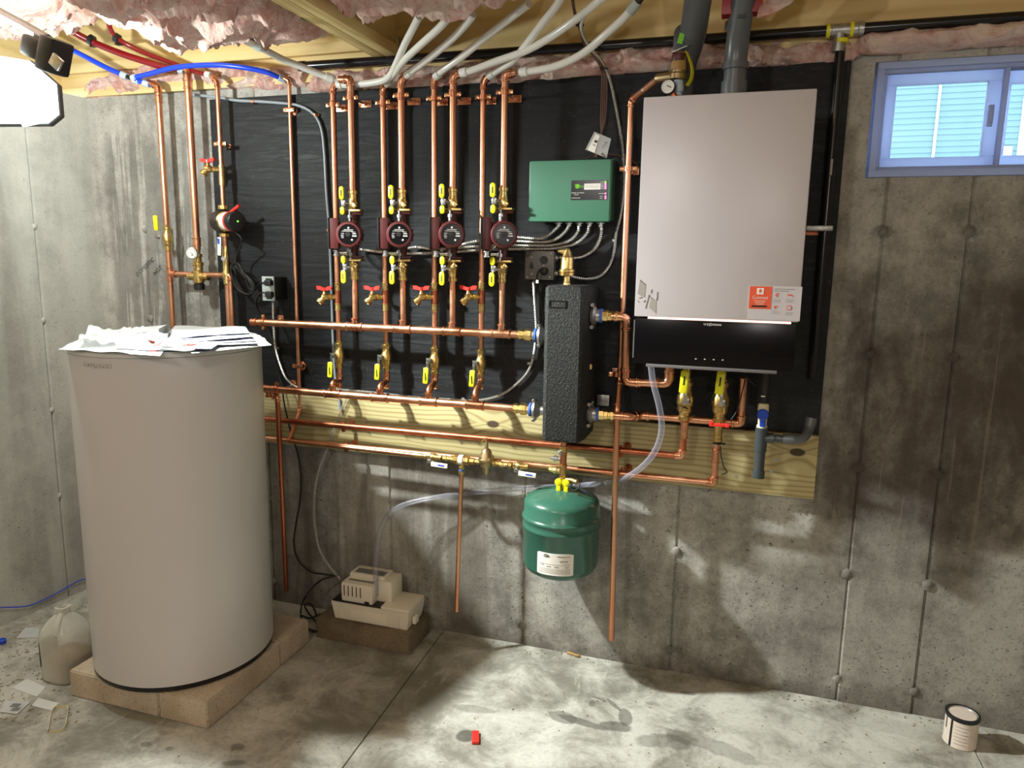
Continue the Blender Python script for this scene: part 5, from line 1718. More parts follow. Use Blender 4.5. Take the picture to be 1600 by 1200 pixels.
# ------------------------------------------------------------------ boiler side pipes
YB = -0.155
bf = thing('boiler_flow_pipe', 'copper pipe looping from the top of the separator down to the boiler', 'pipe', (-0.4, YB, 1.2))
zz = V(950, 494, YB).z
pts = [Vector((V(944, 494, YB).x, YB, zz)), Vector((V(980, 494, YB).x, YB, zz)), Vector((V(980, 500, YB).x + 0.002, YB, V(978, 597, YB).z)), Vector((V(1046, 598, YB).x, YB, V(1010, 597, YB).z)), Vector((V(1046, 575, YB).x, YB, 1.26))]
run(pts, 0.0145, bf, em=1.8)


def big_union(x, z, y, name_root, ln=1):
    part('flange_clamp', MB().lathe((x1s - 0.002, y, z), (1, 0, 0), [(0, 0.018), (0.004, 0.033), (0.014, 0.036), (0.019, 0.030), (0.021, 0.024), (0.034, 0.024)], 22), 'zinc', name_root)
    part('bolt', MB().cyl((x1s + 0.008, y - 0.03, z + 0.038), (x1s + 0.008, y + 0.02, z + 0.038), 0.007, 8).cyl((x1s + 0.008, y - 0.03, z - 0.038), (x1s + 0.008, y + 0.02, z - 0.038), 0.007, 8), 'steel', name_root)
    part('gasket', MB().lathe((x1s + 0.030, y, z), (1, 0, 0), [(0, 0.020), (0.001, 0.025), (0.010, 0.025), (0.011, 0.02)], 20), 'bluegasket', name_root)
    part('union', MB().lathe((x1s + 0.038, y, z), (1, 0, 0), [(0, 0.021), (0.020, 0.021), (0.021, 0.018), (0.034, 0.018), (0.036, 0.015), (0.042, 0.015), (0.044, 0.0185), (0.054, 0.0185), (0.055, 0.0145)], 8), 'brass', name_root, 20)


big_union(0, zz, YB, bf)
br_ = thing('boiler_return_pipe', 'copper pipe from the bottom of the separator behind the yellow lever valves', 'pipe', (-0.3, YB, 1.0))
zl = V(945, 648, YB).z
YQ = -0.11
pts = [Vector((x1s + 0.08, YB, zl)), Vector((V(985, 648, YB).x, YB, zl)), Vector((V(1000, 648, YQ).x, YQ, zl - 0.002)), Vector((V(1158, 657, YQ).x, YQ, zl - 0.002)), Vector((V(1161, 600, -0.14).x, -0.14, V(1161, 590, -0.14).z))]
run(pts, 0.0135, br_, em=1.2)
coupling(Vector((x1s + 0.11, YB, zl)), (1, 0, 0), 0.0135, br_)
big_union(0, zl, YB, br_)
part('back_plate', MB().b2((x1s + 0.010, -0.045, zl + 0.010), (x1s + 0.055, -0.040, zl + 0.050), 0.002), 'zinc', br_)

# relief riser G
gr_ = thing('relief_riser', 'tall copper pipe beside the boiler reaching almost to the floor', 'pipe', (-0.40, -0.09, 0.14))
gx = -0.402
zt = V(984, 157, -0.09).z
e0 = V(1030, 122, -0.22)
run([e0, Vector((gx, -0.09, zt)), Vector((gx, -0.09, V(963, 592, -0.09).z)), Vector((gx + 0.004, -0.150, V(960, 640, -0.15).z)), Vector((-0.385, -0.150, 0.173))], 0.0108, gr_)
part('white_tag', MB().box(V(1008, 140, -0.15) + Vector((0, -0.012, 0)), (0.022, 0.003, 0.008), Matrix.Rotation(-0.5, 4, 'Y')), 'label', gr_)
c5 = dup(cs, (gx, -0.09, V(983, 264, -0.09).z), 'copper clamp on the tall pipe between the green box and the boiler')
c6 = dup(cs, (gx - 0.012, -0.09, V(963, 585, -0.09).z), 'copper clamp on the tall pipe beside the lower half of the black separator')

# relief valve and gauge on top of the boiler
rv = thing('relief_valve', 'brown-topped relief valve with yellow tag and blue base above the boiler', 'valve', V(1060, 120, -0.24))
c = V(1059, 118, -0.24)
part('valve_body', MB().lathe(c + Vector((0, 0, -0.015)), (0.05, 0, 1), [(0, 0.020), (0.003, 0.026), (0.018, 0.026), (0.022, 0.022), (0.030, 0.022)], 16).lathe(c, e0 - c, [(0, 0.014), ((e0 - c).length, 0.014), ((e0 - c).length + 0.01, 0.012)], 12), 'bronze', rv)
part('bell', MB().lathe(c + Vector((0, 0, 0.014)), (0.06, 0, 1), [(0, 0.024), (0.02, 0.023), (0.05, 0.019), (0.054, 0.012)], 20), 'tan', rv)
part('maroon_label', MB().lathe(c + Vector((0, 0, 0.040)), (0.06, 0, 1), [(0, 0.0226), (0.001, 0.0232), (0.022, 0.0208), (0.023, 0.0198)], 20), 'maroon', rv)
part('lift_lever', MB().box(c + Vector((0.004, -0.01, 0.074)), (0.05, 0.010, 0.004), Matrix.Rotation(-0.35, 4, 'Y'), 0.001), 'zinc', rv)
tg = spline([V(1072, 80, -0.27), V(1077, 92, -0.275), V(1081, 108, -0.275), V(1080, 122, -0.27), V(1073, 134, -0.265)], 0.008)
mb = MB()
vs = []
for k, p in enumerate(tg):
    w = 0.009
    vs += [p + Vector((-w * 0.35, -w, 0)), p + Vector((w * 0.35, w, 0)), p + Vector((-w * 0.35 + 0.002, -w + 0.001, 0)), p + Vector((w * 0.35 + 0.002, w + 0.001, 0))]
fs = []
for k in range(len(tg) - 1):
    i, j = k * 4, k * 4 + 4
    fs += [(i, i + 1, j + 1, j), (i + 2, j + 2, j + 3, i + 3), (i, j, j + 2, i + 2), (i + 1, i + 3, j + 3, j + 1)]
mb.add(vs, fs)
part('yellow_tag', mb, 'yellow', rv)
part('base', MB().lathe(c + Vector((0.004, 0, -0.060)), (0, 0, 1), [(0, 0.012), (0.01, 0.012), (0.011, 0.016), (0.03, 0.016), (0.032, 0.014), (0.046, 0.014)], 12), 'palering', rv)
pg = thing('pressure_gauge', 'round white-faced pressure gauge standing above the left corner of the boiler', 'gauge', V(1043, 136, -0.27))
gp = V(1044, 136, -0.27)
gd = Vector((-0.1, -1, 0.0)).normalized()
ca = part('case', MB().lathe(gp - gd * 0.0, gd, [(-0.02, 0.016), (-0.018, 0.021), (0.004, 0.0225), (0.006, 0.021), (0.005, 0.0195)], 28), 'black', pg)
part('dial', MB().lathe(gp + gd * 0.0048, gd, [(0, 0.0195), (0.001, 0.0195)], 28), 'label', ca)
part('needle', MB().box(gp + gd * 0.0065 + Vector((0.004, 0, 0.0)), (0.016, 0.0008, 0.0025), Matrix.Rotation(0.45, 4, 'Y')), 'ink', ca)
tk = MB()
for k in range(12):
    a = PI * (1.25 - 1.5 * k / 11)
    tk.box(gp + gd * 0.0062 + Vector((0.016 * math.cos(a), 0, 0.016 * math.sin(a))), (0.003, 0.0006, 0.001), Matrix.Rotation(-a, 4, 'Y'))
part('ticks', tk, 'ink', ca, 0)
part('socket', MB().cyl(gp - Vector((-0.012, -0.012, 0.015)), gp + Vector((0.026, 0.012, -0.032)), 0.0085, 10), 'copper_dark', pg)

# ------------------------------------------------------------------ boiler
bo = thing('wall_boiler', 'white wall-hung boiler with black glass panel and glowing light bar', 'boiler', (-0.08, -0.02, 1.24))
BY = -0.40
bx0, bx1 = -0.317, 0.156
zt, zm, zb_ = 2.034, 1.392, 1.243
cv = part('front_cover', MB().b2((bx0, BY, zm), (bx1, -0.10, zt), 0.004), 'boiler', bo)
part('rear_case', MB().b2((bx0 + 0.006, -0.10, zb_ + 0.01), (bx1 - 0.006, -0.021, zt - 0.004), 0.003), 'greybar', bo)
gp_ = part('control_panel', MB().b2((bx0 + 0.003, BY + 0.004, zb_ + 0.004), (bx1 - 0.003, -0.10, zm - 0.006), 0.002), 'blackgloss', bo)
part('side_edge', MB().b2((bx0 - 0.001, BY + 0.004, zb_ + 0.02), (bx0 + 0.0028, BY + 0.05, zm - 0.012)), 'greybar', bo)
xl_, xr_ = V(1012, 498, BY).x, V(1236, 506, BY).x
part('light_bar', MB().b2((xl_, BY + 0.001, zm - 0.0055), (xr_, BY + 0.02, zm - 0.0005)), 'lightbar', bo, label='glowing pinkish light bar')
part('bottom_rail', MB().b2((V(1009, 573, BY).x, BY + 0.002, zb_ - 0.006), (V(1214, 582, BY).x, -0.12, zb_ + 0.004), 0.002), 'greybar', bo)
part('drain_funnel', MB().lathe((V(1193, 584, -0.2).x, -0.20, zb_ - 0.004), (0, 0, -1), [(0, 0.028), (0.002, 0.030), (0.018, 0.028), (0.02, 0.02)], 16), 'outletgrey', bo)
ic = MB()
for u in (1087, 1101, 1115, 1129):
    p = V(u, 561 + (u - 1087) * 0.04, BY)
    ic.box((p.x, BY + 0.0035, p.z), (0.005, 0.001, 0.0025))
part('touch_icons', ic, 'label', gp_, 0)
pz = V(1112, 507.5, BY)
text('VI', 0.0090, (pz.x - 0.0205, BY + 0.0035, pz.z), (1, 0, 0), (0, 0, 1), 'label', gp_, 'logo_lettering', 0.0012)
text('MANN', 0.0090, (pz.x + 0.0145, BY + 0.0035, pz.z), (1, 0, 0), (0, 0, 1), 'label', gp_, 'logo_lettering', 0.0012)
text('E', 0.0090, (pz.x - 0.0125, BY + 0.0035, pz.z), (1, 0, 0), (0, 0, 1), 'label', gp_, 'logo_lettering', 0.0012)
text('SS', 0.0115, (pz.x - 0.0045, BY + 0.0035, pz.z), (0.94, 0, 0.34), (-0.34, 0, 0.94), 'label', gp_, 'logo_lettering', 0.0012)
# stickers
stk = part('sticker_sheet', MB().b2((V(1169, 470, BY).x, BY - 0.0006, V(1170, 499, BY).z), (V(1252, 470, BY).x, BY, V(1250, 448, BY).z)), 'boiler', bo)


def bpx(u0, v0, u1, v1, mat, name, d=0.0012):
    a, b = V(u0, v0, BY), V(u1, v1, BY)
    return part(name, MB().b2((min(a.x, b.x), BY - d, min(a.z, b.z)), (max(a.x, b.x), BY - 0.0004, max(a.z, b.z))), mat, bo, 0)


os_ = bpx(1172, 447, 1204, 483, 'orange', 'orange_sticker')
bpx(1183, 450, 1193, 460, 'label', 'app_tile', 0.0018)
hm = V(1188, 454, BY)
part('home_mark', MB().prism([(hm.x - 0.005, BY - 0.0022, hm.z), (hm.x + 0.005, BY - 0.0022, hm.z), (hm.x, BY - 0.0022, hm.z + 0.005)], (0, 0.0006, 0)).box((hm.x, BY - 0.0019, hm.z - 0.003), (0.007, 0.0006, 0.005)), 'orange', bo, 0)
pz = V(1188, 465, BY)
text('Connect', 0.0125, (pz.x, BY - 0.0014, pz.z), (1, 0, 0), (0, 0, 1), 'label', os_, 'lettering', 0.0003)
for k in range(3):
    p = V(1187, 470 + 2.6 * k, BY)
    part('fine_print', MB().box((p.x, BY - 0.0014, p.z), (0.034 - 0.006 * k, 0.0004, 0.0010)), 'label', os_, 0)
p = V(1186, 478.5, BY)
part('store_badge', MB().box((p.x, BY - 0.0015, p.z), (0.042, 0.0006, 0.005)), 'ink', os_, 0)
for k, (u, v) in enumerate(((1214, 461), (1234, 461), (1212, 479), (1233, 481))):
    p = V(u, v, BY)
    mb = MB()
    if k == 3:
        mb.lathe((p.x, BY - 0.0012, p.z), (0, 1, 0), [(0, 0.0075), (0.0006, 0.0075)], 16)
        mb.v = mb.v
    elif k == 0:
        mb.box((p.x, BY - 0.0010, p.z), (0.003, 0.0006, 0.012)).box((p.x + 0.004, BY - 0.0010, p.z + 0.004), (0.006, 0.0006, 0.002)).box((p.x - 0.004, BY - 0.0010, p.z), (0.005, 0.0006, 0.002))
    elif k == 1:
        mb.box((p.x, BY - 0.0010, p.z), (0.012, 0.0006, 0.004)).box((p.x + 0.009, BY - 0.0010, p.z - 0.004), (0.003, 0.0006, 0.002))
    else:
        mb.box((p.x, BY - 0.0010, p.z), (0.010, 0.0006, 0.003)).box((p.x - 0.002, BY - 0.0010, p.z - 0.004), (0.004, 0.0006, 0.005))
    part('pictogram', mb, 'orange', bo, 0)
    fp = MB()
    for j in range(3):
        fp.box((p.x, BY - 0.0009, p.z - 0.013 - j * 0.0036), (0.020, 0.0004, 0.0009))
    part('fine_print', fp, 'faint', bo, 0)
p = V(1233, 481, BY)
part('pictogram_centre', MB().lathe((p.x, BY - 0.0016, p.z), (0, 1, 0), [(0, 0.0055), (0.0006, 0.0055)], 14), 'boiler', bo, 0)
fp = MB()
for j, w in enumerate((0.056, 0.040)):
    p = V(1226, 452 + j * 3, BY)
    fp.box((p.x - (0.056 - w) / 2, BY - 0.0009, p.z), (w, 0.0004, 0.0014))
part('fine_print', fp, 'greyink', bo, 0)
# mounting diagram at the lower left corner
for (q, m_) in (([(1000, 437), (1009, 444), (1007, 465), (996, 459)], 'faint'), ([(1017, 464), (1025, 471), (1025, 490), (1014, 481)], 'faint')):
    pl = [V(u, v, BY - 0.0006) for u, v in q]
    part('diagram_panel', MB().prism(pl, (0, 0.0005, 0)), m_, bo, 0)
dg_ = MB()
for (a, b) in (((1008, 482), (1014, 460)), ((1000, 438), (1008, 445)), ((1018, 452), (1017, 458)), ((1027, 456), (1026, 462)), ((998, 466), (1003, 464)), ((1005, 472), (1008, 469)), ((996, 470), (998, 472)), ((1014, 463), (1020, 467)), ((1027, 462), (1025, 470))):
    pa_, pb_ = V(a[0], a[1], BY - 0.0006), V(b[0], b[1], BY - 0.0006)
    dg_.cyl(pa_, pb_, 0.0007, 6)
part('diagram_lines', dg_, 'greyink', bo, 0)

# boiler bottom valves
bigv = make_ballvalve('yellow', True, (0.027, 0.008, 0.096), 'brass', 1.35)
bigv.location = (V(1071, 622, -0.15).x, -0.15, V(1071, 624, -0.15).z)
bigv['label'] = 'brass ball valve with upright yellow lever under the boiler, left one'
for ch in bigv.children:
    if ch.name.startswith('handle'):
        ch.location = (0.018, -0.012, 0)
v2 = dup(bigv, (V(1126, 624, -0.15).x, -0.15, V(1126, 626, -0.15).z), 'brass ball valve with upright yellow lever under the boiler, right one')
for vx_, u, zl_ in ((bigv, 1071, 0), (v2, 1126, 0)):
    t = thing('valve_riser', 'copper and brass stub between %s yellow lever valve and boiler' % ('left' if u == 1071 else 'right'), 'pipe', vx_.location, 'boiler stubs')
    part('pipe', MB().cyl(Vector(vx_.location) + Vector((0, 0, 0.07)), (vx_.location[0], -0.15, zb_ + 0.01), 0.0145, 14), 'brass', t)
t = thing('drain_tee', 'brass drain fitting with wide red handle under the right boiler valve', 'valve', (V(1123, 664, -0.16).x, -0.15, V(1123, 664, -0.15).z))
xq = V(1123, 664, -0.15).x
part('valve_body', MB().lathe((xq, -0.15, V(1122, 690, -0.15).z), (0, 0, 1), [(0, 0.012), (0.001, 0.0165), (0.012, 0.0165), (0.014, 0.014), (0.03, 0.016), (0.045, 0.014), (0.06, 0.0165), (0.085, 0.0165), (0.09, 0.013), (0.11, 0.013)], 10), 'brass', t, 30)
hz = V(1124, 664, -0.18)
part('handle', MB().box(hz, (0.066, 0.010, 0.012), Matrix.Rotation(-0.02, 4, 'Y'), 0.003).box(hz + Vector((-0.026, 0, 0.004)), (0.014, 0.012, 0.014), None, 0.003).box(hz + Vector((0.026, 0, 0.0)), (0.014, 0.012, 0.014), None, 0.003), 'red', t)
part('stem', MB().cyl(hz, hz + Vector((0, 0.03, 0)), 0.006, 10), 'brass', t)
zt_ = V(1121, 692, -0.15)
t = thing('zip_tie', 'black cable tie wrapped below the wide red handle', 'cable tie', (xq, -0.15, zt_.z))
part('band', MB().lathe((xq - 0.001, -0.148, zt_.z - 0.004), (0, 0, 1), [(0, 0.0120), (0.0005, 0.0150), (0.005, 0.0150), (0.0055, 0.012)], 16).box((xq + 0.018, -0.156, zt_.z), (0.016, 0.006, 0.006)), 'rubber', t)
part('tail', MB().tube(spline([V(1126, 697, -0.155), V(1127, 715, -0.16), V(1131, 730, -0.165), V(1136, 738, -0.165), V(1128, 741, -0.155)], 0.008), 0.002, 6), 'rubber', t)
for k, (path, lab) in enumerate((
        ([V(1060, 632, -0.16), V(1068, 636, -0.185), V(1078, 640, -0.16)], 'thin black wire looped round the left boiler valve'),
        ([V(1156, 580, -0.17), V(1164, 592, -0.17), V(1160, 610, -0.17), V(1155, 632, -0.17), V(1150, 645, -0.17), V(1142, 656, -0.17)], 'thin black wire running down the copper bend right of the valves'),
        ([V(1164, 583, -0.17), V(1172, 595, -0.17), V(1182, 603, -0.17)], 'short thin black wire under the boiler beside the drain funnel'),
        ([V(1028, 614, -0.10), V(1040, 625, -0.10), V(1060, 640, -0.12)], 'thin dark wire behind the clear hose under the boiler'),
        ([V(975, 598, -0.05), V(976, 615, -0.05), V(980, 630, -0.05), V(986, 640, -0.05)], 'thin dark wire hanging left of the clear hose'))):
    t = thing('thin_wire', lab, 'wire', path[0], 'thin wires')
    part('cable', MB().tube(spline(path, 0.008), 0.0022, 7), 'rubber', t, 60)

# condensate drain in grey PVC
dr = thing('condensate_drain', 'dark grey plastic drain tee with blue valve lever under the boiler', 'drain', (V(1190, 700, -0.2).x, -0.2, 0.88))
xd = 0.085
Y2 = -0.20
zc1, zc2, zc3 = V(1192, 628, Y2).z, V(1191, 668, Y2).z, V(1189, 747, Y2).z
part('upper_tube', MB().cyl((xd, Y2, zb_ - 0.02), (xd, Y2, zc1), 0.0135, 16), 'black', dr)
part('wire_clip', MB().box((xd - 0.004, Y2 - 0.015, V(1193, 618, Y2).z), (0.012, 0.002, 0.004)), 'label', dr)
part('valve_body', MB().lathe((xd, Y2, zc2 - 0.004), (0, 0, 1), [(0, 0.017), (0.01, 0.017), (0.014, 0.014), (0.04, 0.015), (0.056, 0.014), (0.06, 0.0175), (0.078, 0.0175), (0.084, 0.014)], 14), 'cream', dr)
pv = V(1192, 648, Y2 - 0.025)
part('valve_lever', MB().lathe(pv + Vector((0, 0.01, 0)), (0, -1, 0), [(0, 0.018), (0.012, 0.018), (0.014, 0.016)], 18).box(pv + Vector((0.001, 0, -0.026)), (0.018, 0.012, 0.028), None, 0.003), 'blueplastic', dr)
part('drain_body', MB().lathe((xd, Y2, zc3), (0, 0, 1), [(0.0, 0.013), (0.001, 0.020), (0.024, 0.020), (0.025, 0.0165), (0.09, 0.0165), (0.091, 0.0195), (0.12, 0.0195), (0.15, 0.0195), (zc2 - zc3, 0.0195), (zc2 - zc3 + 0.001, 0.015)], 20), 'darkpvc', dr)
zbr = V(1215, 686, Y2).z
part('branch', MB().lathe((xd, Y2, zbr), (1, 0.05, 0.02), [(0, 0.017), (0.038, 0.017), (0.039, 0.013), (0.075, 0.013)], 16), 'darkpvc', dr)
q0 = Vector((xd, Y2, zbr)) + Vector((1, 0.05, 0.02)).normalized() * 0.07
eb = [q0, q0 + Vector((0.055, 0.012, 0.004)), V(1263, 672, -0.15), V(1268, 654, -0.14)]
part('elbow', MB().tube(spline(eb, 0.008), 0.0155, 14), 'pvc', dr, 60)
part('socket', MB().cyl(q0 - Vector((0.004, 0, 0)), q0 + Vector((0.03, 0.003, 0.001)), 0.0175, 16), 'pvc', dr)
part('socket', MB().cyl(V(1265, 666, -0.145), V(1268, 653, -0.14), 0.0180, 16), 'pvc', dr)

# clear hose from the boiler to the condensate pump
hose('clear_hose', 'clear ribbed hose sweeping from the boiler down to the white condensate pump',
     [V(1017, 572, -0.20), V(1021, 600, -0.21), V(1030, 635, -0.22), V(1034, 670, -0.22), V(1026, 700, -0.22), V(1008, 725, -0.21), V(980, 745, -0.18), V(945, 755, -0.10), V(905, 758, -0.022), V(860, 761, -0.02), V(800, 764, -0.025), V(740, 770, -0.04),
      V(690, 776, -0.07), V(650, 783, -0.09), V(622, 793, -0.11), V(603, 810, -0.13), V(593, 835, -0.15), V(588, 870, -0.16), V(587, 905, -0.165), V(587, 930, -0.165)], 0.0105, 'tube', None, (), 'palering', 0.015)

# ------------------------------------------------------------------ flue pipes
fp_ = thing('flue_pipe', 'grey plastic flue pipe behind the relief valve, bending toward the joists', 'pipe', V(1065, 150, -0.15), 'grey flue pipes')
c0, c1_, c2_, c3_ = V(1063, 160, -0.15), V(1064, 110, -0.15), V(1082, 60, -0.22), V(1094, -25, -0.38)
c3_ = c2_ + (c3_ - c2_) * 2.0
part('pipe', MB().tube(fillet([c0, c1_, c2_, c3_], 0.05, 6), 0.040, 28), 'pvc', fp_, 60)
d = (c3_ - c2_).normalized()
a_ = V(1079, 46, -0.24)
part('collar', MB().lathe(V(1077, 52, -0.235) - d * 0.0, c3_ - c2_, [(-0.05, 0.040), (-0.049, 0.0445), (0, 0.046), (0.002, 0.040)], 28), 'pvc', fp_)
part('sticker', MB().box(V(1064, 60, -0.272), (0.016, 0.001, 0.03), Matrix.Rotation(0.25, 4, 'Y')), 'lime', fp_)
fp2 = thing('flue_pipe', 'grey plastic flue pipe with wide collars rising from the boiler top', 'pipe', V(1150, 140, -0.24), 'grey flue pipes')
yy = -0.24
b0 = V(1146, 155, yy)
part('pipe', MB().tube(fillet([Vector((b0.x, yy, 2.02)), Vector((b0.x, yy, V(1148, 70, yy).z)), V(1148, 70, yy) + (V(1163, -25, yy - 0.10) - V(1148, 70, yy)) * 1.9], 0.06, 6), 0.0335, 28), 'pvc', fp2, 60)
for (v, ln, r) in ((141, 0.050, 0.0385), (104, 0.022, 0.0385)):
    zz = V(1148, v, yy).z
    part('collar', MB().lathe((b0.x, yy, zz - ln / 2), (0, 0, 1), [(0, 0.034), (0.001, r), (ln - 0.001, r), (ln, 0.034)], 28), 'pvc', fp2)
a_ = V(1153, 36, yy - 0.02)
part('collar', MB().lathe(a_, V(1163, -25, yy - 0.1) - V(1148, 70, yy), [(-0.015, 0.034), (-0.014, 0.037), (0, 0.038), (0.001, 0.034)], 28), 'pvc', fp2)
rh = thing('pipe_hanger', 'red metal hanger bracket gripping the flue pipe at the ceiling', 'bracket', V(1160, 10, -0.30))
part('plate', MB().b2((V(1128, 10, -0.31).x, -0.315, V(1160, 21, -0.31).z), (V(1192, 10, -0.31).x, -0.31, V(1160, -20, -0.31).z), 0.002).b2((V(1128, 10, -0.31).x, -0.315, V(1160, 21, -0.31).z), (V(1192, 10, -0.31).x, -0.27, V(1160, 19, -0.31).z), 0.001), 'redmetal', rh)
part('strap', MB().b2((V(1154, 10, -0.32).x, -0.325, V(1160, 28, -0.32).z), (V(1166, 10, -0.32).x, -0.318, V(1160, 7, -0.32).z), 0.001), 'black', rh)

# black gas pipe ---------------------------------------------------
gpz = 2.285
gpy = -0.045
gs = thing('gas_pipe', 'long black iron gas pipe running along the top of the wall', 'pipe', (-0.5, gpy, gpz))
xtee = V(1320, 45, gpy).x
part('pipe', MB().cyl((-1.70, gpy, 2.290), (xtee - 0.04, gpy, 2.279), 0.0165, 20).cyl((xtee + 0.04, gpy, 2.279), (1.9, gpy, 2.274), 0.0165, 20), 'blackpipe', gs, 60)
part('end_cap', MB().lathe((-1.715, gpy, 2.290), (1, 0, 0), [(0, 0.012), (0.003, 0.019), (0.03, 0.019), (0.032, 0.0165)], 16), 'blackpipe', gs)
part('tee', MB().lathe((xtee - 0.055, gpy, 2.2785), (1, 0, 0), [(0, 0.0168), (0.001, 0.0215), (0.016, 0.0215), (0.018, 0.0195), (0.092, 0.0195), (0.094, 0.0215), (0.109, 0.0215), (0.11, 0.0168)], 18).lathe((V(1311, 60, gpy).x, gpy, 2.27), (0, 0, -1), [(0, 0.0175), (0.04, 0.0175), (0.041, 0.0205), (0.056, 0.0205), (0.057, 0.015)], 18), 'zinc', gs)
for xx in (V(1295, 46, gpy).x, V(1332, 44, gpy).x):
    part('yellow_band', MB().lathe((xx - 0.008, gpy, 2.2785), (1, 0, 0), [(0, 0.019), (0.0005, 0.0217), (0.011, 0.0217), (0.0115, 0.019)], 18), 'yellow', gs)
gv = thing('gas_drop', 'vertical black pipe dropping beside the right edge of the boiler', 'pipe', (0.238, gpy, 1.2))
xg2 = 0.238
part('pipe', MB().cyl((xg2, gpy, 2.225), (xg2, gpy, 1.18), 0.0150, 20), 'blackpipe', gv, 60)
part('yellow_band', MB().lathe((xg2, gpy, V(1310, 68, gpy).z), (0, 0, 1), [(0, 0.0165), (0.0005, 0.0210), (0.012, 0.0210), (0.0125, 0.0165)], 18), 'yellow', gv)
part('size_print', MB().box((xg2 + 0.002, gpy - 0.0153, V(1298, 262, gpy).z), (0.007, 0.0008, 0.05)), 'faint', gv)
gk = thing('gas_pipe_clamp', 'zinc strap clamp on the black drop pipe beside the boiler', 'clamp', (xg2, gpy, V(1290, 357, gpy).z))
zk = V(1288, 357, gpy).z
part('strap', MB().box((xg2 - 0.018, gpy - 0.014, zk), (0.082, 0.012, 0.018), None, 0.005), 'zinc', gk)
part('plate', MB().box((V(1266, 360, -0.02).x, -0.021, zk - 0.006), (0.05, 0.004, 0.03), None, 0.001), 'copper_dark', gk)
part('rod', MB().cyl((xg2 - 0.03, gpy, zk), (xg2 - 0.03, -0.02, zk), 0.004, 8), 'steel', gk)

# ------------------------------------------------------------------ green zone control box
cb = thing('zone_control_box', 'green electrical control box with black label panel left of the boiler', 'control box', (-0.6, -0.02, 1.69))
XL, XR_, ZB, ZT_ = -0.752, -0.460, 1.693, 1.903
part('case', MB().b2((XL + 0.012, -0.07, ZB + 0.008), (XR_ + 0.004, -0.0195, ZT_ + 0.004), 0.004), 'box_side', cb)
part('cover', MB().b2((XL, -0.102, ZB), (XR_, -0.062, ZT_), 0.008), 'box', cb)
part('cover_edge', MB().b2((XR_ - 0.010, -0.098, ZB + 0.004), (XR_ + 0.004, -0.062, ZT_ - 0.002), 0.003), 'box_side', cb)
yl = -0.1025
a, b = V(893, 282, yl), V(948, 312, yl)
pn = part('label_panel', MB().b2((a.x, yl - 0.001, b.z), (b.x, yl + 0.001, a.z)), 'blackgloss', cb, 0)
yt = yl - 0.0014
pz = V(904, 291, yt)
lg = MB().lathe((pz.x - 0.004, yt + 0.0004, pz.z), (0, -1, 0), [(0, 0.008), (0.0004, 0.008)], 14)
part('logo_mark', lg, 'lime', pn, 0)
text('Taco', 0.017, (pz.x + 0.001, yt - 0.0004, pz.z), (1, 0, 0), (0, 0, 1), 'lime', pn, 'logo_lettering', 0.0004, shear=0.15)
a, b = V(913, 287, yt), V(938, 296, yt)
wl_ = part('white_window', MB().b2((a.x, yt - 0.0003, b.z), (b.x, yt + 0.0003, a.z)), 'label', pn, 0)
fp = MB()
for k in range(3):
    zz = a.z + (b.z - a.z) * (0.28 + 0.22 * k)
    fp.b2((a.x + 0.004, yt - 0.0006, zz - 0.0006), (b.x - 0.004, yt - 0.0003, zz + 0.0006))
part('fine_print', fp, 'faint', wl_, 0)
for (s_, u, v, sz) in (('ZONE CONTROL', 903, 301.5, 0.0058), ('4 ZONE', 900, 304.5, 0.0050), ('EXPANDABLE', 900, 309.5, 0.0050)):
    p = V(u, v, yt)
    text(s_, sz, (p.x, yt, p.z), (1, 0, 0), (0, 0, 1), 'label', pn, 'lettering', 0.0002)
for k, v in enumerate((284.5, 287.5, 289.8, 292, 294.5, 302.3, 306.8, 309.8)):
    p = V(946, v, yt)
    part('indicator', MB().box((p.x, yt, p.z), (0.006, 0.0008, 0.0055), None), 'greenled' if k == 0 else 'pinkled', pn, 0)
    q = V(939.5 if v > 300 else 941, v, yt)
    part('fine_print', MB().box((q.x, yt, q.z), (0.018 if 300 < v < 305 else 0.011, 0.0004, 0.0011)), 'label', pn, 0)
# bottom connectors
CONU = [873, 889, 905, 921, 938.5]
for u in CONU:
    p = V(u, 347, -0.065)
    part('cable_connector', MB().lathe((p.x, -0.062, ZB), (0, 0, -1), [(0, 0.008), (0.001, 0.015), (0.005, 0.015), (0.006, 0.009), (0.014, 0.009)], 10), 'zinc', cb)

# grey junction box with switch and outlet
jb = thing('junction_box', 'dark grey steel box with switch and duplex outlet under the green box', 'outlet', V(843, 415, -0.05))
yj = -0.065
a, b = V(821, 392, yj), V(865, 437.5, yj)
part('box', MB().b2((a.x + 0.003, yj + 0.002, b.z + 0.003), (b.x - 0.003, -0.0195, a.z - 0.003), 0.003), 'greybox', jb)
fpz = part('faceplate', MB().b2((a.x, yj - 0.002, b.z), (b.x, yj + 0.002, a.z), 0.0018), 'greybox', jb)
p = V(831, 414.5, yj)
part('switch', MB().box((p.x, yj - 0.003, p.z), (0.011, 0.006, 0.023), None, 0.001), 'black', jb)
for v in (406.5, 424):
    p = V(850, v, yj)
    part('receptacle', MB().lathe((p.x, yj - 0.0018, p.z), (0, -1, 0), [(0, 0.0155), (0.0022, 0.015)], 20), 'black', jb)
for (u, v) in ((825, 396), (861, 396), (824, 433), (859, 433), (831, 402), (831, 428), (850, 415)):
    p = V(u, v, yj)
    part('screw', MB().lathe((p.x, yj - 0.0018, p.z), (0, -1, 0), [(0, 0.0035), (0.0015, 0.003)], 8), 'steel', jb)
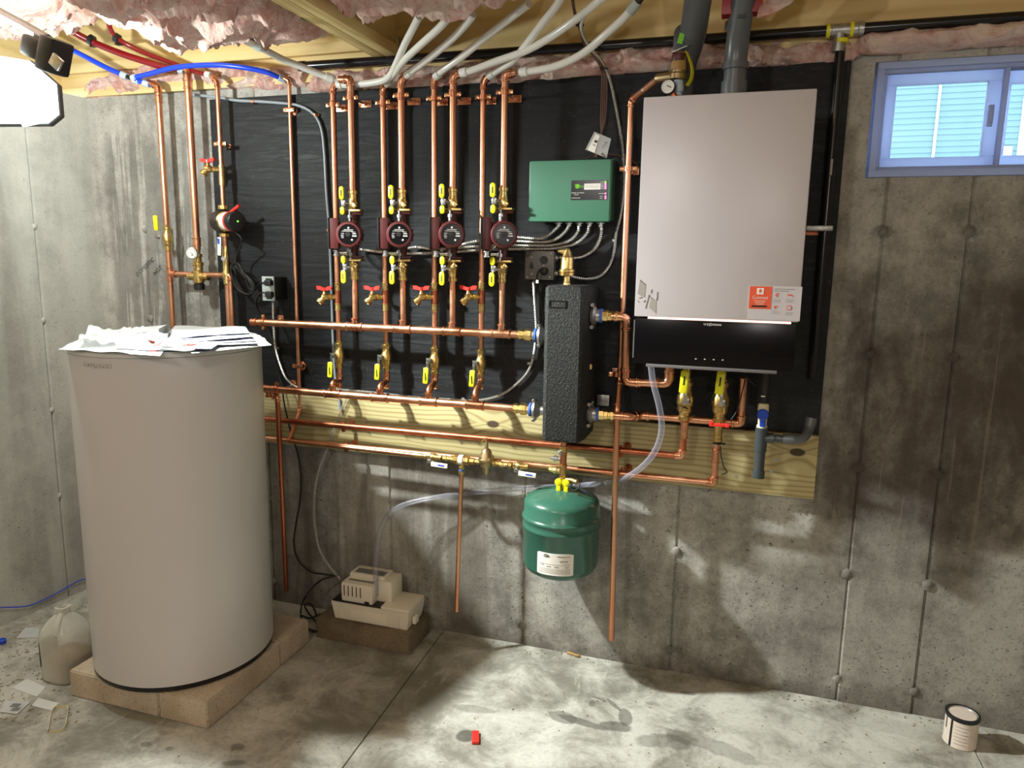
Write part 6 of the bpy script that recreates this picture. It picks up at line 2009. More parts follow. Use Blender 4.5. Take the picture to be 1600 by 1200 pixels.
for (u, v) in ((869, 403), (869, 427)):
    p = V(u, v, -0.042)
    part('cable_connector', MB().lathe((p.x - 0.006, -0.042, p.z), (1, 0, 0), [(0, 0.008), (0.002, 0.014), (0.006, 0.014), (0.007, 0.009), (0.014, 0.009)], 10), 'zinc', jb)
jc = thing('hanging_plug_cord', 'black plug with white tag hanging from the dark grey junction box', 'cord', V(842, 430, -0.08))
pts = [V(850, 422, -0.09), V(844, 421, -0.10), V(840, 428, -0.10), V(839, 438, -0.09), V(841, 455, -0.06), V(846, 470, -0.05), V(850, 500, -0.045)]
part('cable', MB().tube(spline(pts, 0.008), 0.0035, 8), 'rubber', jc, 60)
part('plug', MB().box(V(850, 423, -0.082), (0.024, 0.026, 0.022), None, 0.006), 'rubber', jc)
part('tag', MB().box(V(839.5, 440, -0.095), (0.010, 0.002, 0.012), None, 0.001), 'label', jc)


# armoured cables
def bx_cable(label, path, r=0.0064, clips=()):
    t = thing('armoured_cable', label, 'cable', path[0], 'armoured cables')
    sp = spline(path, 0.0034)
    part('armour', MB().tube(sp, r, 8, [r if k % 2 else r * 0.70 for k in range(len(sp))]), 'bx', t, 0)
    for (u, v, y) in clips:
        part('clip', MB().box(V(u, v, y), (0.014, 0.012, 0.010), None, 0.002), 'zinc', t)
    return t


yc = -0.040
zc_ = ZB - 0.012


def cstart(u):
    p = V(u, 347, -0.062)
    return Vector((p.x, -0.062, zc_))


ends = [(541, 389), (617, 393), (692, 391), (762, 389)]
LV = [(812, 371), (812, 378), (812, 383.5), (812, 390)]
bx_cable('armoured cable from the green box to the rightmost pump', [cstart(873), V(866, 360, -0.055), V(852, 370, -0.05), V(838, 373, yc), V(812, 371, yc), V(795, 370, yc), V(782, 376, yc), V(772, 386, -0.06), V(766, 391, -0.10), V(762, 391, -0.14)])
bx_cable('armoured cable from the green box to the third pump from left', [cstart(889), V(884, 361, -0.055), V(870, 373, -0.05), V(850, 378.5, yc), V(812, 377, yc), V(780, 375, yc), V(745, 377, yc), V(726, 381, yc), V(708, 388, -0.07), V(696, 392, -0.11), V(690, 392, -0.14)], clips=((826, 378, -0.034),))
bx_cable('armoured cable from the green box to the second pump from left', [cstart(905), V(903, 362, -0.055), V(890, 376, -0.05), V(865, 383, yc), V(830, 384, yc), V(780, 383, yc), V(730, 386, yc), V(680, 389, yc), V(650, 386, yc), V(632, 390, -0.06), V(620, 394, -0.12)])
bx_cable('armoured cable from the green box to the leftmost pump', [cstart(921), V(917, 365, -0.055), V(900, 380, -0.05), V(870, 388, yc), V(835, 389.5, yc), V(790, 389, yc), V(730, 392, yc), V(650, 396, yc), V(600, 394, yc), V(565, 390, yc), V(548, 390, -0.09), V(543, 391, -0.14)], clips=((817, 388, -0.034),))
bx_cable('armoured cable looping from the green box to the upper side of the junction box', [cstart(938.5), V(940, 358, -0.055), V(938, 372, -0.05), V(930, 388, -0.045), V(915, 399, -0.042), V(900, 403, -0.042), V(885, 402, -0.042), V(874, 402.5, -0.042)])
bx_cable('armoured cable from the ceiling past the copper riser to the junction box', [V(955, -20, -0.36), V(940, 0, -0.32), V(924, 12, -0.28), V(912, 28, -0.24), V(908, 42, -0.20), V(914, 62, -0.14), V(928, 82, -0.09), V(943, 100, -0.06), V(953, 125, -0.05), V(961, 160, -0.045), V(969, 205, -0.04),
         V(974, 245, -0.035), V(975, 290, -0.035), V(970, 335, -0.035), V(963, 365, -0.035), V(960, 392, -0.035), V(952, 415, -0.035), V(938, 431, -0.038), V(918, 436, -0.04), V(896, 433, -0.042), V(874, 427.5, -0.042)], clips=((960, 376, -0.03),))
bx_cable('armoured cable looping from junction box under the risers to the left outlet', [V(834, 438, -0.045), V(835, 460, -0.035), V(837, 490, -0.032), V(838, 520, -0.032), V(833, 560, -0.032), V(822, 585, -0.032), V(800, 606, -0.032), V(775, 620, -0.034), V(740, 626, -0.036), V(700, 624, -0.036), V(640, 620, -0.034),
         V(580, 613, -0.034), V(530, 609, -0.034), V(490, 610, -0.034), V(465, 605, -0.034), V(448, 592, -0.034), V(438, 570, -0.034), V(431, 545, -0.034), V(428, 515, -0.034), V(427, 490, -0.036), V(427, 472, -0.042)], clips=((434, 544, -0.028), (827, 568, -0.028), (724, 623, -0.03)))
# thin brown control wires from the ceiling to the green box
wr = thing('control_wires', 'bundle of thin brown wires dropping from the ceiling to the green box', 'wire', V(935, 240, -0.05))
for k in range(4):
    d = (k - 1.5) * 2.2
    path = [V(893 + d * 0.4, -20, -0.30), V(897 + d * 0.4, 15, -0.26), V(905 + d * 0.5, 40, -0.20), V(912 - d * 0.4, 68, -0.13), V(930 + d * 0.5, 90, -0.08), V(943 + d, 110, -0.055), V(944 + d * 1.3, 150, -0.045), V(942 + d, 190, -0.045), V(938 - d * 0.5, 220, -0.05), V(931 + d * 0.6, 246, -0.06)]
    part('wire', MB().tube(spline(path, 0.012), 0.0024, 7), 'wirebrown', wr, 60)
for (u, v, y) in ((906, 39, -0.20), (914, 75, -0.11), (944, 108, -0.055)):
    part('cable_tie', MB().box(V(u, v, y), (0.026, 0.016, 0.006), None, 0.002), 'rubber', wr)
t = thing('thermostat_wire', 'single brown wire curving from the green box behind the copper riser', 'wire', V(950, 240, -0.04))
part('cable', MB().tube(spline([V(915, 249, -0.06), V(925, 243, -0.05), V(945, 240, -0.045), V(970, 244, -0.035), V(990, 252, -0.035), V(1003, 268, -0.035)], 0.01), 0.0022, 7), 'wirebrown', t, 60)
bg_ = thing('parts_bag', 'small clear plastic bag with white barcode card hung above the green box', 'bag', V(936, 228, -0.08))
pl = [V(929, 206, -0.075), V(955, 217, -0.078), V(948, 247, -0.082), V(915, 234, -0.078)]
part('pouch', MB().prism(pl, (0, -0.004, 0)), 'bag', bg_, 0)
cdp = [V(931, 209, -0.0815), V(937, 212, -0.0815), V(929, 239, -0.0855), V(918, 234, -0.0825)]
cd_ = part('card', MB().prism(cdp, (0, 0.001, 0)), 'label', bg_, 0)
c = V(931, 221, -0.0835)
part('barcode', MB().box(c, (0.010, 0.0006, 0.008), Matrix.Rotation(0.4, 4, 'Y')).box(c + Vector((-0.005, -0.0004, -0.012)), (0.010, 0.0006, 0.002), Matrix.Rotation(0.4, 4, 'Y')), 'ink', cd_, 0)
part('hardware', MB().cyl(V(941, 232, -0.081), V(948, 222, -0.081), 0.003, 8).cyl(V(940, 240, -0.083), V(946, 245, -0.083), 0.004, 8), 'steel', bg_)

# ------------------------------------------------------------------ white storage tank on blocks
TX, TY, TR = -1.92, -0.59, 0.310
wt = thing('storage_tank', 'large white cylindrical hot water tank standing on concrete blocks', 'tank', (TX, TY, 0.1))
part('base_ring', MB().lathe((TX, TY, 0.099), (0, 0, 1), [(0, TR - 0.02), (0.002, TR - 0.003), (0.016, TR - 0.001), (0.018, TR - 0.01)], 72), 'black', wt)
part('jacket', MB().lathe((TX, TY, 0.117), (0, 0, 1), [(0, TR - 0.004), (0.002, TR), (1.118, TR), (1.120, TR - 0.003)], 96), 'enamel', wt, 30)
part('top_lid', MB().lathe((TX, TY, 1.237), (0, 0, 1), [(0, TR - 0.004), (0.001, TR + 0.001), (0.012, TR + 0.001), (0.018, TR - 0.004), (0.020, TR - 0.02)], 96), 'lid', wt, 30)
# raised badge lettering on the jacket
pb_ = V(152, 571, -0.70)
ab = math.atan2(-0.25, -0.19)
best = None
for k in range(2000):
    an = -PI + PI * k / 2000
    P_ = Vector((TX + TR * math.cos(an), TY + TR * math.sin(an), 1.19))
    c = R.transposed() @ (P_ - EYE)
    e = abs(800 + F * c.x / c.z - 152)
    if (EYE - P_).dot(Vector((math.cos(an), math.sin(an), 0))) > 0 and (best is None or e < best[0]):
        best = (e, an, 600 + F * c.y / c.z)
ab = best[1]
zb2 = 1.19 - (572 - best[2]) / 470.0
bdg = bpy.data.objects.new('badge', None)
COL.objects.link(bdg)
bdg.parent = wt
for s_, off, sz in (('VI', -0.040, 0.0185), ('E', -0.0255, 0.0185), ('SS', -0.0125, 0.024), ('MANN', 0.0235, 0.0185)):
    text(s_, sz, (0, 0, zb2), (1, 0, 0), (0, 0, 1), 'lid', bdg, 'letter', 0.004, 'CENTER', ((TX, TY), TR + 0.003, ab + off / TR * 1.15))
# concrete blocks
bk = None
bxl, bxr, byf, byb = -2.195, -1.605, -0.862, -0.272
def block(lo, hi, lab, mat='cmu', grp='blocks under the tank', rz=0.0):
    c = (Vector(lo) + Vector(hi)) / 2
    o = thing('concrete_block', lab, 'block', (c.x, c.y, lo[2]), grp, rz)
    bm = bmesh.new()
    bmesh.ops.create_cube(bm, size=1.0)
    s = Vector(hi) - Vector(lo)
    bmesh.ops.scale(bm, vec=s, verts=bm.verts)
    bmesh.ops.bevel(bm, geom=list(bm.edges), offset=0.004, segments=2, affect='EDGES')
    bmesh.ops.subdivide_edges(bm, edges=list(bm.edges), cuts=3, use_grid_fill=True)
    for v in bm.verts:
        v.co += Vector((noise.noise(v.co * 40 + c), noise.noise(v.co * 40 + c * 2), noise.noise(v.co * 35))) * 0.0016
    bmesh.ops.translate(bm, verts=bm.verts, vec=(0, 0, s.z / 2))
    bm.verts.index_update()
    mb = MB().add([v.co.copy() for v in bm.verts], [tuple(v.index for v in f.verts) for f in bm.faces])
    bm.free()
    part('block', mb, mat, o, 50, local=True)
    return o


ym = -0.565
block((bxl, ym + 0.003, 0.0), (-1.903, byb, 0.098), 'grey concrete block under the rear left of the white tank')
block((bxl, byf, 0.0), (-1.806, ym, 0.098), 'grey concrete block under the left front of the white tank')
block((-1.803, byf, 0.0), (bxr, -0.462, 0.098), 'grey concrete block under the right front corner of the white tank')
block((-1.900, -0.455, 0.0), (bxr - 0.002, byb + 0.01, 0.098), 'grey concrete block behind the front corner block, nearest the wall pump')
# pump support block
block((-1.60, -0.225, 0.0), (-1.172, -0.03, 0.088), 'dark concrete block under the white condensate pump', 'cmudark', None, 0.0)

# papers on the tank
ZP = 1.258


def sheet(label, pts, z, mat='paper', curl=0.01, seed=0, name='paper_sheet', th=0.0012, grp='papers on the tank', cat='paper', crumple=0.0):
    """bent thin sheet: pts = four corners (x, y)"""
    P4 = [Vector((a, b, 0)) for a, b in pts]
    nu, nv = 26, 18

    def f(a, b):
        p = P4[0] * (1 - a) * (1 - b) + P4[1] * a * (1 - b) + P4[2] * a * b + P4[3] * (1 - a) * b
        h = noise.noise(Vector((p.x * 9 + seed, p.y * 9, seed))) * curl + abs(noise.noise(Vector((p.x * 4, p.y * 4 + seed, seed * 2)))) * curl * 1.2
        if crumple:
            h += (1 - abs(noise.noise(p * 22 + Vector((seed, 0, 0))))) ** 3 * crumple
        r = math.hypot(p.x - TX, p.y - TY)
        if r > TR:
            h -= (r - TR) * 0.12
        return Vector((p.x, p.y, z + max(h, 0.0)))
    up = MB().grid(f, nu, nv)
    n = len(up.v)
    lo = [v - Vector((0, 0, th)) for v in up.v]
    vs = up.v + lo
    fs = list(up.f) + [tuple(i + n for i in q)[::-1] for q in up.f]
    edge = [i for i in range(nu)] + [j * nu + nu - 1 for j in range(1, nv)] + [(nv - 1) * nu + i for i in range(nu - 2, -1, -1)] + [j * nu for j in range(nv - 2, 0, -1)]
    for k in range(len(edge)):
        a, b = edge[k], edge[(k + 1) % len(edge)]
        fs.append((a, b, b + n, a + n))
    me = MB()
    me.v, me.f = vs, fs
    o = part(name, me, mat, None, 60)
    tag(o, label, cat, grp)
    return o


Gp = lambda u, v, z=ZP: tuple(G(u, v, z)[:2])
sheet('white sheet overhanging the left rim of the white tank', [Gp(90, 546), Gp(250, 556), Gp(270, 530), Gp(150, 524)], ZP, 'paper', 0.012, 1)
sheet('crumpled clear-white bag lying left of centre on the tank top', [Gp(120, 545), Gp(235, 552), Gp(250, 530), Gp(145, 522)], ZP + 0.012, 'bag', 0.018, 2, 'plastic_bag', 0.001, 'papers on the tank', 'bag', 0.018)
sheet('white leaflet lying under the folded booklet on the tank', [Gp(180, 548), Gp(290, 550), Gp(280, 524), Gp(190, 524)], ZP + 0.004, 'paper', 0.01, 3)
sheet('white paper with curled corner overhanging the right rim of the tank', [Gp(300, 552), Gp(424, 539), Gp(400, 521), Gp(280, 522)], ZP, 'paper', 0.012, 4)
sheet('bluish envelope at the front right of the papers on the tank', [Gp(245, 549), Gp(330, 551), Gp(345, 541), Gp(260, 539)], ZP + 0.012, 'paperblue', 0.006, 5)
for k in range(5):
    sheet(['lowest sheet of the stack at the right of the tank top', 'second sheet up in the stack on the tank', 'middle sheet of the stack on the tank', 'fourth sheet up in the stack on the tank', 'topmost sheet of the stack at the right of the tank top'][k],
          [Gp(290 - 6 * k, 546 - k), Gp(402 - 3 * k, 541 - 2 * k), Gp(392 - 2 * k, 527 - k), Gp(262 + 3 * k, 525 - k)], ZP + 0.010 + 0.0045 * k, 'paper' if k % 2 == 0 else 'paperblue', 0.006, 6 + k)
bkx = [Vector((*Gp(205, 534), ZP + 0.014)), Vector((*Gp(252, 534), ZP + 0.014)), Vector((*Gp(262, 526), ZP + 0.014)), Vector((*Gp(218, 526), ZP + 0.014))]
mb = MB()
tp = [bkx[0] + Vector((0, 0, 0.012)), bkx[1] + Vector((-0.01, 0, 0.030)), bkx[2] + Vector((0, 0, 0.030)), bkx[3] + Vector((0, 0, 0.020))]
mb.add(bkx + tp, [(0, 3, 2, 1), (4, 5, 6, 7), (0, 1, 5, 4), (1, 2, 6, 5), (2, 3, 7, 6), (3, 0, 4, 7)])
tag(part('folded_booklet', mb, 'paper', None, 0), 'thick folded white booklet with raised edge in the middle of the papers', 'booklet', 'papers on the tank')
sheet('crumpled clear bag with red print in front of the booklet', [Gp(225, 552), Gp(262, 552), Gp(262, 534), Gp(228, 534)], ZP + 0.018, 'bag', 0.012, 12, 'printed_bag', 0.001, 'papers on the tank', 'bag', 0.016)
rd = thing('red_print_bag', 'small red-printed wrapper on the papers right of the booklet', 'bag', Vector((*Gp(265, 540), ZP + 0.03)), 'papers on the tank')
part('pouch', MB().box(Vector((*Gp(270, 539, ZP + 0.025), ZP + 0.026)), (0.16, 0.05, 0.030), Matrix.Rotation(-0.2, 4, 'Z'), 0.012), 'bag', rd)
for (u, v, s_) in ((238, 533, 0.02), (246, 535, 0.018), (278, 535, 0.016), (290, 537, 0.014), (300, 537, 0.014), (310, 537, 0.012), (240, 546, 0.018)):
    c = Vector((*Gp(u, v, ZP + 0.050), ZP + 0.047))
    mb = MB().box(c, (s_, s_ * 1.2, 0.002), Matrix.Rotation(random.uniform(-0.6, 0.6), 4, 'X') @ Matrix.Rotation(random.uniform(-1, 1), 4, 'Z'))
    part('red_patch', mb, 'red', rd, 0)

# ------------------------------------------------------------------ condensate pump
YPc = -0.13
cp_ = thing('condensate_pump', 'off-white condensate pump with slotted motor cover on the dark block', 'pump', (-1.38, -0.13, 0.088))
A0 = G(697 * 0 + 517.0, 960, 0.088)
x0p, x1p, y0p, y1p = -1.535, -1.185, -0.205, -0.05
z0p = 0.089
tz = 0.075
mb = MB()
ox, oy = 0.012, 0.008
for (za, zb_2) in ((z0p, z0p + tz),):
    lo_ = [(x0p + ox, y0p + oy, za), (x1p - ox, y0p + oy, za), (x1p - ox, y1p - oy, za), (x0p + ox, y1p - oy, za)]
    hi_ = [(x0p, y0p, zb_2), (x1p, y0p, zb_2), (x1p, y1p, zb_2), (x0p, y1p, zb_2)]
    mb.add(lo_ + hi_, [(0, 3, 2, 1), (4, 5, 6, 7), (0, 1, 5, 4), (1, 2, 6, 5), (2, 3, 7, 6), (3, 0, 4, 7)])
tk_ = part('reservoir', mb, 'whiteplastic', cp_, 0)
part('raised_panel', MB().b2((x0p + 0.085, y0p - 0.002, z0p + 0.006), (x1p - 0.095, y0p + 0.012, z0p + 0.050), 0.003).b2((x0p + 0.025, y0p - 0.0015, z0p + 0.008), (x0p + 0.031, y0p + 0.01, z0p + 0.068)).b2((x1p - 0.050, y0p - 0.0015, z0p + 0.008), (x1p - 0.044, y0p + 0.01, z0p + 0.068)), 'whiteplastic', tk_)
part('side_rib', MB().b2((x1p - 0.006, y0p + 0.04, z0p + 0.01), (x1p + 0.012, y0p + 0.075, z0p + 0.045), 0.008), 'whiteplastic', tk_)
part('black_deck', MB().b2((x0p + 0.004, y0p + 0.004, z0p + tz), (x1p - 0.125, y1p - 0.004, z0p + tz + 0.006), 0.001), 'black', cp_)
part('reservoir_cover', MB().b2((x1p - 0.125, y0p + 0.002, z0p + tz), (x1p - 0.001, y1p, z0p + tz + 0.012), 0.004), 'whiteplastic', cp_)
mx0, mx1 = V(533, 925, y0p + 0.01).x, V(582, 925, y0p + 0.01).x
zh = z0p + tz + 0.004
mc = part('motor_cover', MB().b2((mx0, y0p + 0.008, zh), (mx1, y1p - 0.02, zh + 0.082), 0.010).b2((mx1 - 0.004, y0p + 0.05, zh), (mx1 + 0.065, y1p - 0.005, zh + 0.092), 0.008).b2((mx0 + 0.01, y0p + 0.06, zh + 0.06), (mx1 + 0.03, y1p - 0.01, zh + 0.104), 0.010), 'whiteplastic', cp_)
sl = MB()
for k in range(5):
    xx = mx0 + 0.014 + k * 0.0185
    sl.b2((xx, y0p + 0.0075, zh + 0.026), (xx + 0.004, y0p + 0.020, zh + 0.070))
part('slot', sl, 'ink', mc, 0)
part('plate_print', MB().b2((mx0 + 0.03, y0p + 0.07, zh + 0.1042), (mx1 + 0.02, y0p + 0.11, zh + 0.1048)).b2((mx0 + 0.02, y0p + 0.035, zh + 0.0822), (mx1 - 0.01, y0p + 0.05, zh + 0.0828)), 'greyink', mc, 0)
part('latch_hole', MB().b2((mx1 - 0.035, y0p + 0.005, zh), (mx1 - 0.015, y0p + 0.02, zh + 0.014)), 'ink', mc, 0)
fc = thing('floor_cord', 'loose loops of black cord lying on the floor left of the condensate pump', 'cord', G(480, 960))
pts = [V(528, 899, -0.12), V(505, 905, -0.14), V(488, 918, -0.15), V(474, 938, -0.17)] + [G(u, v, 0.006) + Vector((0, 0, 0)) for u, v in ((470, 955), (472, 972), (485, 984), (503, 986), (492, 970), (480, 955))] + [G(u, v, 0.03) for u, v in ((476, 945), (486, 944), (494, 960), (498, 980), (490, 988))] + [G(u, v, 0.012) for u, v in ((478, 978), (470, 962), (484, 966), (500, 960), (512, 958))]
part('cable', MB().tube(spline(pts, 0.012), 0.0038, 8), 'rubber', fc, 60)

# ------------------------------------------------------------------ jug, can and litter
jp = G(97, 1066)
jg = thing('plastic_jug', 'translucent gallon jug with tan liquid standing left of the white tank', 'jug', (jp.x, jp.y - 0.0, 0))
jx_, jy_ = jp.x - 0.022, jp.y + 0.050
JR = 0.075


def sq(r, z, k=0.86, n=32):
    pts = []
    for i in range(n):
        a = 2 * PI * i / n
        c, s = math.cos(a), math.sin(a)
        e = 0.62
        pts.append(Vector((jx_ + r * math.copysign(abs(c) ** e, c), jy_ + r * math.copysign(abs(s) ** e, s), z)))
    return pts


def loft(rings_, cap0=True, cap1=True):
    n = len(rings_[0])
    mb = MB()
    vs = [p for q in rings_ for p in q]
    fs = []
    for i in range(len(rings_) - 1):
        for k in range(n):
            k2 = (k + 1) % n
            fs.append((i * n + k, i * n + k2, (i + 1) * n + k2, (i + 1) * n + k))
    if cap0:
        fs.append(tuple(range(n))[::-1])
    if cap1:
        fs.append(tuple((len(rings_) - 1) * n + k for k in range(n)))
    return mb.add(vs, fs)


part('body', loft([sq(JR * 0.9, 0.001), sq(JR, 0.012), sq(JR * 0.985, 0.08), sq(JR, 0.162), sq(JR * 0.97, 0.178), sq(JR * 0.86, 0.198), sq(JR * 0.66, 0.220), sq(JR * 0.44, 0.238), sq(JR * 0.31, 0.246), sq(JR * 0.27, 0.250), sq(JR * 0.27, 0.264), sq(JR * 0.31, 0.265), sq(JR * 0.31, 0.272), sq(JR * 0.25, 0.273)], True, False), 'jug', jg, 50)
part('liquid', loft([sq(JR * 0.88, 0.004), sq(JR * 0.965, 0.014), sq(JR * 0.955, 0.085)]), 'liquid', jg, 50)
hdv = Vector((0.45, -0.9, 0)).normalized()
jc0 = Vector((jx_, jy_, 0))
part('handle', MB().tube(spline([jc0 + hdv * 0.018 + Vector((0, 0, 0.248)), jc0 + hdv * 0.040 + Vector((0, 0, 0.240)), jc0 + hdv * 0.058 + Vector((0, 0, 0.222)), jc0 + hdv * 0.068 + Vector((0, 0, 0.190))], 0.008), 0.010, 12), 'jug', jg, 60)
lb_ = sq(JR * 1.008, 0.0)
ids = [k for k in range(32) if 15 <= k <= 21]
mb = MB()
vs, fs = [], []
for k in ids:
    for sc2 in (1.0, 1.012):
        q = Vector((jx_ + (lb_[k].x - jx_) * sc2, jy_ + (lb_[k].y - jy_) * sc2, 0))
        vs += [q + Vector((0, 0, 0.050)), q + Vector((0, 0, 0.145))]
for a in range(len(ids) - 1):
    i_, j_ = a * 4, a * 4 + 4
    fs += [(i_ + 2, j_ + 2, j_ + 3, i_ + 3), (i_, i_ + 1, j_ + 1, j_), (i_, j_, j_ + 2, i_ + 2), (i_ + 1, i_ + 3, j_ + 3, j_ + 1)]
part('label', mb.add(vs, fs), 'ink', jg, 30, label='black label')

kp = G(1500, 1160)
CX, CY = V(1500, 1130, -0.10).x, -0.115
can = thing('paint_can', 'small white paint can with dark dribbles standing by the right wall', 'can', (CX, CY, 0))
part('can_body', MB().lathe((CX, CY, 0.0), (0, 0, 1), [(0, 0.047), (0.003, 0.050), (0.006, 0.0485), (0.100, 0.0485), (0.103, 0.0505), (0.106, 0.0505), (0.107, 0.047), (0.104, 0.043)], 36), 'canwhite', can, 30)
part('lid', MB().lathe((CX, CY, 0.100), (0, 0, 1), [(0, 0.044), (0.004, 0.044), (0.0045, 0.040), (0.002, 0.038), (0.0022, 0.002)], 32), 'steel', can)
part('rim_paint', MB().lathe((CX, CY, 0.094), (0, 0, 1), [(0, 0.0488), (0.001, 0.0498), (0.009, 0.0512), (0.0135, 0.0510), (0.0138, 0.0445), (0.012, 0.0435)], 36, False), 'ink', can, 40)
afc = math.atan2(EYE.y - CY, EYE.x - CX)
part('drip', curved(afc - 0.62, afc - 0.50, 0.002, 0.098, 0.0487, (CX, CY), 0.0012, 4, 0.0), 'ink', can)
part('drip', curved(afc - 1.02, afc - 0.96, 0.055, 0.098, 0.0487, (CX, CY), 0.0012, 4, 0.0), 'ink', can)
for k in range(6):
    part('fine_print', curved(afc - 0.35, afc + 0.35 + 0.1 * (k % 2), 0.018 + k * 0.012, 0.020 + k * 0.012, 0.0486, (CX, CY), 0.0006, 8, 0.0), 'faint', can, 0)


def scrap(name, lab, cat, corners, z, mat, seed, crumple=0.004, th=0.001, grp='litter on the floor'):
    return sheet(lab, [tuple(G(u, v)[:2]) for u, v in corners], z, mat, 0.004, seed, name, th, grp, cat, crumple)


scrap('paper_scrap', 'white paper scrap on the floor behind the jug', 'paper', [(26, 998), (60, 997), (62, 982), (40, 981)], 0.003, 'paper', 21)
scrap('parts_packet', 'crumpled white packet with barcode on the floor near the photo corner', 'packet', [(0, 1114), (27, 1117), (47, 1099), (8, 1095)], 0.004, 'paper', 22, 0.010)
scrap('clear_wrapper', 'clear plastic wrapper on the floor in front of the jug', 'wrapper', [(18, 1076), (58, 1090), (72, 1075), (42, 1062)], 0.004, 'bag', 23, 0.014)
scrap('clear_wrapper', 'small twisted clear wrapper between the jug and the strap loop', 'wrapper', [(50, 1104), (82, 1112), (92, 1100), (60, 1092)], 0.004, 'bag', 24, 0.012)
t = thing('barcode_print', 'dark barcode on the crumpled floor packet', 'print', G(24, 1102, 0.018), 'litter on the floor')
part('bars', MB().box(G(24, 1102, 0.019), (0.03, 0.02, 0.0006), Matrix.Rotation(0.3, 4, 'Z')), 'greyink', t, 0)
lp_ = [(75, 1143), (80, 1112), (88, 1104), (105, 1104), (106, 1110), (103, 1134), (96, 1142), (76, 1145)]
t = thing('strap_loop', 'loop of pale packing strap on the floor left of the blocks', 'strap', G(90, 1125), 'litter on the floor')
pts = fillet([G(u, v, 0.006 + 0.008 * (k % 2)) for k, (u, v) in enumerate(lp_)], 0.02, 3)
vs, fs = [], []
for p in pts:
    vs += [p + Vector((0, 0, -0.005)), p + Vector((0, 0, 0.006)), p + Vector((0.0012, 0.0012, -0.005)), p + Vector((0.0012, 0.0012, 0.006))]
for k in range(len(pts) - 1):
    i, j = 4 * k, 4 * k + 4
    fs += [(i, j, j + 1, i + 1), (i + 2, i + 3, j + 3, j + 2), (i + 1, j + 1, j + 3, i + 3), (i, i + 2, j + 2, j)]
part('strap', MB().add(vs, fs), 'cream', t, 40)
p = G(743, 1152, 0.006)
o = part('red_plastic_scrap', MB().box(p, (0.024, 0.060, 0.010), Matrix.Rotation(0.35, 4, 'Z'), 0.003), 'red', None)
tag(o, 'small red plastic piece on the floor beside a dark wet spot', 'scrap', 'litter on the floor')
p = G(895, 1022, 0.006)
mb = MB().tube(spline([p + Vector((-0.024, 0.006, 0)), p, p + Vector((0.022, -0.006, 0)), p + Vector((0.026, -0.002, 0.002))], 0.006), 0.006, 8)
tag(part('wood_offcut', mb, 'tan', None, 60), 'small tan wood chip on the floor against the back wall', 'scrap', 'litter on the floor')
p = G(3, 1001, 0.012)
tag(part('blue_stopper', MB().lathe(p - Vector((0, 0, 0.010)), (0.3, 0, 1), [(0, 0.012), (0.002, 0.015), (0.016, 0.013), (0.018, 0.008)], 12), 'blueplastic', None), 'small blue plastic stopper on the floor near the side wall', 'stopper', 'litter on the floor')
# straw, chips and grit: uncountable
mb = MB()
rnd = random.Random(3)
for k in range(520):
    if k < 300:
        u, v = rnd.uniform(-30, 140), rnd.uniform(935, 1130)
        if v < 985 - 0.4 * u + 8:
            continue
        p = G(u, v, 0.002)
    elif k < 420:
        x = rnd.uniform(-1.15, 1.0)
        p = Vector((x, -rnd.uniform(0.01, 0.06), 0.002))
    else:
        p = G(rnd.uniform(200, 1500), rnd.uniform(1060, 1200), 0.002)
    if abs(p.x - TX) < 0.33 and abs(p.y - TY) < 0.33:
        continue
    L = rnd.uniform(0.003, 0.016) * (1.0 if k < 300 else 0.6)
    mb.box(p, (L, rnd.uniform(0.0012, 0.003), 0.002), Matrix.Rotation(rnd.uniform(0, PI), 4, 'Z'))
o = part('floor_debris', mb, 'straw', None, 0)
tag(o, 'scattered straw, chips and grit on the concrete floor', 'debris')
o['kind'] = 'stuff'
t = thing('blue_string_line', 'thin blue cord stuck along the foot of the left wall', 'cord', (LX(-0.5), -0.5, 0.1))
pts = []
for u, v in ((-30, 950), (0, 949), (40, 947), (60, 940), (90, 925), (120, 908), (140, 903)):
    r_ = ray(u, v)
    # intersect with the left wall plane x = -2.828 + 0.12*y
    s_ = (-2.828 + 0.12 * EYE.y - EYE.x) / (r_.x - 0.12 * r_.y)
    pts.append(EYE + r_ * s_ + Vector((0.006, 0, 0)))
part('cable', MB().tube(spline(pts, 0.02), 0.0022, 7), 'pexblue', t, 60)
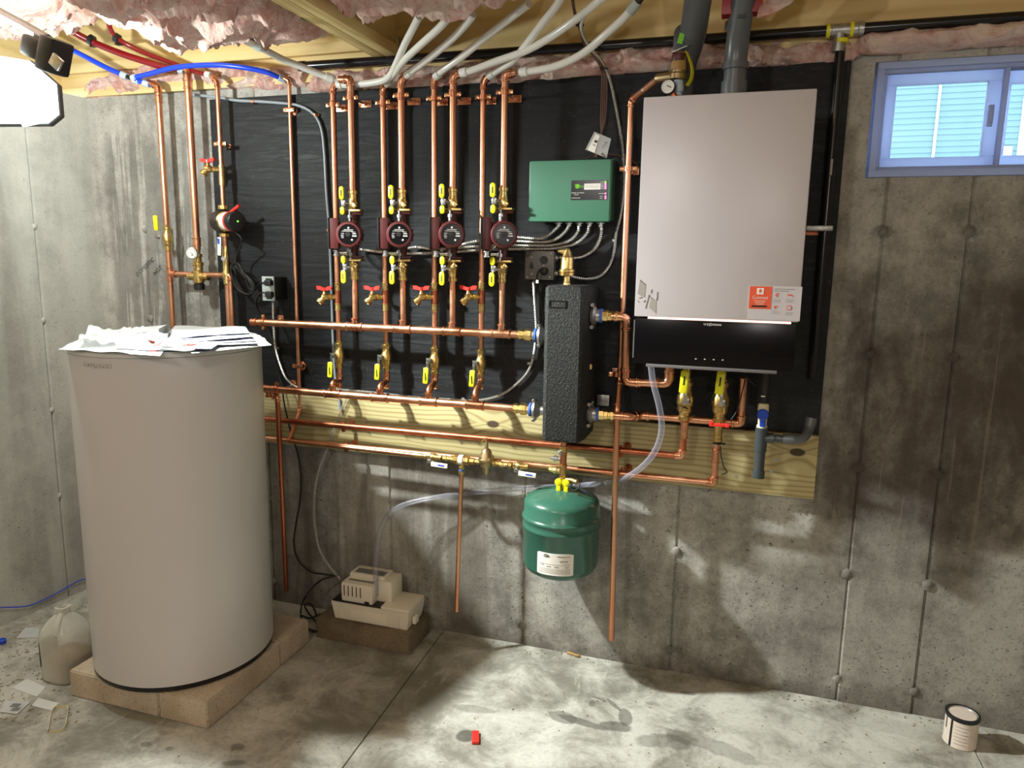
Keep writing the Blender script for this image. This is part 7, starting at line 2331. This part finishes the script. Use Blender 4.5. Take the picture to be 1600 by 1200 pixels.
# marker writing on the concrete
pz = V(229, 418, -0.0003)
text('DOMESTIC', 0.026, (pz.x - 0.01, -0.0004, pz.z), (0.80, 0, 0.60), (-0.60, 0, 0.80), 'mark', wall_back, 'handwriting', 0.0002, shear=0.2)
pz = V(240, 423, -0.0003)
text('HOT', 0.026, (pz.x + 0.02, -0.0004, pz.z), (0.80, 0, 0.60), (-0.60, 0, 0.80), 'mark', wall_back, 'handwriting', 0.0002, shear=0.2)

# ------------------------------------------------------------------ work lamp
wl = thing('work_lamp', 'black work lamp with blazing white lens hanging in the upper left corner', 'lamp', LAMP)
rot = Matrix.Rotation(0.10, 4, 'Y') @ Matrix.Rotation(0.75, 4, 'Z')
c = V(28, 138, -0.92)
oct_ = [(a * 0.92, b * 0.92) for a, b in ((-0.10, 0.10), (0.045, 0.085), (0.115, 0.02), (0.115, -0.075), (0.08, -0.105), (-0.085, -0.115), (-0.115, -0.08), (-0.115, 0.06))]
rgt = Vector((0.86, 0.50, 0)).normalized()
fwd = Vector((0.50, -0.86, 0)).normalized()
lamp_c = c
polyL = [lamp_c + rgt * a + Vector((0, 0, b)) + fwd * 0.0 for a, b in oct_]
ln_ = part('lens', MB().prism(polyL, fwd * 0.012), 'lens', wl, 0)
back = [lamp_c + rgt * a * 1.04 + Vector((0, 0, b * 1.04)) - fwd * 0.030 for a, b in oct_]
part('housing', MB().prism(back, fwd * 0.029), 'black', wl, 30)
hp = V(85, 88, -0.88)
part('bracket', MB().box(hp, (0.055, 0.08, 0.10), Matrix.Rotation(0.35, 4, 'Y'), 0.012).box(V(62, 78, -0.88), (0.09, 0.06, 0.06), Matrix.Rotation(0.4, 4, 'Y'), 0.012), 'black', wl)
part('clip_plate', MB().box(V(88, 97, -0.92), (0.04, 0.01, 0.035), Matrix.Rotation(0.7, 4, 'Y'), 0.002), 'steel', wl)
part('hanging_strap', MB().tube([V(75, 62, -0.88), V(40, 42, -0.84), V(-20, 10, -0.80)], 0.016, 8), 'greybar', wl)
part('glowing_lower_clip', MB().box(V(55, 191, -0.92), (0.10, 0.01, 0.012), Matrix.Rotation(-0.12, 4, 'Y'), 0.003), 'lens', wl)  # clip uses the glowing lens material to look lit by the lamp
